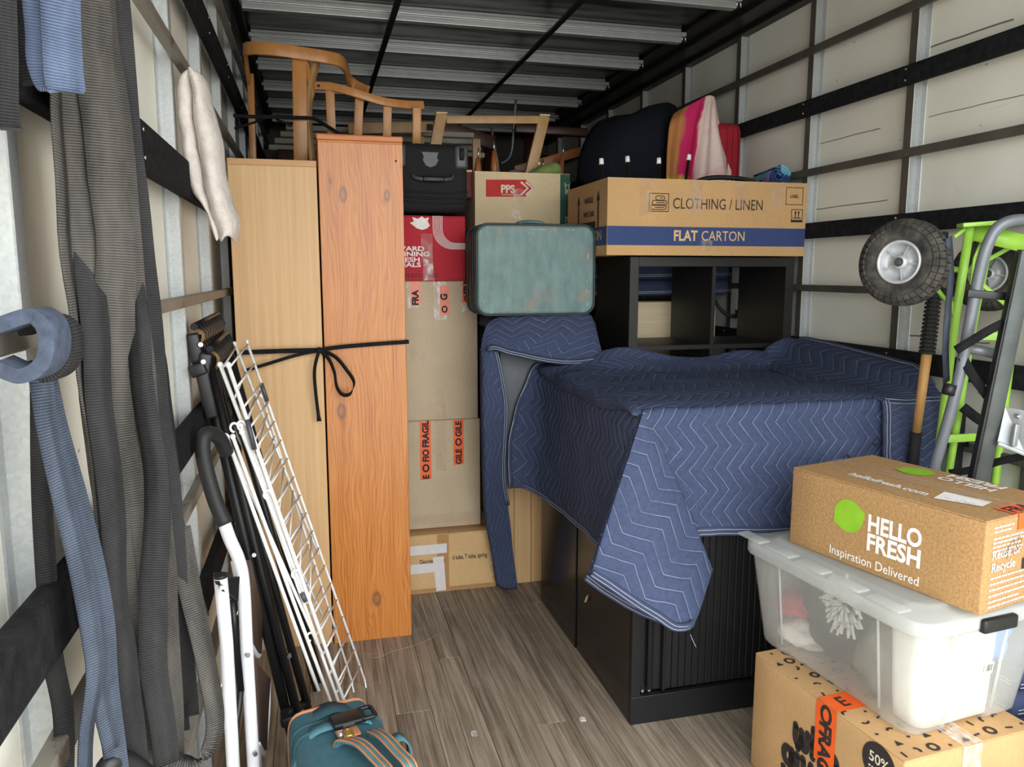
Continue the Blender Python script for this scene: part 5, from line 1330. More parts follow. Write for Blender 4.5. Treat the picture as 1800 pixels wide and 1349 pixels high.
mb = MB(); V = mb.verts([a, b, c, d]); mb.face(V); mesh('wheel_bracket', mb, M['zinc'], t, solid=.004)
mesh('bracket_lip', MB().ribbon([d, c], .012, .018, (0,0,1)), M['zinc'], t, bevel=.002); a, b = [(1.833, 1.665, 1.046), (1.827, 1.665, 0.984)]; mesh('bracket_rib', MB().ribbon([a, b], .016, .012, (1,0,0)), M['zinc'], t, bevel=.003)
c = [1.835, 1.67, 1.066]; mesh('bolt', MB().cyl((c[0]+.002,c[1]-.010,c[2]), (c[0],c[1]+.004,c[2]), .007, 6), M['chrome'], t)
c = [1.837, 1.72, 1.349]; mesh('hook', MB().tube([(c[0]+.014*math.cos(a), c[1], c[2]+.016*math.sin(a)) for a in [PI*2*k/14 for k in range(14)]], .004, 6, closed=True), M['black_steel'], t)

def strap(label, pts, w, mat='web_black', th=.003, wd=(0,0,1), group=None, name='webbing_strap'):
    q = thing(name, label, 'strap', tuple(Vector(pts[0])), 0, group)
    mesh('band', MB().ribbon(catmull(pts, 5), w, th, wd), M[mat], q); return q
strap('navy webbing strap hanging straight down between the near wheel and the green rail', [(1.672, 1.78, 1.545), (1.706, 1.8, 1.45), (1.726, 1.82, 1.355), (1.756, 1.85, 1.24), (1.798, 1.88, 1.132)], .024, 'web_steel', wd=(1,.2,0))
strap('black webbing strap rising from the grey tube to the dark channel frame', [(1.72, 1.775, 1.238), (1.731, 1.75, 1.259), (1.773, 1.72, 1.298), (1.827, 1.71, 1.325)], .024)
strap('black webbing strap sloping down from the grip to the dark channel frame', [(1.759, 1.79, 1.216), (1.784, 1.77, 1.16), (1.824, 1.745, 1.095)], .024)
strap('black webbing strap running low behind the dark channel frame', [(1.932, 1.95, 1.04), (1.971, 1.93, 1.006), (2.006, 1.92, 0.985)], .03)
strap('black webbing strap slung across just above the printed food carton', [(1.852, 1.9, 0.848), (1.899, 1.86, 0.866), (1.927, 1.8, 0.903), (1.959, 1.73, 0.938)], .022)
q = thing('black_post', 'black steel post standing on the floor behind the green rails', 'post', (1.9, 2.06, 0)); mesh('post', MB().rbox((2.017, 2.06, 0), (2.06, 2.085, 1.0), .003), M['black_steel'], q)
mesh('arm', MB().ribbon([(2.061, 2.05, 0.9), (2.298, 2.05, 0.844)], .028, .015, (0,0,1)), M['black_steel'], q)

t = thing('sledgehammer', 'long tool with wooden handle, ribbed black upper grip and black lower grip', 'tool', (1.62, 2.08, 0))
p0, p1, p2, p3, p4 = [Vector(p) for p in [(1.869, 2.02, 1.574), (1.867, 2.02, 1.528), (1.872, 2.045, 1.198), (1.873, 2.065, 0.941), (1.877, 2.075, 0.825)]]
low = p4 + (p4-p3).normalized()*.75; low.z = max(low.z, .02)
mesh('shaft', MB().tube([p2, p2.lerp(p3,.5), p3], .0135, 14, rr=[.0155,.0145,.0135]), M['ash'], t)
d = (p2-p1); pts = []; rad_ = []
for k in range(26):
    for f, r_ in ((0, .0165), (.25, .0165), (.3, .0225), (.85, .0225), (.9, .0165)): pts.append(p1 + d*((k+f)/26)); rad_.append(r_*(.95+.15*k/26))
gm = MB().tube(pts, .02, 14, rr=rad_)
for f in gm.bm.faces: f.smooth = False
mesh('ribbed_grip', gm, M['rubber'], t)
mesh('end_cap', MB().tube([p0, p0.lerp(p1,.4), p1], .02, 14, rr=[.019,.0205,.017]), M['rubber'], t)
mesh('lower_grip', MB().tube([p3, p4, low], .018, 14, rr=[.0165,.018,.018]), M['rubber'], t)

# ================================================================ THE STACK AT THE RIGHT
# bottom carton with scattered print
OB = (1.262, 1.352, 0); RZB = 5.0; LB_, WB_, HB_ = .545, .41, .352
t = carton('cardboard_box', 'large brown carton with bold dark lettering, bottom of the right-hand stack', OB, RZB, (WB_, LB_, HB_), M['kraft_tan'], None)
S = lambda l=.0014: flatmap((0, 0, 0), (0,-1,0), (0,0,1), l)
T2 = lambda l=.0012: flatmap((0, 0, HB_), (1,0,0), (0,1,0), l)
BQ = [(-0.284, 0.35), (-0.213, 0.362), (-0.272, 0.195), (-0.224, 0.202), (-0.361, 0.231), (-0.286, 0.211), (-0.419, 0.154), (-0.36, 0.131), (-0.221, 0.212), (-0.171, 0.23), (-0.116, 0.312), (-0.022, 0.332)]
GL = {'w': [[(0,1),(0,.35),(.15,.05),(.38,.12),(.45,.5),(.45,.9)], [(.45,.5),(.52,.12),(.75,.05),(.9,.35),(.9,1)]],
      'h': [[(0,1.5),(0,0)], [(0,.6),(.2,.95),(.5,.9),(.6,.6),(.6,0)]], 'o': [[(.32+.32*math.cos(a), .48+.46*math.sin(a)) for a in [2*PI*k/14 for k in range(15)]]],
      'g': [[(.3+.3*math.cos(a), .5+.42*math.sin(a)) for a in [2*PI*k/14 for k in range(15)]], [(.62,.95),(.62,-.1),(.5,-.45),(.2,-.5),(.02,-.35)]],
      'i': [[(0,.95),(0,.0)], [(0,1.38),(.01,1.42)]], 'v': [[(0,1),(.12,.3),(.3,0),(.48,.3),(.6,1)]], 'e': [[(.05,.5),(.6,.5),(.55,.85),(.3,.97),(.05,.75),(.0,.4),(.2,.05),(.5,.05),(.6,.18)]],
      's': [[(.5,.85),(.3,.98),(.06,.85),(.1,.6),(.4,.42),(.48,.2),(.28,.0),(.02,.12)]], 'a': [[(.3+.3*math.cos(a), .42+.4*math.sin(a)) for a in [2*PI*k/14 for k in range(15)]], [(.62,.9),(.62,0)]],
      'c': [[(.58,.8),(.3,.97),(.03,.7),(.03,.3),(.3,.02),(.58,.18)]], 'r': [[(0,.95),(0,0)], [(0,.6),(.2,.92),(.42,.9)]], 'p': [[(.0,.95),(0,-.5)], [(.32+.3*math.cos(a), .48+.44*math.sin(a)) for a in [2*PI*k/14 for k in range(15)]]]}
def bubble(mb, word, x, z, s_, w, fm):
    for ch in word:
        if ch == ' ': x += .5*s_; continue
        for st_ in GL[ch]:
            P = [(p.x, p.y) for p in catmull([(x+a*s_, z+b*s_, 0) for a, b in st_], 4)] if len(st_) > 2 else [(x+a*s_, z+b*s_) for a, b in st_]
            line2(mb, P, w, fm)
            for e_ in (P[0], P[-1]): disc2(mb, e_[0], e_[1], w/2, w/2, fm, 12)
        x += (max(a for st_ in GL[ch] for a, b in st_)+.42)*s_
def ink(mb):
    f_ = S(.0016); x0 = BQ[4][0]; zt = BQ[4][1]
    bubble(mb, 'who', x0+.004, zt-.050, .052, .0225, f_)
    bubble(mb, 'gives', x0-.038, zt-.128, .052, .0225, f_)
    bubble(mb, 'a crap', x0-.030, zt-.206, .052, .0225, f_)
decal('lettering', t, M['ink'], ink)
cx = BQ[10][0]+.045; cz = BQ[10][1]-.012
decal('printed_badge', t, M['ink'], lambda mb: disc2(mb, cx, cz, .052, .052, S(.0016)))
def ink(mb):
    text_mesh(mb, '50%', .036, S(.0024), (cx, cz-.002), 'CENTER', bold=.012)
    for z in (-.018, -.027, -.036):
        for k in range(6): rect2(mb, cx-.03+k*.010, cz+z, cx-.03+k*.010+random.uniform(.005,.008), cz+z+.004, S(.0024))
decal('lettering', t, M['pale_print'], ink)
xa, xb = BQ[0][0], BQ[1][0]+.002
decal('fragile_tape', t, M['orange_tape'], lambda mb: rect2(mb, xa, .185, xb, HB_, S(.0022)))
decal('fragile_tape', t, M['orange_tape'], lambda mb: rect2(mb, 0, -xb, .10, -xa, T2(.0018)))
def ink(mb):
    w_ = xb-xa
    text_mesh(mb, 'FRAGI', w_*.80, S(.0028), (xa+w_*.24, HB_-.052), bold=.045, rot=-PI/2, sx=.95)
    ring2(mb, (xa+xb)/2, HB_-.027, w_*.22, w_*.30, w_*.14, S(.0028), 14)
decal('lettering', t, M['ink'], ink)
decal('lettering', t, M['ink'], lambda mb: text_mesh(mb, 'E', (xb-xa)*.80, T2(.0026), (.030, -xa-(xb-xa)*.24), bold=.02, rot=-PI/2, sx=.95) if False else text_mesh(mb, 'E', (xb-xa)*.8, T2(.0026), (.035, -xb+(xb-xa)*.22), bold=.02, sx=.95))
def ink(mb):       # confetti of small marks on the lid
    f_ = T2(.0014); random.seed(11)
    for i in range(9):
        for j in range(12):
            a = .02 + i*.046 + random.uniform(-.008,.008) + (.02 if j % 2 else 0); b = .02 + j*.045 + random.uniform(-.008,.008)
            if a > WB_-.018 or b > LB_-.018: continue
            k = random.choice('ocldtcl'); r_ = random.uniform(.009,.012)
            if k == 'o': ring2(mb, a, b, r_*1.1, r_*1.1, .0075, f_, 14)
            elif k == 'c': s0 = random.uniform(0, 6); ring2(mb, a, b, r_, r_, .0065, f_, 8, s0, s0+2.4)
            elif k == 'l': s0 = random.uniform(0, 3); line2(mb, [(a-.010*math.cos(s0), b-.010*math.sin(s0)), (a+.010*math.cos(s0), b+.010*math.sin(s0))], .0055, f_)
            elif k == 'd': disc2(mb, a, b, .0045, .0045, f_, 8)
            else: poly2(mb, [(a-.011, b-.008), (a+.011, b-.008), (a, b+.011)], f_)
decal('printed_marks', t, M['ink'], ink)['kind'] = 'stuff'
decal('packing_tape', t, M['crinkle'], lambda mb: rect2(mb, WB_/2-.03, 0, WB_/2+.03, .13, T2(.0022)))
decal('packing_tape', t, M['crinkle'], lambda mb: rect2(mb, WB_/2-.03, .26, WB_/2+.03, HB_, flatmap((0,0,0), (1,0,0), (0,0,1), .002)))

# frosted tub: body with corner feet, lid, contents
OT = (1.335, 1.418, HB_+.002); RZT = 6.5
t = thing('storage_tub', 'frosted clear plastic storage tub full of clothes on the large brown carton', 'tub', OT, RZT)
Lb, Wb, Hb = .545, .355, .300; Lt, Wt = .615, .425     # bottom and top footprint
def tub_ring(f, inset=0.0):
    """one horizontal section; near and far ends have recessed middles between the corner columns"""
    L = Lb + (Lt-Lb)*f; W = Wb + (Wt-Wb)*f; x0 = -(W-Wb)/2+inset; y0 = -(L-Lb)/2+inset; x1 = Wb+(W-Wb)/2-inset; y1 = Lb+(L-Lb)/2-inset
    r_ = .030; pts = []; rec = .018; cw = .105
    def corner(cx, cy, a0, n=5): return [(cx+r_*math.cos(a0+PI/2*k/n), cy+r_*math.sin(a0+PI/2*k/n)) for k in range(n+1)]
    pts += corner(x0+r_, y0+r_, PI); pts += [(x0+cw, y0), (x0+cw+.008, y0+rec), (x1-cw-.008, y0+rec), (x1-cw, y0)]
    pts += corner(x1-r_, y0+r_, 3*PI/2) + [(x1, y0+cw*.9), (x1-rec*.5, y0+cw), (x1-rec*.5, y1-cw), (x1, y1-cw*.9)]
    pts += corner(x1-r_, y1-r_, 0) + [(x1-cw, y1), (x1-cw-.008, y1-rec), (x0+cw+.008, y1-rec), (x0+cw, y1)]
    pts += corner(x0+r_, y1-r_, PI/2) + [(x0, y1-cw*.9), (x0+rec*.35, y1-cw), (x0+rec*.35, y0+cw), (x0, y0+cw*.9)]
    return pts
mb = MB(); rows = []
for f in (0, .04, .25, .5, .75, 1.0):
    ins = .008 if f == 0 else 0
    rows.append([(x, y, .0+Hb*f) for x, y in tub_ring(f, ins)])
mb.grid(rows, close_u=True)
mb.bm.faces.new([mb.bm.verts[i] for i in range(len(rows[0]))][::-1]) if False else None
mb.bm.verts.ensure_lookup_table(); mb.face([mb.bm.verts[i] for i in reversed(range(len(rows[0])))])
mesh('body', mb, M['tub'], t, local=True, solid=.0022)
mb = MB(); ro = tub_ring(1.0); mb.tube([(x, y, Hb-.004) for x, y in ro], .006, 6, closed=True); mesh('rim', mb, M['tub_lid'], t, local=True)
for y in (.06, .20, .36, .49):
    mesh('rib', MB().box((-.030, y, Hb-.030), (-.018, y+.004, Hb)), M['tub_lid'], t, local=True)
for x, y in ((-.028, .095), (-.028, Lb-.095)): mesh('corner_rib', MB().tube([(x+.026, y, .03), (x, y, Hb-.02)], .0035, 6), M['tub_lid'], t, local=True)
mesh('corner_rib', MB().tube([(.098, -.002, .03), (.100, -.030, Hb-.02)], .0035, 6), M['tub_lid'], t, local=True); mesh('corner_rib', MB().tube([(Wb-.098, -.002, .03), (Wb-.100, -.030, Hb-.02)], .0035, 6), M['tub_lid'], t, local=True)
# lid
lid = MB()
def lidring(ins, z): 
    x0, y0, x1, y1 = -.050+ins, -.052+ins, Wb+.050-ins, Lb+.052-ins; r_ = .055
    out = []
    for cx, cy, a0 in ((x1-r_, y1-r_, 0), (x0+r_, y1-r_, PI/2), (x0+r_, y0+r_, PI), (x1-r_, y0+r_, 3*PI/2)):
        out += [(cx+r_*math.cos(a0+PI/2*k/6), cy+r_*math.sin(a0+PI/2*k/6), z) for k in range(7)]
    return out
rows = [lidring(.002, Hb-.024), lidring(0, Hb-.018), lidring(0, Hb+.004), lidring(.006, Hb+.012), lidring(.045, Hb+.014), lidring(.055, Hb+.024), lidring(.062, Hb+.026)]
lid.grid(rows, close_u=True); lid.bm.verts.ensure_lookup_table(); n_ = len(rows[0]); lid.face([lid.bm.verts[6*n_+i] for i in range(n_)])
L_ = mesh('lid', lid, M['tub_lid'], t, local=True, solid=.0022)
for k in range(5):
    y = .02+k*.125; mesh('lid_rib', MB().rbox((-.044, y, Hb+.011), (-.004, y+.10, Hb+.019), .003, 2), M['tub_lid'], L_, local=True)
mesh('lid_latch', MB().rbox((Wb/2-.05, -.066, Hb-.030), (Wb/2+.06, -.046, Hb+.004), .006, 2), M['black_plastic'], t, local=True, label='black clip latch')
def local_lump(name, label, c, rad, mat, seed, cat='clothing', amp=.3, grp='clothes packed in the frosted tub'):
    q = thing(name, label, cat, tuple(WM[t.name] @ Vector((c[0], c[1], c[2]-rad[2]))), RZT, grp)
    mb = lump((0, 0, rad[2]), rad, seed, n=16, amp=amp); mesh('fold', mb, M[mat], q, local=True); return q
local_lump('folded_garment', 'dark folded garment filling the middle of the frosted tub', (.150, .32, .122), (.118, .165, .112), 'black_fabric', 1)
local_lump('folded_garment', 'charcoal garment on top at the far end of the frosted tub', (.16, .40, .225), (.12, .10, .045), 'grey_panel', 2)
local_lump('folded_garment', 'bright pink garment low at the far left end of the frosted tub', (.06, .475, .13), (.045, .050, .035), 'red_fabric', 3)
local_lump('folded_garment', 'white garment at the bottom far corner of the frosted tub', (.09, .46, .048), (.075, .07, .042), 'towel', 4)
local_lump('folded_garment', 'violet grey garment beside the inner tray of the frosted tub', (.10, .17, .12), (.075, .075, .10), 'grey_cloth', 5)
local_lump('folded_garment', 'light blue garment showing through the right-hand corner of the frosted tub', (.312, .050, .20), (.036, .040, .08), 'blue_light', 6)
q = thing('microfibre_duster', 'pale noodle-textured duster pressed against the side of the frosted tub', 'duster', tuple(WM[t.name] @ Vector((.02, .255, .15))), RZT)
mb = MB(); random.seed(5)
for k in range(110):
    a = random.uniform(0, 2*PI); r_ = .052*math.sqrt(random.random()); 
    p = Vector((.004+.006*random.random(), r_*math.cos(a), .08+1.25*r_*math.sin(a))); d = Vector((-.3, math.cos(a)+random.uniform(-.4,.4), math.sin(a)+random.uniform(-.4,.4)))*.022
    mb.tube([p, p+d*.6+Vector((-.006,0,0)), p+d+Vector((-.004,0,-.004))], .0042, 5)
o = mesh('noodle_pile', mb, M['white_noodle'], q, local=True)
q = thing('inner_tray', 'white opaque plastic tray inside the near end of the frosted tub', 'tray', tuple(WM[t.name] @ Vector((.06, .0, .006))), RZT)
mb = MB(); rows = []
for z, g in ((.004, 0), (.05, .003), (.27, .012)): rows.append([(x, y, z) for x, y in rrect(-g-.022, .012-g*.4, .215+g, .105+g, .03)])
mb.grid(rows, close_u=True); mb.bm.verts.ensure_lookup_table(); mb.face([mb.bm.verts[i] for i in reversed(range(len(rows[0])))]); mesh('tray', mb, M['tray_white'], q, local=True, solid=.003)
E_ = flatmap((0, 0, 0), (1,0,0), (0,0,1), 0)
lab = MB(); fm = lambda a, b, l=0: Vector((a, -.0075-l - (.1)*(b)*(.32), b))
rect2(lab, .225, .120, .255, .152, lambda a, b, l=0: Vector((a, .018-.035*(b/Hb)-.003, b))); mesh('barcode_label', lab, M['white_ink'], t, local=True, norm=False)
lab = MB(); random.seed(2)
for k in range(12):
    x = .229+k*.0018; rect2(lab, x, .128, x+random.choice((.0006,.0011)), .147, lambda a, b, l=0: Vector((a, .018-.035*(b/Hb)-.0038, b)))
mesh('barcode', lab, M['ink'], t, local=True, norm=False)

# food carton on top
ZH = HB_+.002+Hb+.026+.001
OH = (1.433, 1.353, ZH); RZH = 13.4; LH, WH, HH = .553, .335, .222
t = carton('food_delivery_box', 'mottled brown food carton with green emblem and white lettering, on the tub', OH, RZH, (WH, LH, HH), M['kraft_mottle'])
S = lambda l=.0012: flatmap((0, 0, 0), (0,-1,0), (0,0,1), l)
HQ = [(-0.409, 0.131), (-0.312, 0.173), (-0.298, 0.122), (-0.149, 0.155), (-0.292, 0.103), (-0.148, 0.104), (-0.411, 0.05), (-0.148, 0.061), (-0.362, 0.136), (-0.349, 0.101)]
def emblem(mb, cx, cz, r_, f_):
    pts = []
    for k in range(40):
        a = 2*PI*k/40; rr = r_
        for a0 in (.38, PI+.55): 
            dd = abs((a-a0+PI) % (2*PI) - PI); rr += r_*.20*max(0, 1-dd/.34)
        pts.append((cx+rr*math.cos(a), cz+rr*.98*math.sin(a)))
    poly2(mb, pts, f_)
decal('printed_emblem', t, M['lime_ink'], lambda mb: emblem(mb, HQ[8][0]+.004, HQ[8][1]-.002, .045, S(.0013)), 'green leaf-shaped emblem')
def ink(mb):
    x0 = HQ[2][0]; w1 = HQ[3][0]-x0
    s_ = .062; text_mesh(mb, 'HELLO', s_, S(.0014), (x0, HQ[2][1]-.010), bold=.034, sx=w1/text_width('HELLO', s_, .034))
    text_mesh(mb, 'FRESH', s_, S(.0014), (x0, HQ[2][1]-.060), bold=.034, sx=w1/text_width('FRESH', s_, .034))
    x2 = HQ[6][0]; text_mesh(mb, 'Inspiration Delivered', .034, S(.0014), (x2, HQ[2][1]-.106), bold=.004, sx=(HQ[3][0]-x2)/text_width('Inspiration Delivered', .034, .004))
decal('lettering', t, M['white_ink'], ink)
TP = lambda l=.0012: flatmap((0, 0, HH), (0,-1,0), (1,0,0), l)      # read from the left
TQ = [(-0.422, 0.082), (-0.195, 0.107), (-0.395, 0.267), (-0.288, 0.284), (-0.287, 0.262), (-0.138, 0.306), (-0.169, 0.06), (-0.071, 0.098), (-0.082, 0.155), (-0.191, 0.137)]
def ink(mb):
    x0, y0 = TQ[0]; w_ = TQ[1][0]-x0
    text_mesh(mb, 'hellofresh.com', .044, TP(.0014), (x0, min(y0, .07)-.004), bold=.026, sx=w_/text_width('hellofresh.com', .044, .026))
decal('lettering', t, M['white_ink'], ink)
def ink(mb):
    xe = TQ[5][0]; w2 = TQ[5][0]-TQ[4][0]
    text_mesh(mb, 'HELLO', .045, TP(.0014), (xe, .272), bold=.034, rot=PI, sx=w2/text_width('HELLO', .045, .034)); text_mesh(mb, 'FRESH', .045, TP(.0014), (xe, .318), bold=.034, rot=PI, sx=w2/text_width('FRESH', .045, .034))
decal('lettering', t, M['white_ink'], ink)
decal('printed_emblem', t, M['lime_ink'], lambda mb: emblem(mb, (TQ[2][0]+TQ[3][0])/2-.015, .262, .044, TP(.0013)), 'green leaf-shaped emblem')
decal('packing_tape', t, M['clear_tape'], lambda mb: rect2(mb, -LH, WH/2-.028, 0, WH/2+.028, TP(.0020)), 'clear packing tape')
a = TQ[6]; b = TQ[8]
decal('address_label', t, M['white_ink'], lambda mb: poly2(mb, [TQ[6], TQ[7], TQ[8], TQ[9]], TP(.0018)), 'white handwritten address label')
def ink(mb):
    random.seed(4); x0 = TQ[6][0]+.012; x1 = TQ[7][0]-.012; y0 = (TQ[6][1]+TQ[9][1])/2
    for dy in (-.009, .004):
        pts = []; x = x0 + (.03 if dy > 0 else 0)
        while x < x1: pts.append((x, y0+dy+random.uniform(-.0035,.0035))); x += .0032
        for k in range(0, len(pts)-4, 7): line2(mb, pts[k:k+6], .0016, TP(.0024))
decal('handwriting', t, M['blue_pen'], ink)
E2 = lambda l=.0012: flatmap((0, 0, 0), (1,0,0), (0,0,1), l)
def ink(mb):
    text_mesh(mb, 'Reuse or', .030, E2(.0014), (.030, .128), bold=.012); text_mesh(mb, 'Recycle', .030, E2(.0014), (.030, .098), bold=.012)
    random.seed(9)
    for z, w_ in ((.200,.07),(.190,.055),(.174,.13),(.164,.12),(.154,.10),(.144,.11),(.080,.14),(.066,.15),(.052,.14),(.038,.15),(.024,.12),(.012,.15)):
        x = .028
        while x < .028+w_:
            l_ = random.uniform(.008, .020); rect2(mb, x, z, x+l_, z+.0042, E2(.0013)); x += l_+.003
decal('lettering', t, M['white_ink'], ink)
def ink(mb):
    f_ = E2(.0022)
    line2(mb, [(.075,.133), (.088,.150), (.098,.160)], .0018, f_); line2(mb, [(.088,.150), (.084,.120)], .0018, f_)
    line2(mb, [(.100,.158), (.108,.163), (.110,.155), (.098,.132), (.118,.138)], .0018, f_); line2(mb, [(.124,.168), (.118,.148), (.124,.136), (.134,.142), (.136,.158), (.128,.168), (.122,.162)], .0018, f_)
decal('handwriting', t, M['ink'], ink)
decal('fragile_tape', t, M['orange_tape'], lambda mb: rect2(mb, .118, .185, .20, HH, E2(.0018))); decal('fragile_tape', t, M['orange_tape'], lambda mb: rect2(mb, -.05, .105, .0, .19, TP(.0024)))
decal('lettering', t, M['ink'], lambda mb: text_mesh(mb, 'FRA', .05, TP(.0030), (-.006, .115), rot=PI/2, bold=.02))
decal('printed_square', t, M['ink'], lambda mb: rect2(mb, .150, .085, .175, .112, E2(.0014)))

# navy blanket low behind the stack, pale rounded thing at the frame edge
q = thing('moving_blanket', 'navy moving blankets folded on the floor to the right of the tub', 'blanket', (1.85, 1.7, 0))
for k in range(7):
    z0 = k*.072; mb = MB().rbox((1.715+.008*(k % 3), 1.50+.01*(k % 2), z0+.001), (2.05, 1.84, z0+.073), .026, 3)
    for v in mb.bm.verts: v.co += Vector((.008*nz(v.co, 7, k), .008*nz(v.co, 7, k+9), .003*nz(v.co, 8, k)))
    for v in mb.bm.verts: v.co.z = max(v.co.z, .001)
    mesh('fold', mb, M['blanket'], q)
    mb = MB()
    for dz in (.024, .034): mb.tube([(1.713+.008*(k % 3), 1.52, z0+dz), (1.713+.008*(k % 3), 1.82, z0+dz+.006)], .0014, 4); mb.tube([(1.74, 1.498, z0+dz), (2.03, 1.498, z0+dz)], .0014, 4)
    mesh('stitching', mb, M['thread'], q)
q = thing('plastic_canister', 'pale grey rounded plastic canister at the bottom right edge beside the large carton', 'canister', (1.745, 1.33, 0))
mesh('body', MB().lathe([(.0,.0),(.10,.0),(.105,.01),(.105,.30),(.085,.37),(.03,.40),(.0,.40)], Matrix.Translation((1.792,1.335,0)), 28), M['pale_plastic'], q)
mesh('cap', MB().lathe([(.0,.39),(.030,.395),(.030,.425),(.0,.43)], Matrix.Translation((1.792,1.335,0)), 20), M['grey_plastic'], q)

# ================================================================ LEFT WALL: STRAPS
V_ = Vector
def hang(label, pts, w, mat, wd=(.93,.36,0), th=.0028, group='webbing straps hanging in a bundle', n=6, rip=.004, seed=0, ws=None, rot=0):
    P = catmull(pts, n); P = [p + V_((nz(p, 11, seed), nz(p, 9, seed+2), 0))*rip for p in P]
    q = thing('webbing_strap', label, 'strap', tuple(P[0]), 0, group)
    wds = []
    for i, p in enumerate(P):
        a = rot + .9*nz(V_((p.z*2.2, seed*1.7, 0)), 1.0, seed); c, s_ = math.cos(a), math.sin(a); wds.append((wd[0]*c-wd[1]*s_, wd[0]*s_+wd[1]*c, 0))
    W = [w*(1+.10*nz(p, 6, seed+5)) for p in P]
    if ws: W = [W[i]*(ws[0]+(ws[1]-ws[0])*i/(len(W)-1)) for i in range(len(W))]
    mesh('band', MB().ribbon(P, W, th, wds), M[mat], q); return q
SP0 = [(-0.259, 1.0, 1.818), (-0.267, 1.0, 1.711), (-0.272, 1.0, 1.627), (-0.272, 1.0, 1.47), (-0.268, 1.01, 1.303), (-0.261, 1.01, 1.14), (-0.261, 1.02, 1.011), (-0.265, 1.02, 0.793)]
SP1 = [(-0.254, 1.03, 1.83), (-0.261, 1.03, 1.72), (-0.264, 1.03, 1.633), (-0.262, 1.03, 1.47), (-0.259, 1.03, 1.299), (-0.252, 1.03, 1.118), (-0.253, 1.03, 0.967), (-0.255, 1.03, 0.784)]
SP2 = [(-0.256, 1.09, 1.853), (-0.26, 1.08, 1.734), (-0.26, 1.08, 1.642), (-0.26, 1.08, 1.471), (-0.256, 1.08, 1.291), (-0.251, 1.08, 1.101), (-0.248, 1.08, 0.941), (-0.252, 1.08, 0.749)]
SP3 = [(-0.237, 1.04, 1.836), (-0.24, 1.04, 1.725), (-0.236, 1.04, 1.636), (-0.23, 1.04, 1.471), (-0.244, 1.04, 1.297), (-0.236, 1.04, 1.151), (-0.238, 1.04, 0.983), (-0.235, 1.04, 0.774)]
SP4 = [(-0.24, 1.1, 1.859), (-0.243, 1.1, 1.741), (-0.238, 1.1, 1.647), (-0.231, 1.1, 1.472), (-0.236, 1.1, 1.287), (-0.227, 1.1, 1.092), (-0.226, 1.1, 0.945), (-0.227, 1.1, 0.801)]
SP5 = [(-0.226, 1.06, 1.845), (-0.227, 1.06, 1.731), (-0.223, 1.06, 1.64), (-0.218, 1.06, 1.471), (-0.216, 1.06, 1.293), (-0.206, 1.06, 1.142), (-0.206, 1.06, 0.97), (-0.21, 1.06, 0.79)]
SP6 = [(-0.227, 1.12, 1.868), (-0.229, 1.11, 1.745), (-0.226, 1.11, 1.65), (-0.22, 1.11, 1.494), (-0.214, 1.11, 1.323), (-0.205, 1.11, 1.159), (-0.201, 1.11, 0.996), (-0.203, 1.11, 0.843)]
SP7 = [(-0.234, 1.16, 1.828), (-0.235, 1.16, 1.73), (-0.234, 1.16, 1.622), (-0.231, 1.16, 1.496), (-0.225, 1.16, 1.388), (-0.216, 1.16, 1.317), (-0.212, 1.16, 1.228), (-0.206, 1.16, 1.087), (-0.189, 1.15, 0.995), (-0.178, 1.15, 0.948)]
SP8 = [(-0.286, 1.15, 1.874), (-0.295, 1.15, 1.654), (-0.29, 1.15, 1.473), (-0.286, 1.15, 1.202), (-0.281, 1.15, 0.953), (-0.28, 1.15, 0.706)]
SP9 = [(-0.258, 1.17, 1.885), (-0.257, 1.17, 1.659), (-0.246, 1.17, 1.473), (-0.242, 1.17, 1.195), (-0.234, 1.17, 0.939), (-0.224, 1.17, 0.766)]
SP10 = [(-0.257, 1.08, 1.849), (-0.263, 1.08, 1.708), (-0.262, 1.06, 1.572), (-0.256, 1.03, 1.45), (-0.252, 1.01, 1.329), (-0.248, 1.0, 1.199), (-0.247, 1.0, 1.055), (-0.244, 1.0, 0.935), (-0.244, 1.0, 0.803)]
SP11 = [(-0.235, 1.13, 1.871), (-0.238, 1.13, 1.688), (-0.23, 1.1, 1.508), (-0.212, 1.04, 1.367), (-0.202, 1.02, 1.256), (-0.199, 1.02, 1.154), (-0.21, 1.02, 1.043), (-0.213, 1.02, 0.928), (-0.206, 1.02, 0.811)]
for i, (P, (lab_, w_, m_, rot_)) in enumerate(zip((SP0,SP1,SP2,SP3,SP4,SP5,SP6,SP7,SP8,SP9,SP10,SP11), (
 ('narrow grey strap turned edge-on at the left side of the hanging bundle', .030, 'web_grey', 1.0),
 ('broad grey ribbed strap at the left of the bundle', .040, 'web_grey', .15),
 ('dark strap set back in the groove left of the bundle middle', .034, 'web_black', .2),
 ('broad grey strap with strong cross ribs in the middle of the bundle', .045, 'web_grey', -.1),
 ('dark narrow strap set back just right of the bundle middle', .032, 'web_black', .0),
 ('brownish grey ribbed strap in front, right of the bundle middle', .034, 'web_grey', .35),
 ('dark strap on the right side of the bundle ending near the middle rail', .040, 'web_dark', .1),
 ('frayed dark strap at the right edge of the bundle', .034, 'web_black', .3),
 ('black strap at the back of the left half of the bundle', .045, 'web_black', 0),
 ('black strap at the back of the right half of the bundle', .045, 'web_black', 0),
 ('dark strap curving out along the lower left of the bundle', .034, 'web_dark', .5),
 ('dark grey strap crossing in front at the lower right of the bundle', .032, 'web_dark', -.5)))):
    hang(lab_, P, w_, m_, seed=i+1, rot=rot_)
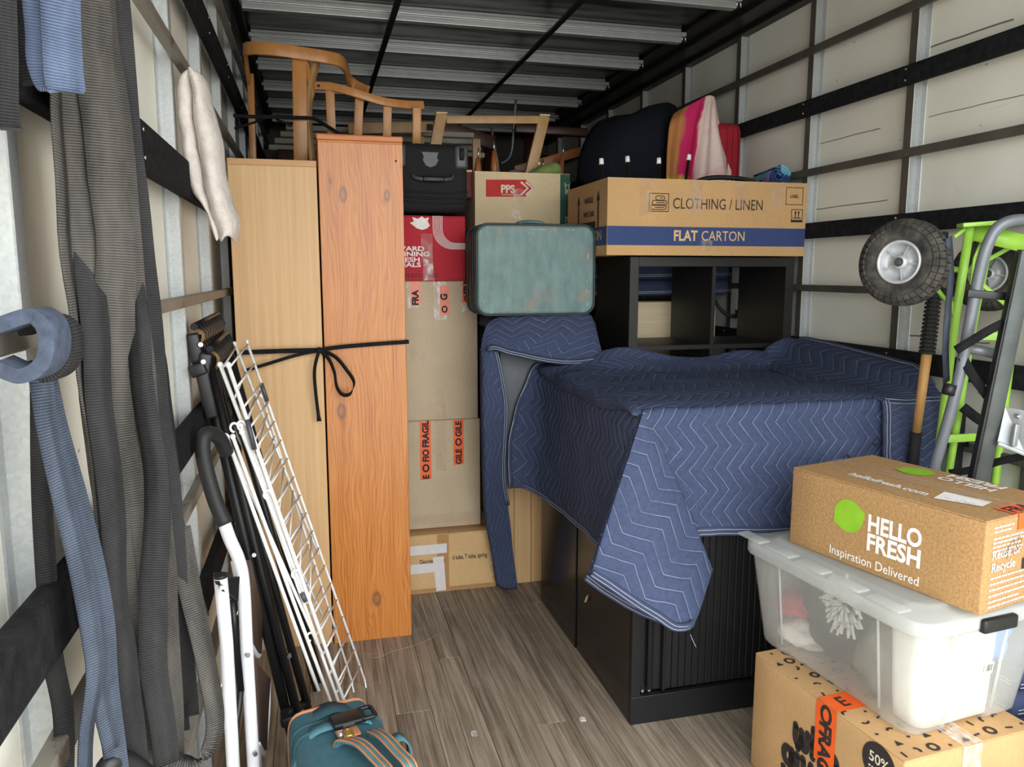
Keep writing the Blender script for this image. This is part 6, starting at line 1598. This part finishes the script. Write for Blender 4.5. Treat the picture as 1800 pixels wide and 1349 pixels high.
hang('looped grey strap swinging out at the bottom right of the bundle', [(-0.196, 1.13, 1.096), (-0.186, 1.12, 1.032), (-0.171, 1.1, 0.955), (-0.156, 1.08, 0.875), (-0.153, 1.07, 0.825), (-0.164, 1.06, 0.795), (-0.184, 1.05, 0.79), (-0.209, 1.05, 0.798), (-0.224, 1.06, 0.817)], .034, 'web_grey', seed=12, rip=.002)
hang('thin twisted grey strap between the blue-grey tails and the bundle', [(-0.236, 1.1, 1.133), (-0.245, 1.1, 1.054), (-0.24, 1.09, 0.968), (-0.24, 1.09, 0.86), (-0.23, 1.09, 0.739)], .026, 'web_dark', seed=13)
hang('narrow black strap hanging behind the loop at the bundle bottom', [(-0.216, 1.18, 1.038), (-0.212, 1.18, 0.949), (-0.207, 1.18, 0.859), (-0.205, 1.17, 0.791)], .03, 'web_black', seed=14)
hang('short dark strap end with curled tip at the top left corner', [(-0.277, 0.9, 1.792), (-0.281, 0.9, 1.714), (-0.285, 0.9, 1.65), (-0.288, 0.9, 1.599), (-0.282, 0.89, 1.59)], .018, 'web_dark', group='single straps on the left wall', seed=15)
# hook carrying the bundle above the frame
q = thing('strap_hook', 'steel hook bar carrying the hanging straps high on the left wall', 'hook', (-.31, 1.08, 2.0))
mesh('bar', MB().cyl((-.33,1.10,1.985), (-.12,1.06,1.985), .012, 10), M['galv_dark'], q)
# folded blue strap hanging at the top left
q = thing('webbing_strap', 'folded light blue webbing strap with bold ribs at the top left', 'strap', (-.3,.9,1.75), 0, 'single straps on the left wall')
F1 = [(-0.254, 0.93, 1.807), (-0.258, 0.93, 1.736), (-0.258, 0.93, 1.692), (-0.256, 0.92, 1.662), (-0.247, 0.91, 1.638), (-0.235, 0.9, 1.632)]; F2 = [(-0.231, 0.91, 1.801), (-0.235, 0.91, 1.732), (-0.237, 0.91, 1.688), (-0.235, 0.9, 1.653), (-0.233, 0.895, 1.63)]
mesh('band', MB().ribbon(catmull(F1, 6), .034, .003, (.93,.36,.1)), M['web_blue'], q); mesh('band', MB().ribbon(catmull(F2, 6), [.036]*24+[.032]*1, .003, (.90,.45,-.15)), M['web_blue'], q)
q = thing('webbing_strap', 'black webbing strap beside the folded light blue one at the top left', 'strap', (-.3,.95,1.75), 0, 'single straps on the left wall')
mesh('band', MB().ribbon(catmull([(-0.291, 0.98, 1.823), (-0.295, 0.98, 1.738), (-0.295, 0.98, 1.686), (-0.286, 0.98, 1.652)], 6), .026, .003, (.93,.36,0)), M['web_black'], q)
# slate strap looped round the batten, with tails
q = thing('webbing_strap', 'slate blue webbing strap looped round the rusty batten, tails hanging down', 'strap', (-.29,.93,1.38), 0, 'single straps on the left wall')
loop = [(-0.3, 0.87, 1.398), (-0.289, 0.87, 1.402), (-0.275, 0.87, 1.407), (-0.265, 0.87, 1.408), (-0.256, 0.87, 1.399), (-0.254, 0.87, 1.382), (-0.258, 0.87, 1.365), (-0.268, 0.87, 1.354), (-0.281, 0.87, 1.35), (-0.292, 0.87, 1.354), (-0.303, 0.87, 1.36)]
mesh('loop', MB().ribbon(catmull(loop, 6), .040, .015, (.12,.99,0)), M['web_loop'], q, bevel=.004)
mesh('loop', MB().ribbon(catmull([tuple(V_(p)+V_((.003,.045,-.008))) for p in loop], 6), .036, .012, (.12,.99,0)), M['web_dark'], q, bevel=.004)
for i, (P, w_, m_) in enumerate((([(-0.279, 0.9, 1.352), (-0.277, 0.9, 1.284), (-0.271, 0.91, 1.206), (-0.263, 0.92, 1.124), (-0.259, 0.93, 1.038), (-0.259, 0.93, 0.99), (-0.273, 0.93, 0.921), (-0.28, 0.93, 0.85)], .022, 'web_steel'), ([(-0.285, 0.93, 1.347), (-0.281, 0.94, 1.282), (-0.271, 0.95, 1.201), (-0.262, 0.96, 1.122), (-0.255, 0.96, 1.045), (-0.256, 0.96, 0.966), (-0.253, 0.96, 0.885), (-0.25, 0.96, 0.817)], .026, 'web_steel'), ([(-0.308, 0.99, 1.314), (-0.316, 0.99, 1.2), (-0.319, 0.99, 1.103), (-0.317, 0.98, 1.0), (-0.311, 0.98, 0.919), (-0.315, 0.97, 0.821)], .022, 'web_dark'), ([(-0.294, 0.94, 1.346), (-0.288, 0.94, 1.289), (-0.287, 0.95, 1.229), (-0.273, 0.95, 1.141), (-0.26, 0.95, 1.057), (-0.261, 0.95, 0.958), (-0.253, 0.95, 0.884)], .020, 'web_steel'))):
    PP = catmull(P, 6); mesh('tail', MB().ribbon(PP, [w_]*len(PP), .003, [(math.cos(.5+1.1*nz(p,4,i)), math.sin(.5+1.1*nz(p,4,i)), 0) for p in PP]), M[m_], q)
q = thing('plastic_hoop', 'black rounded plastic hoop below the hanging straps at the bottom left', 'hoop', (-.25,.95,.7))
mesh('arch', MB().tube(catmull([(-0.272, 0.96, 0.832), (-0.261, 0.96, 0.86), (-0.246, 0.98, 0.85), (-0.23, 1.0, 0.817)], 6), .012, 10), M['black_plastic'], q)

# ---- towel over the batten
q = thing('towel', 'white terry towel hung over the grey batten on the left wall', 'towel', (-.27, 2.25, 1.55))
def loft(mb, secs, n=20, close=True):
    rows = [catmull_r(s_, n) for s_ in secs]; mb.grid(rows, lambda i, j: (j*.01, i*.02), close_u=True)
    return mb
def ell(c, rx, ry, ang, n=20, sq=1.0, seed=0):
    ca, sa = math.cos(ang), math.sin(ang); out = []
    for k in range(n):
        a = 2*PI*k/n; r_ = 1 + .13*nz(V_((math.cos(a), math.sin(a), c[2]*4)), 1.7, seed)
        x, y = rx*math.cos(a)*r_, ry*math.sin(a)*r_
        out.append(V_((c[0]+x*ca-y*sa, c[1]+x*sa+y*ca, c[2])))
    return out
def tube_cloth(name, t, cs, rads, mat, seed=0, ang=.3):
    C_ = catmull(cs, 5); R_ = catmull([(a, b, 0) for a, b in rads], 5)
    rows = [ell(c, r_.x, r_.y, ang, 22, seed=seed) for c, r_ in zip(C_, R_)]
    mb = MB(); mb.grid(rows, lambda i, j: (j*.01, i*.02), close_u=True); mb.bm.verts.ensure_lookup_table()
    n = len(rows[0]); mb.face([mb.bm.verts[i] for i in range(n)]); mb.face([mb.bm.verts[(len(rows)-1)*n+i] for i in range(n)])
    return mesh(name, mb, M[mat], t, sub=1)
yT = 2.25
LQ = [(-0.291, 2.25, 1.962), (-0.317, 2.25, 1.946), (-0.325, 2.25, 1.901), (-0.322, 2.25, 1.825), (-0.315, 2.25, 1.732), (-0.301, 2.25, 1.671), (-0.278, 2.25, 1.636), (-0.262, 2.25, 1.613), (-0.245, 2.25, 1.547)]
CQ = [(-0.285, 2.25, 1.965), (-0.287, 2.25, 1.934), (-0.287, 2.25, 1.891), (-0.282, 2.25, 1.817), (-0.274, 2.25, 1.733), (-0.263, 2.25, 1.653), (-0.249, 2.25, 1.594), (-0.241, 2.25, 1.568), (-0.237, 2.25, 1.541)]
RQ = [(-0.28, 2.25, 1.967), (-0.255, 2.25, 1.953), (-0.247, 2.25, 1.908), (-0.236, 2.25, 1.844), (-0.224, 2.25, 1.75), (-0.215, 2.25, 1.669), (-0.204, 2.25, 1.624), (-0.191, 2.25, 1.595), (-0.205, 2.25, 1.545)]
rows = []
for l, c, r in zip(catmull(LQ, 5), catmull(CQ, 5), catmull(RQ, 5)):
    f = max(0, min(1, (2.03-l.z)/.06)); row = []
    wl = (c-l).length; wr_ = (r-c).length
    prof = [(0, .075), (-.02, .035), (.03, -.010), (.22, -.036), (.50, -.040), (.80, -.030), (.96, .000), (1.0, .028), (1.03, -.012), (1.18, -.046), (1.45, -.058), (1.75, -.048), (1.97, -.010), (2.03, .035), (1.95, .075)]
    for a, dy in prof:
        p = l.lerp(c, a) if a <= 1 else c.lerp(r, a-1)
        row.append(p + V_((.006*nz(p, 16, 2), dy*f - .02*(1-f), 0)) + V_((nz(p, 26, 3), nz(p, 24, 4), .0))*.0035)
    rows.append(row)
for j in range(len(rows[-1])): rows[-1][j].z += .010*math.sin(j*1.3) - .004*abs(j-7)*.3
mesh('cloth', MB().grid(rows, lambda i, j: (j*.02, i*.02)), M['towel'], q, solid=.009, sub=2)
# ---- step ladder
t = thing('step_ladder', 'white tubular step ladder with black grip hoop, folded against the left wall', 'ladder', (-.2, 1.95, 0))
yL = 1.95
hoop = [(-0.227, 1.93, 0.847), (-0.246, 1.94, 0.898), (-0.262, 1.95, 0.96), (-0.271, 1.955, 1.016), (-0.27, 1.96, 1.054), (-0.258, 1.98, 1.063), (-0.241, 2.02, 1.043), (-0.23, 2.06, 0.997)]
P = catmull(hoop, 5); mesh('grip_hoop', MB().tube(P, .0185, 12), M['foam_grip'], t)
rail = [(-0.229, 1.93, 0.85), (-0.218, 1.93, 0.809), (-0.2, 1.93, 0.754), (-0.192, 1.93, 0.687), (-0.192, 1.93, 0.509), (-0.19, 1.93, 0.201)]
P = catmull(rail, 5); e_ = P[-1]; e0 = P[-6]; g = e_ + (e_-e0)*((e_.z-.012)/max(1e-6, (e0.z-e_.z))); P.append(g)
mesh('rail', MB().tube(P, .0155, 12), M['white_paint'], t)
rail2 = [(-0.234, 1.85, 0.744), (-0.229, 1.85, 0.582), (-0.229, 1.85, 0.261)]; a, b = V_(rail2[1]), V_(rail2[2]); g = b + (b-a)*((b.z-.012)/(a.z-b.z))
mesh('rail', MB().tube([rail2[0], a, b, g], .0155, 12), M['white_paint'], t)
c0 = V_(rail2[0]); mesh('tube_cap', MB().cyl(c0+V_((0,0,.001)), c0+V_((0,0,.008)), .0165, 16), M['black_plastic'], t)
h1, h2, h3, h4 = [(-0.241, 1.835, 0.742), (-0.202, 1.9, 0.724), (-0.208, 1.9, 0.661), (-0.231, 1.835, 0.716)]
mb = MB(); V = mb.verts([h1, h2, h3, h4]); mb.face(V); mesh('hinge_bracket', mb, M['black_plastic'], t, solid=.012)
for c in [(-0.232, 1.825, 0.731), (-0.191, 1.912, 0.515), (-0.185, 1.91, 0.251)]: mesh('rivet', MB().cyl((c[0]+.004,c[1]-.006,c[2]), (c[0],c[1]+.004,c[2]), .0055, 10), M['chrome'], t)
brace = [(-0.217, 1.9, 0.665), (-0.215, 1.9, 0.6), (-0.209, 1.91, 0.423), (-0.231, 1.92, 0.291)]; mesh('folding_brace', MB().ribbon([brace[0], brace[1], brace[2]], .016, .006, (1,.2,0)), M['black_steel'], t); mesh('folding_brace', MB().ribbon([brace[2], brace[3], tuple(V_(brace[3])+V_((-.01,0,-.12)))], .014, .006, (1,.2,0)), M['black_steel'], t)
rear = [(-0.231, 2.12, 0.686), (-0.216, 2.1, 0.573), (-0.209, 2.1, 0.343), (-0.193, 2.1, 0.089)]
mesh('rear_leg', MB().tube(catmull([tuple(V_(p)) for p in rear], 4), .011, 10), M['white_paint'], t)
for (q0, q1, q2, q3) in ([(-0.181, 1.96, 0.741), (-0.179, 2.25, 0.452), (-0.19, 2.25, 0.348), (-0.189, 1.96, 0.524)], [(-0.179, 1.96, 0.469), (-0.166, 2.22, 0.281), (-0.186, 2.22, 0.061), (-0.181, 1.96, 0.25)]):
    mb = MB(); V = mb.verts([q0, q1, q2, q3]); mb.face(V); mesh('step', mb, M['step_brown'], t, solid=.014); mesh('step_edge', MB().tube(catmull([q1, tuple(V_(q1).lerp(V_(q2), .5)+V_((.004,0,0))), q2, tuple(V_(q2).lerp(V_(q3), .3)+V_((0,0,-.012))), q3], 4), .007, 8), M['white_paint'], t)

# ---- folded black chair with laced canvas
t = thing('folding_chair', 'folded black tubular lounge chair with brown laced canvas top, leaning on the left wall', 'chair', (-.1, 2.4, 0))
def ln(a, b, r, name='frame_tube', mat='black_steel', ext=0):
    a, b = V_(a), V_(b); d = b-a
    if ext: b = a + d*((a.z-ext)/max(1e-6, a.z-b.z))
    mesh(name, MB().tube([a, a.lerp(b,.5), b], r, 10), M[mat], t); return a, b
for A, B, r_ in (([(-0.308, 2.22, 1.285), (-0.115, 2.24, 0.119)],)[0]+[.0145], [(-0.279, 2.22, 1.207), (-0.083, 2.24, 0.114)]+[.0135], [(-0.266, 2.3, 1.117), (-0.064, 2.34, 0.118)]+[.0125], [(-0.277, 2.55, 1.152), (-0.032, 2.62, -0.015)]+[.0125], [(-0.264, 2.6, 1.2), (-0.004, 2.68, -0.075)]+[.0125]):
    ln(A, B, r_, ext=.012)
a, b, c, d = [(-0.315, 2.2, 1.292), (-0.306, 2.205, 1.21), (-0.295, 2.2, 1.179), (-0.278, 2.2, 1.062)]
mesh('hinge_cover', MB().ribbon([a, tuple(V_(a).lerp(V_(b),.5)), b], .032, .022, (1,.2,0)), M['black_plastic'], t, bevel=.006); mesh('hinge_cover', MB().ribbon([tuple(V_(c)+V_((.012,0,.06))), c, d], .034, .020, (1,.2,0)), M['black_plastic'], t, bevel=.006)
a, b = [(-0.325, 2.19, 1.189), (-0.284, 2.19, 1.203)]; mesh('lock_block', MB().ribbon([a, b], .034, .03, (0,0,1)), M['black_plastic'], t, bevel=.006)
for c in [(-0.29, 2.182, 1.218), (-0.295, 2.188, 1.263), (-0.189, 2.21, 0.666), (-0.106, 2.215, 0.35), (-0.1, 2.22, 0.134)]: mesh('screw', MB().cyl((c[0]+.002,c[1]-.008,c[2]), (c[0],c[1]+.004,c[2]), .0062, 10), M['chrome'], t)
for n0, (p0, p1, p2, p3) in enumerate(([(-0.306, 2.2, 1.301), (-0.295, 2.62, 1.311), (-0.289, 2.62, 1.262), (-0.298, 2.2, 1.262)], [(-0.272, 2.22, 1.238), (-0.273, 2.64, 1.248), (-0.265, 2.64, 1.192), (-0.266, 2.22, 1.191)])):
    p0, p1, p2, p3 = [V_(p) for p in (p0, p1, p2, p3)]
    rows = []
    for i in range(5):
        f = i/4; out = V_((.014, -.01, .006))*math.sin(PI*f)
        rows.append([p0.lerp(p1, k/14).lerp(p3.lerp(p2, k/14), f) + out for k in range(15)])
    mesh('canvas', MB().grid(rows, lambda i, j: (j*.03, i*.02)), M['canvas'], t, solid=.006)
    mesh('end_tube', MB().tube([p0+V_((-.004,0,.008)), p1+V_((-.004,0,.008))], .010, 8), M['black_steel'], t)
    for k in range(9):
        a = p0.lerp(p1, (k+.5)/9); b = p3.lerp(p2, (k+.8)/9); o_ = V_((.018,-.012,.008)); mesh('elastic_cord', MB().tube([a+o_*.4+V_((0,0,.008)), a.lerp(b,.5)+o_, b+o_*.3], .0034, 6), M['rubber'], t)
    for k in range(10):
        a = p3.lerp(p2, (k+.4)/10); mesh('elastic_cord', MB().tube([a, a+V_((.008+.03*n0*0,0,-.11))], .003, 6), M['rubber'], t)
a, b = [(-0.124, 2.2, 0.18), (-0.064, 2.36, 0.116)]; mesh('foot_bar', MB().tube([a, b], .014, 10), M['black_steel'], t); a, b = [(-0.136, 2.21, 0.149), (-0.09, 2.21, 0.157)]; mesh('foot_cap', MB().ribbon([a, b], .03, .03, (0,0,1)), M['black_plastic'], t, bevel=.006)

# ---- folded clothes airer
t = thing('clothes_airer', 'white wire clothes airer folded flat and leaning beside the beech bookcase', 'clothes airer', (.05, 2.4, 0))
def wire(a, b, r, name, ends=False):
    o = mesh(name, MB().tube([a, V_(a).lerp(V_(b), .5), b], r, 8), M['white_wire'], t)
    if ends: mesh('end_ball', MB().ball(tuple(a), (r*1.5,)*3, seg=8), M['white_wire'], t)
    return o
panels = [  # near tube top/bottom, far tube top/bottom, rungs
 ([(-0.244, 2.15, 1.212), (-0.019, 2.15, 0.462), (-0.249, 2.6, 1.229), (-0.014, 2.6, 0.508)], .0055, 9),
 ([(-0.222, 2.13, 1.213), (0.055, 2.14, 0.189), (-0.213, 2.62, 1.232), (0.128, 2.62, 0.024)], .0055, 19),
 ([(-0.198, 2.14, 1.05), (0.036, 2.14, 0.2), (-0.181, 2.62, 1.081), (0.085, 2.6, 0.026)], .0050, 14),
 ([(-0.236, 2.12, 1.028), (-0.012, 2.12, 0.391), (-0.266, 2.58, 0.969), (-0.01, 2.58, 0.304)], .0045, 0),
]
for (a, b, c, d), r_, n_ in panels:
    a, b, c, d = [V_(p) for p in (a, b, c, d)]
    wire(a, b, r_, 'side_tube', True); wire(c, d, r_*.8, 'side_tube', True)
    for k in range(n_):
        f = (k+.15)/n_; wire(a.lerp(b, f), c.lerp(d, f), .0029, 'rung')
for (p, q_) in [((-0.232, 2.1, 1.029), (-0.025, 2.11, 0.287)), ((-0.218, 2.11, 1.026), (0.012, 2.12, 0.224)), ((-0.197, 2.13, 1.033), (-0.047, 2.14, 0.537)), ((0.128, 2.62, 0.024), (0.138, 2.6, -0.052)), ((0.083, 2.6, 0.026), (0.098, 2.58, -0.054))]: wire(p, q_, .0052 if p[1] < 2.3 else .003, 'leg_tube', True)
for p in [(-0.197, 2.13, 1.051), (-0.214, 2.12, 1.048), (-0.183, 2.6, 1.05), (-0.041, 2.12, 0.445), (-0.074, 2.12, 0.631), (-0.139, 2.13, 0.858)]:
    mesh('hinge_hook', MB().tube([(p[0]+.010*math.cos(a), p[1], p[2]+.012*math.sin(a)) for a in [PI*1.5*k/10 for k in range(11)]], .0034, 6), M['white_wire'], t)
for a, b in [((-0.182, 2.125, 1.067), (-0.166, 2.125, 0.986)), ((-0.174, 2.61, 1.097), (-0.158, 2.61, 1.037)), ((-0.06, 2.13, 0.571), (-0.051, 2.13, 0.545))]: mesh('dark_clip', MB().tube([a, b], .0065, 8), M['grey_plastic'], t, label='dark sleeve clip')

# ---- teal holdall at the bottom
OBg = (.050, 1.735, 0)
t = thing('holdall', 'teal travel holdall with tan leather piping and black buckle on the floor', 'bag', OBg, 14)
hw, hl, hh = .108, .215, .335
secs = []
for f, sx_, top in ((-1.0,.70,.88), (-.985,.90,.96), (-.90,.99,.995), (-.5,1.03,1.01), (0,1.04,1.015), (.5,1.03,1.01), (.94,.98,1.0), (.99,.92,.985), (1.0,.80,.95)):
    row = []
    for k in range(28):
        a = 2*PI*k/28; ca, sa = math.cos(a), math.sin(a); pw = lambda v, e_: math.copysign(abs(v)**e_, v)
        row.append(V_((hw*sx_*pw(ca, .27), hl*f, hh/2 + hh/2*top*pw(sa, .27) - (1-top)*.0)))
    secs.append([V_((p.x, p.y, max(.002, p.z))) for p in row])
G = [catmull([s_[k] for s_ in secs], 3) for k in range(28)]
rows = [[G[k][i] for k in range(28)] for i in range(len(G[0]))]
mb = MB(); mb.grid(rows, lambda i, j: (j*.02, i*.02), close_u=True); mb.bm.verts.ensure_lookup_table(); mb.face([mb.bm.verts[i] for i in range(28)]); mb.face([mb.bm.verts[(len(rows)-1)*28+i] for i in range(28)])
mesh('body', mb, M['teal'], t, local=True)
def ring_at(f, grow=1.0, lo=0, hi=28, dz=0):
    i = min(len(rows)-1, max(0, int(round((f+1)/2*(len(rows)-1))))); c = V_((0, rows[i][0].y, hh/2))
    return [c + (p-c)*grow + V_((0,0,dz)) for p in rows[i]]
for i_, nm, mt, r_ in ((.72,'piping','tan',.006), (-.72,'piping','tan',.006), (.35,'zip','teal_dark',.005), (.25,'zip','teal_dark',.004), (-.35,'zip','teal_dark',.005)):
    mesh(nm, MB().tube(ring_at(i_, 1.012), r_, 6, closed=True), M[mt], t, local=True, label='tan leather piping' if mt == 'tan' else None)
for sx_ in (-1, 1):        # side pocket with its own piped edge
    mb = MB().rbox((sx_*.098 if sx_ > 0 else -.145, -.15, .02), (.145 if sx_ > 0 else -.098, .15, .225), .02, 3); p_ = mesh('side_pocket', mb, M['teal_dark'], t, local=True)
    mesh('piping', MB().tube([(sx_*.143, a, b) for a, b in rrect(-.148, .025, .148, .222, .04)], .0055, 6, closed=True), M['tan'], p_, local=True)
    mesh('leather_patch', MB().prism([(-.03,.02),(.03,.02),(.012,.075),(0,.09),(-.012,.075)], lambda a, b: (sx_*.1435, a+.05, b+.03), lambda a, b: (sx_*.1475, a+.05, b+.03)), M['tan'], p_, local=True)
zt = hh*1.02
# lengthwise strap over the top with buckle
st = [(-.13,.115,.16), (-.112,.11,.27), (-.07,.105,zt-.004), (0,.10,zt+.006), (.07,.095,zt-.002), (.112,.09,.27), (.15,.085,.275), (.17,.08,.25), (.172,.075,.20)]
mesh('cross_strap', MB().ribbon(catmull(st, 6), .036, .004, (.05,1,0)), M['teal_web'], t, local=True)
bk = mesh('buckle', MB().rbox((-.022,.072,zt+.006), (.062,.125,zt+.020), .005, 2), M['black_plastic'], t, local=True)
mesh('buckle_frame', MB().tube([(x, y, zt+.016) for x, y in rrect(.05,.074,.085,.122,.008)], .0055, 8, closed=True), M['black_plastic'], bk, local=True); mesh('prong_slot', MB().rbox((.0,.070,zt+.009), (.03,.074,zt+.017), .001), M['grey_plastic'], bk, local=True)
mesh('leather_tab', MB().rbox((-.02,.035,zt+.001), (.035,.072,zt+.007), .002), M['tan'], t, local=True); mesh('eyelet', MB().tube([(.008+.009*math.cos(a), .054+.009*math.sin(a), zt+.008) for a in [2*PI*k/14 for k in range(14)]], .0028, 6, closed=True), M['brass'], t, local=True)
for sx_ in (-.012, .040):   # pair of carrying handles
    hp = [(sx_*1.8, .030, zt-.01), (sx_*1.4, .012, zt+.016), (sx_*1.1+.02, -.04, zt+.030), (sx_+.035, -.11, zt+.028), (sx_+.045, -.165, zt+.02), (sx_+.045, -.18, zt-.03)]
    h = mesh('handle', MB().ribbon(catmull(hp, 6), .028, .006, (1,.25,0)), M['teal_web'], t, local=True)
    for dx in (-.014, .014): mesh('leather_edge', MB().tube([p + V_((dx*.95, 0, .003)) for p in catmull(hp, 6)], .0026, 6), M['tan'], h, local=True)
    mesh('leather_stripe', MB().ribbon([p + V_((0, 0, .0045)) for p in catmull(hp, 6)], .005, .002, (1,.25,0)), M['tan'], h, local=True)
mesh('luggage_tag', MB().ball((.0,.018,zt+.018), (.013,.010,.009)), M['brass'], t, local=True); mesh('cord', MB().tube(catmull([(.006,.012,zt+.02), (.018,-.02,zt+.012), (.02,-.06,zt+.008), (.028,-.11,zt+.004), (.022,-.16,zt-.002)], 5), .0022, 6), M['rope'], t, local=True)
mesh('lock', MB().cyl((-.018,.024,zt+.006), (-.018,.030,zt+.03), .006, 10), M['chrome'], t, local=True)
mesh('top_panel', MB().ribbon(catmull([(-.072,.19,zt-.018), (0,.185,zt+.003), (.07,.18,zt-.015)], 4), .07, .003, (0,1,-.12)), M['teal_dark'], t, local=True)

# ---- litter on the floor
for lab_, (x, y) in (('small curled scrap of clear film on the floor near the cabinet corner', (0.804, 2.228)), ('crumpled bit of clear film on the floor in the open aisle', (0.444, 2.238))):
    q = thing('film_scrap', lab_, 'litter', (x, y, 0), 0, 'film scraps on the floor')
    mesh('scrap', lump((x, y, .006), (.012, .015, .004), x*10, n=8, amp=.5), M['crinkle'], q)
random.seed(21)
q = thing('loose_thread', 'long pale thread lying on the planks beside the pine bookcase foot', 'litter', (.1,2.85,0))
mesh('strand', MB().tube([(p[0],p[1],.002) for p in catmull([(0.079, 2.841, 0.0), (0.14, 2.862, 0.0), (0.18, 2.815, 0.0), (0.248, 2.853, 0.0), (0.351, 2.885, 0.0), (0.454, 2.959, 0.0)], 4)], .0008, 4), M['straw'], q)
q = thing('price_sticker', 'torn scrap of pale sticker on the side of the second black cabinet', 'sticker', (.93,2.6,.3)); a = [(0.937, 2.579, 0.264), (0.937, 2.555, 0.283), (0.937, 2.572, 0.249), (0.937, 2.597, 0.234)]
mb = MB(); mb.face(mb.verts(a)); mesh('paper', mb, M['kraft_pale'], q, solid=.0006)
# stage check: every object keeps its own name and tags
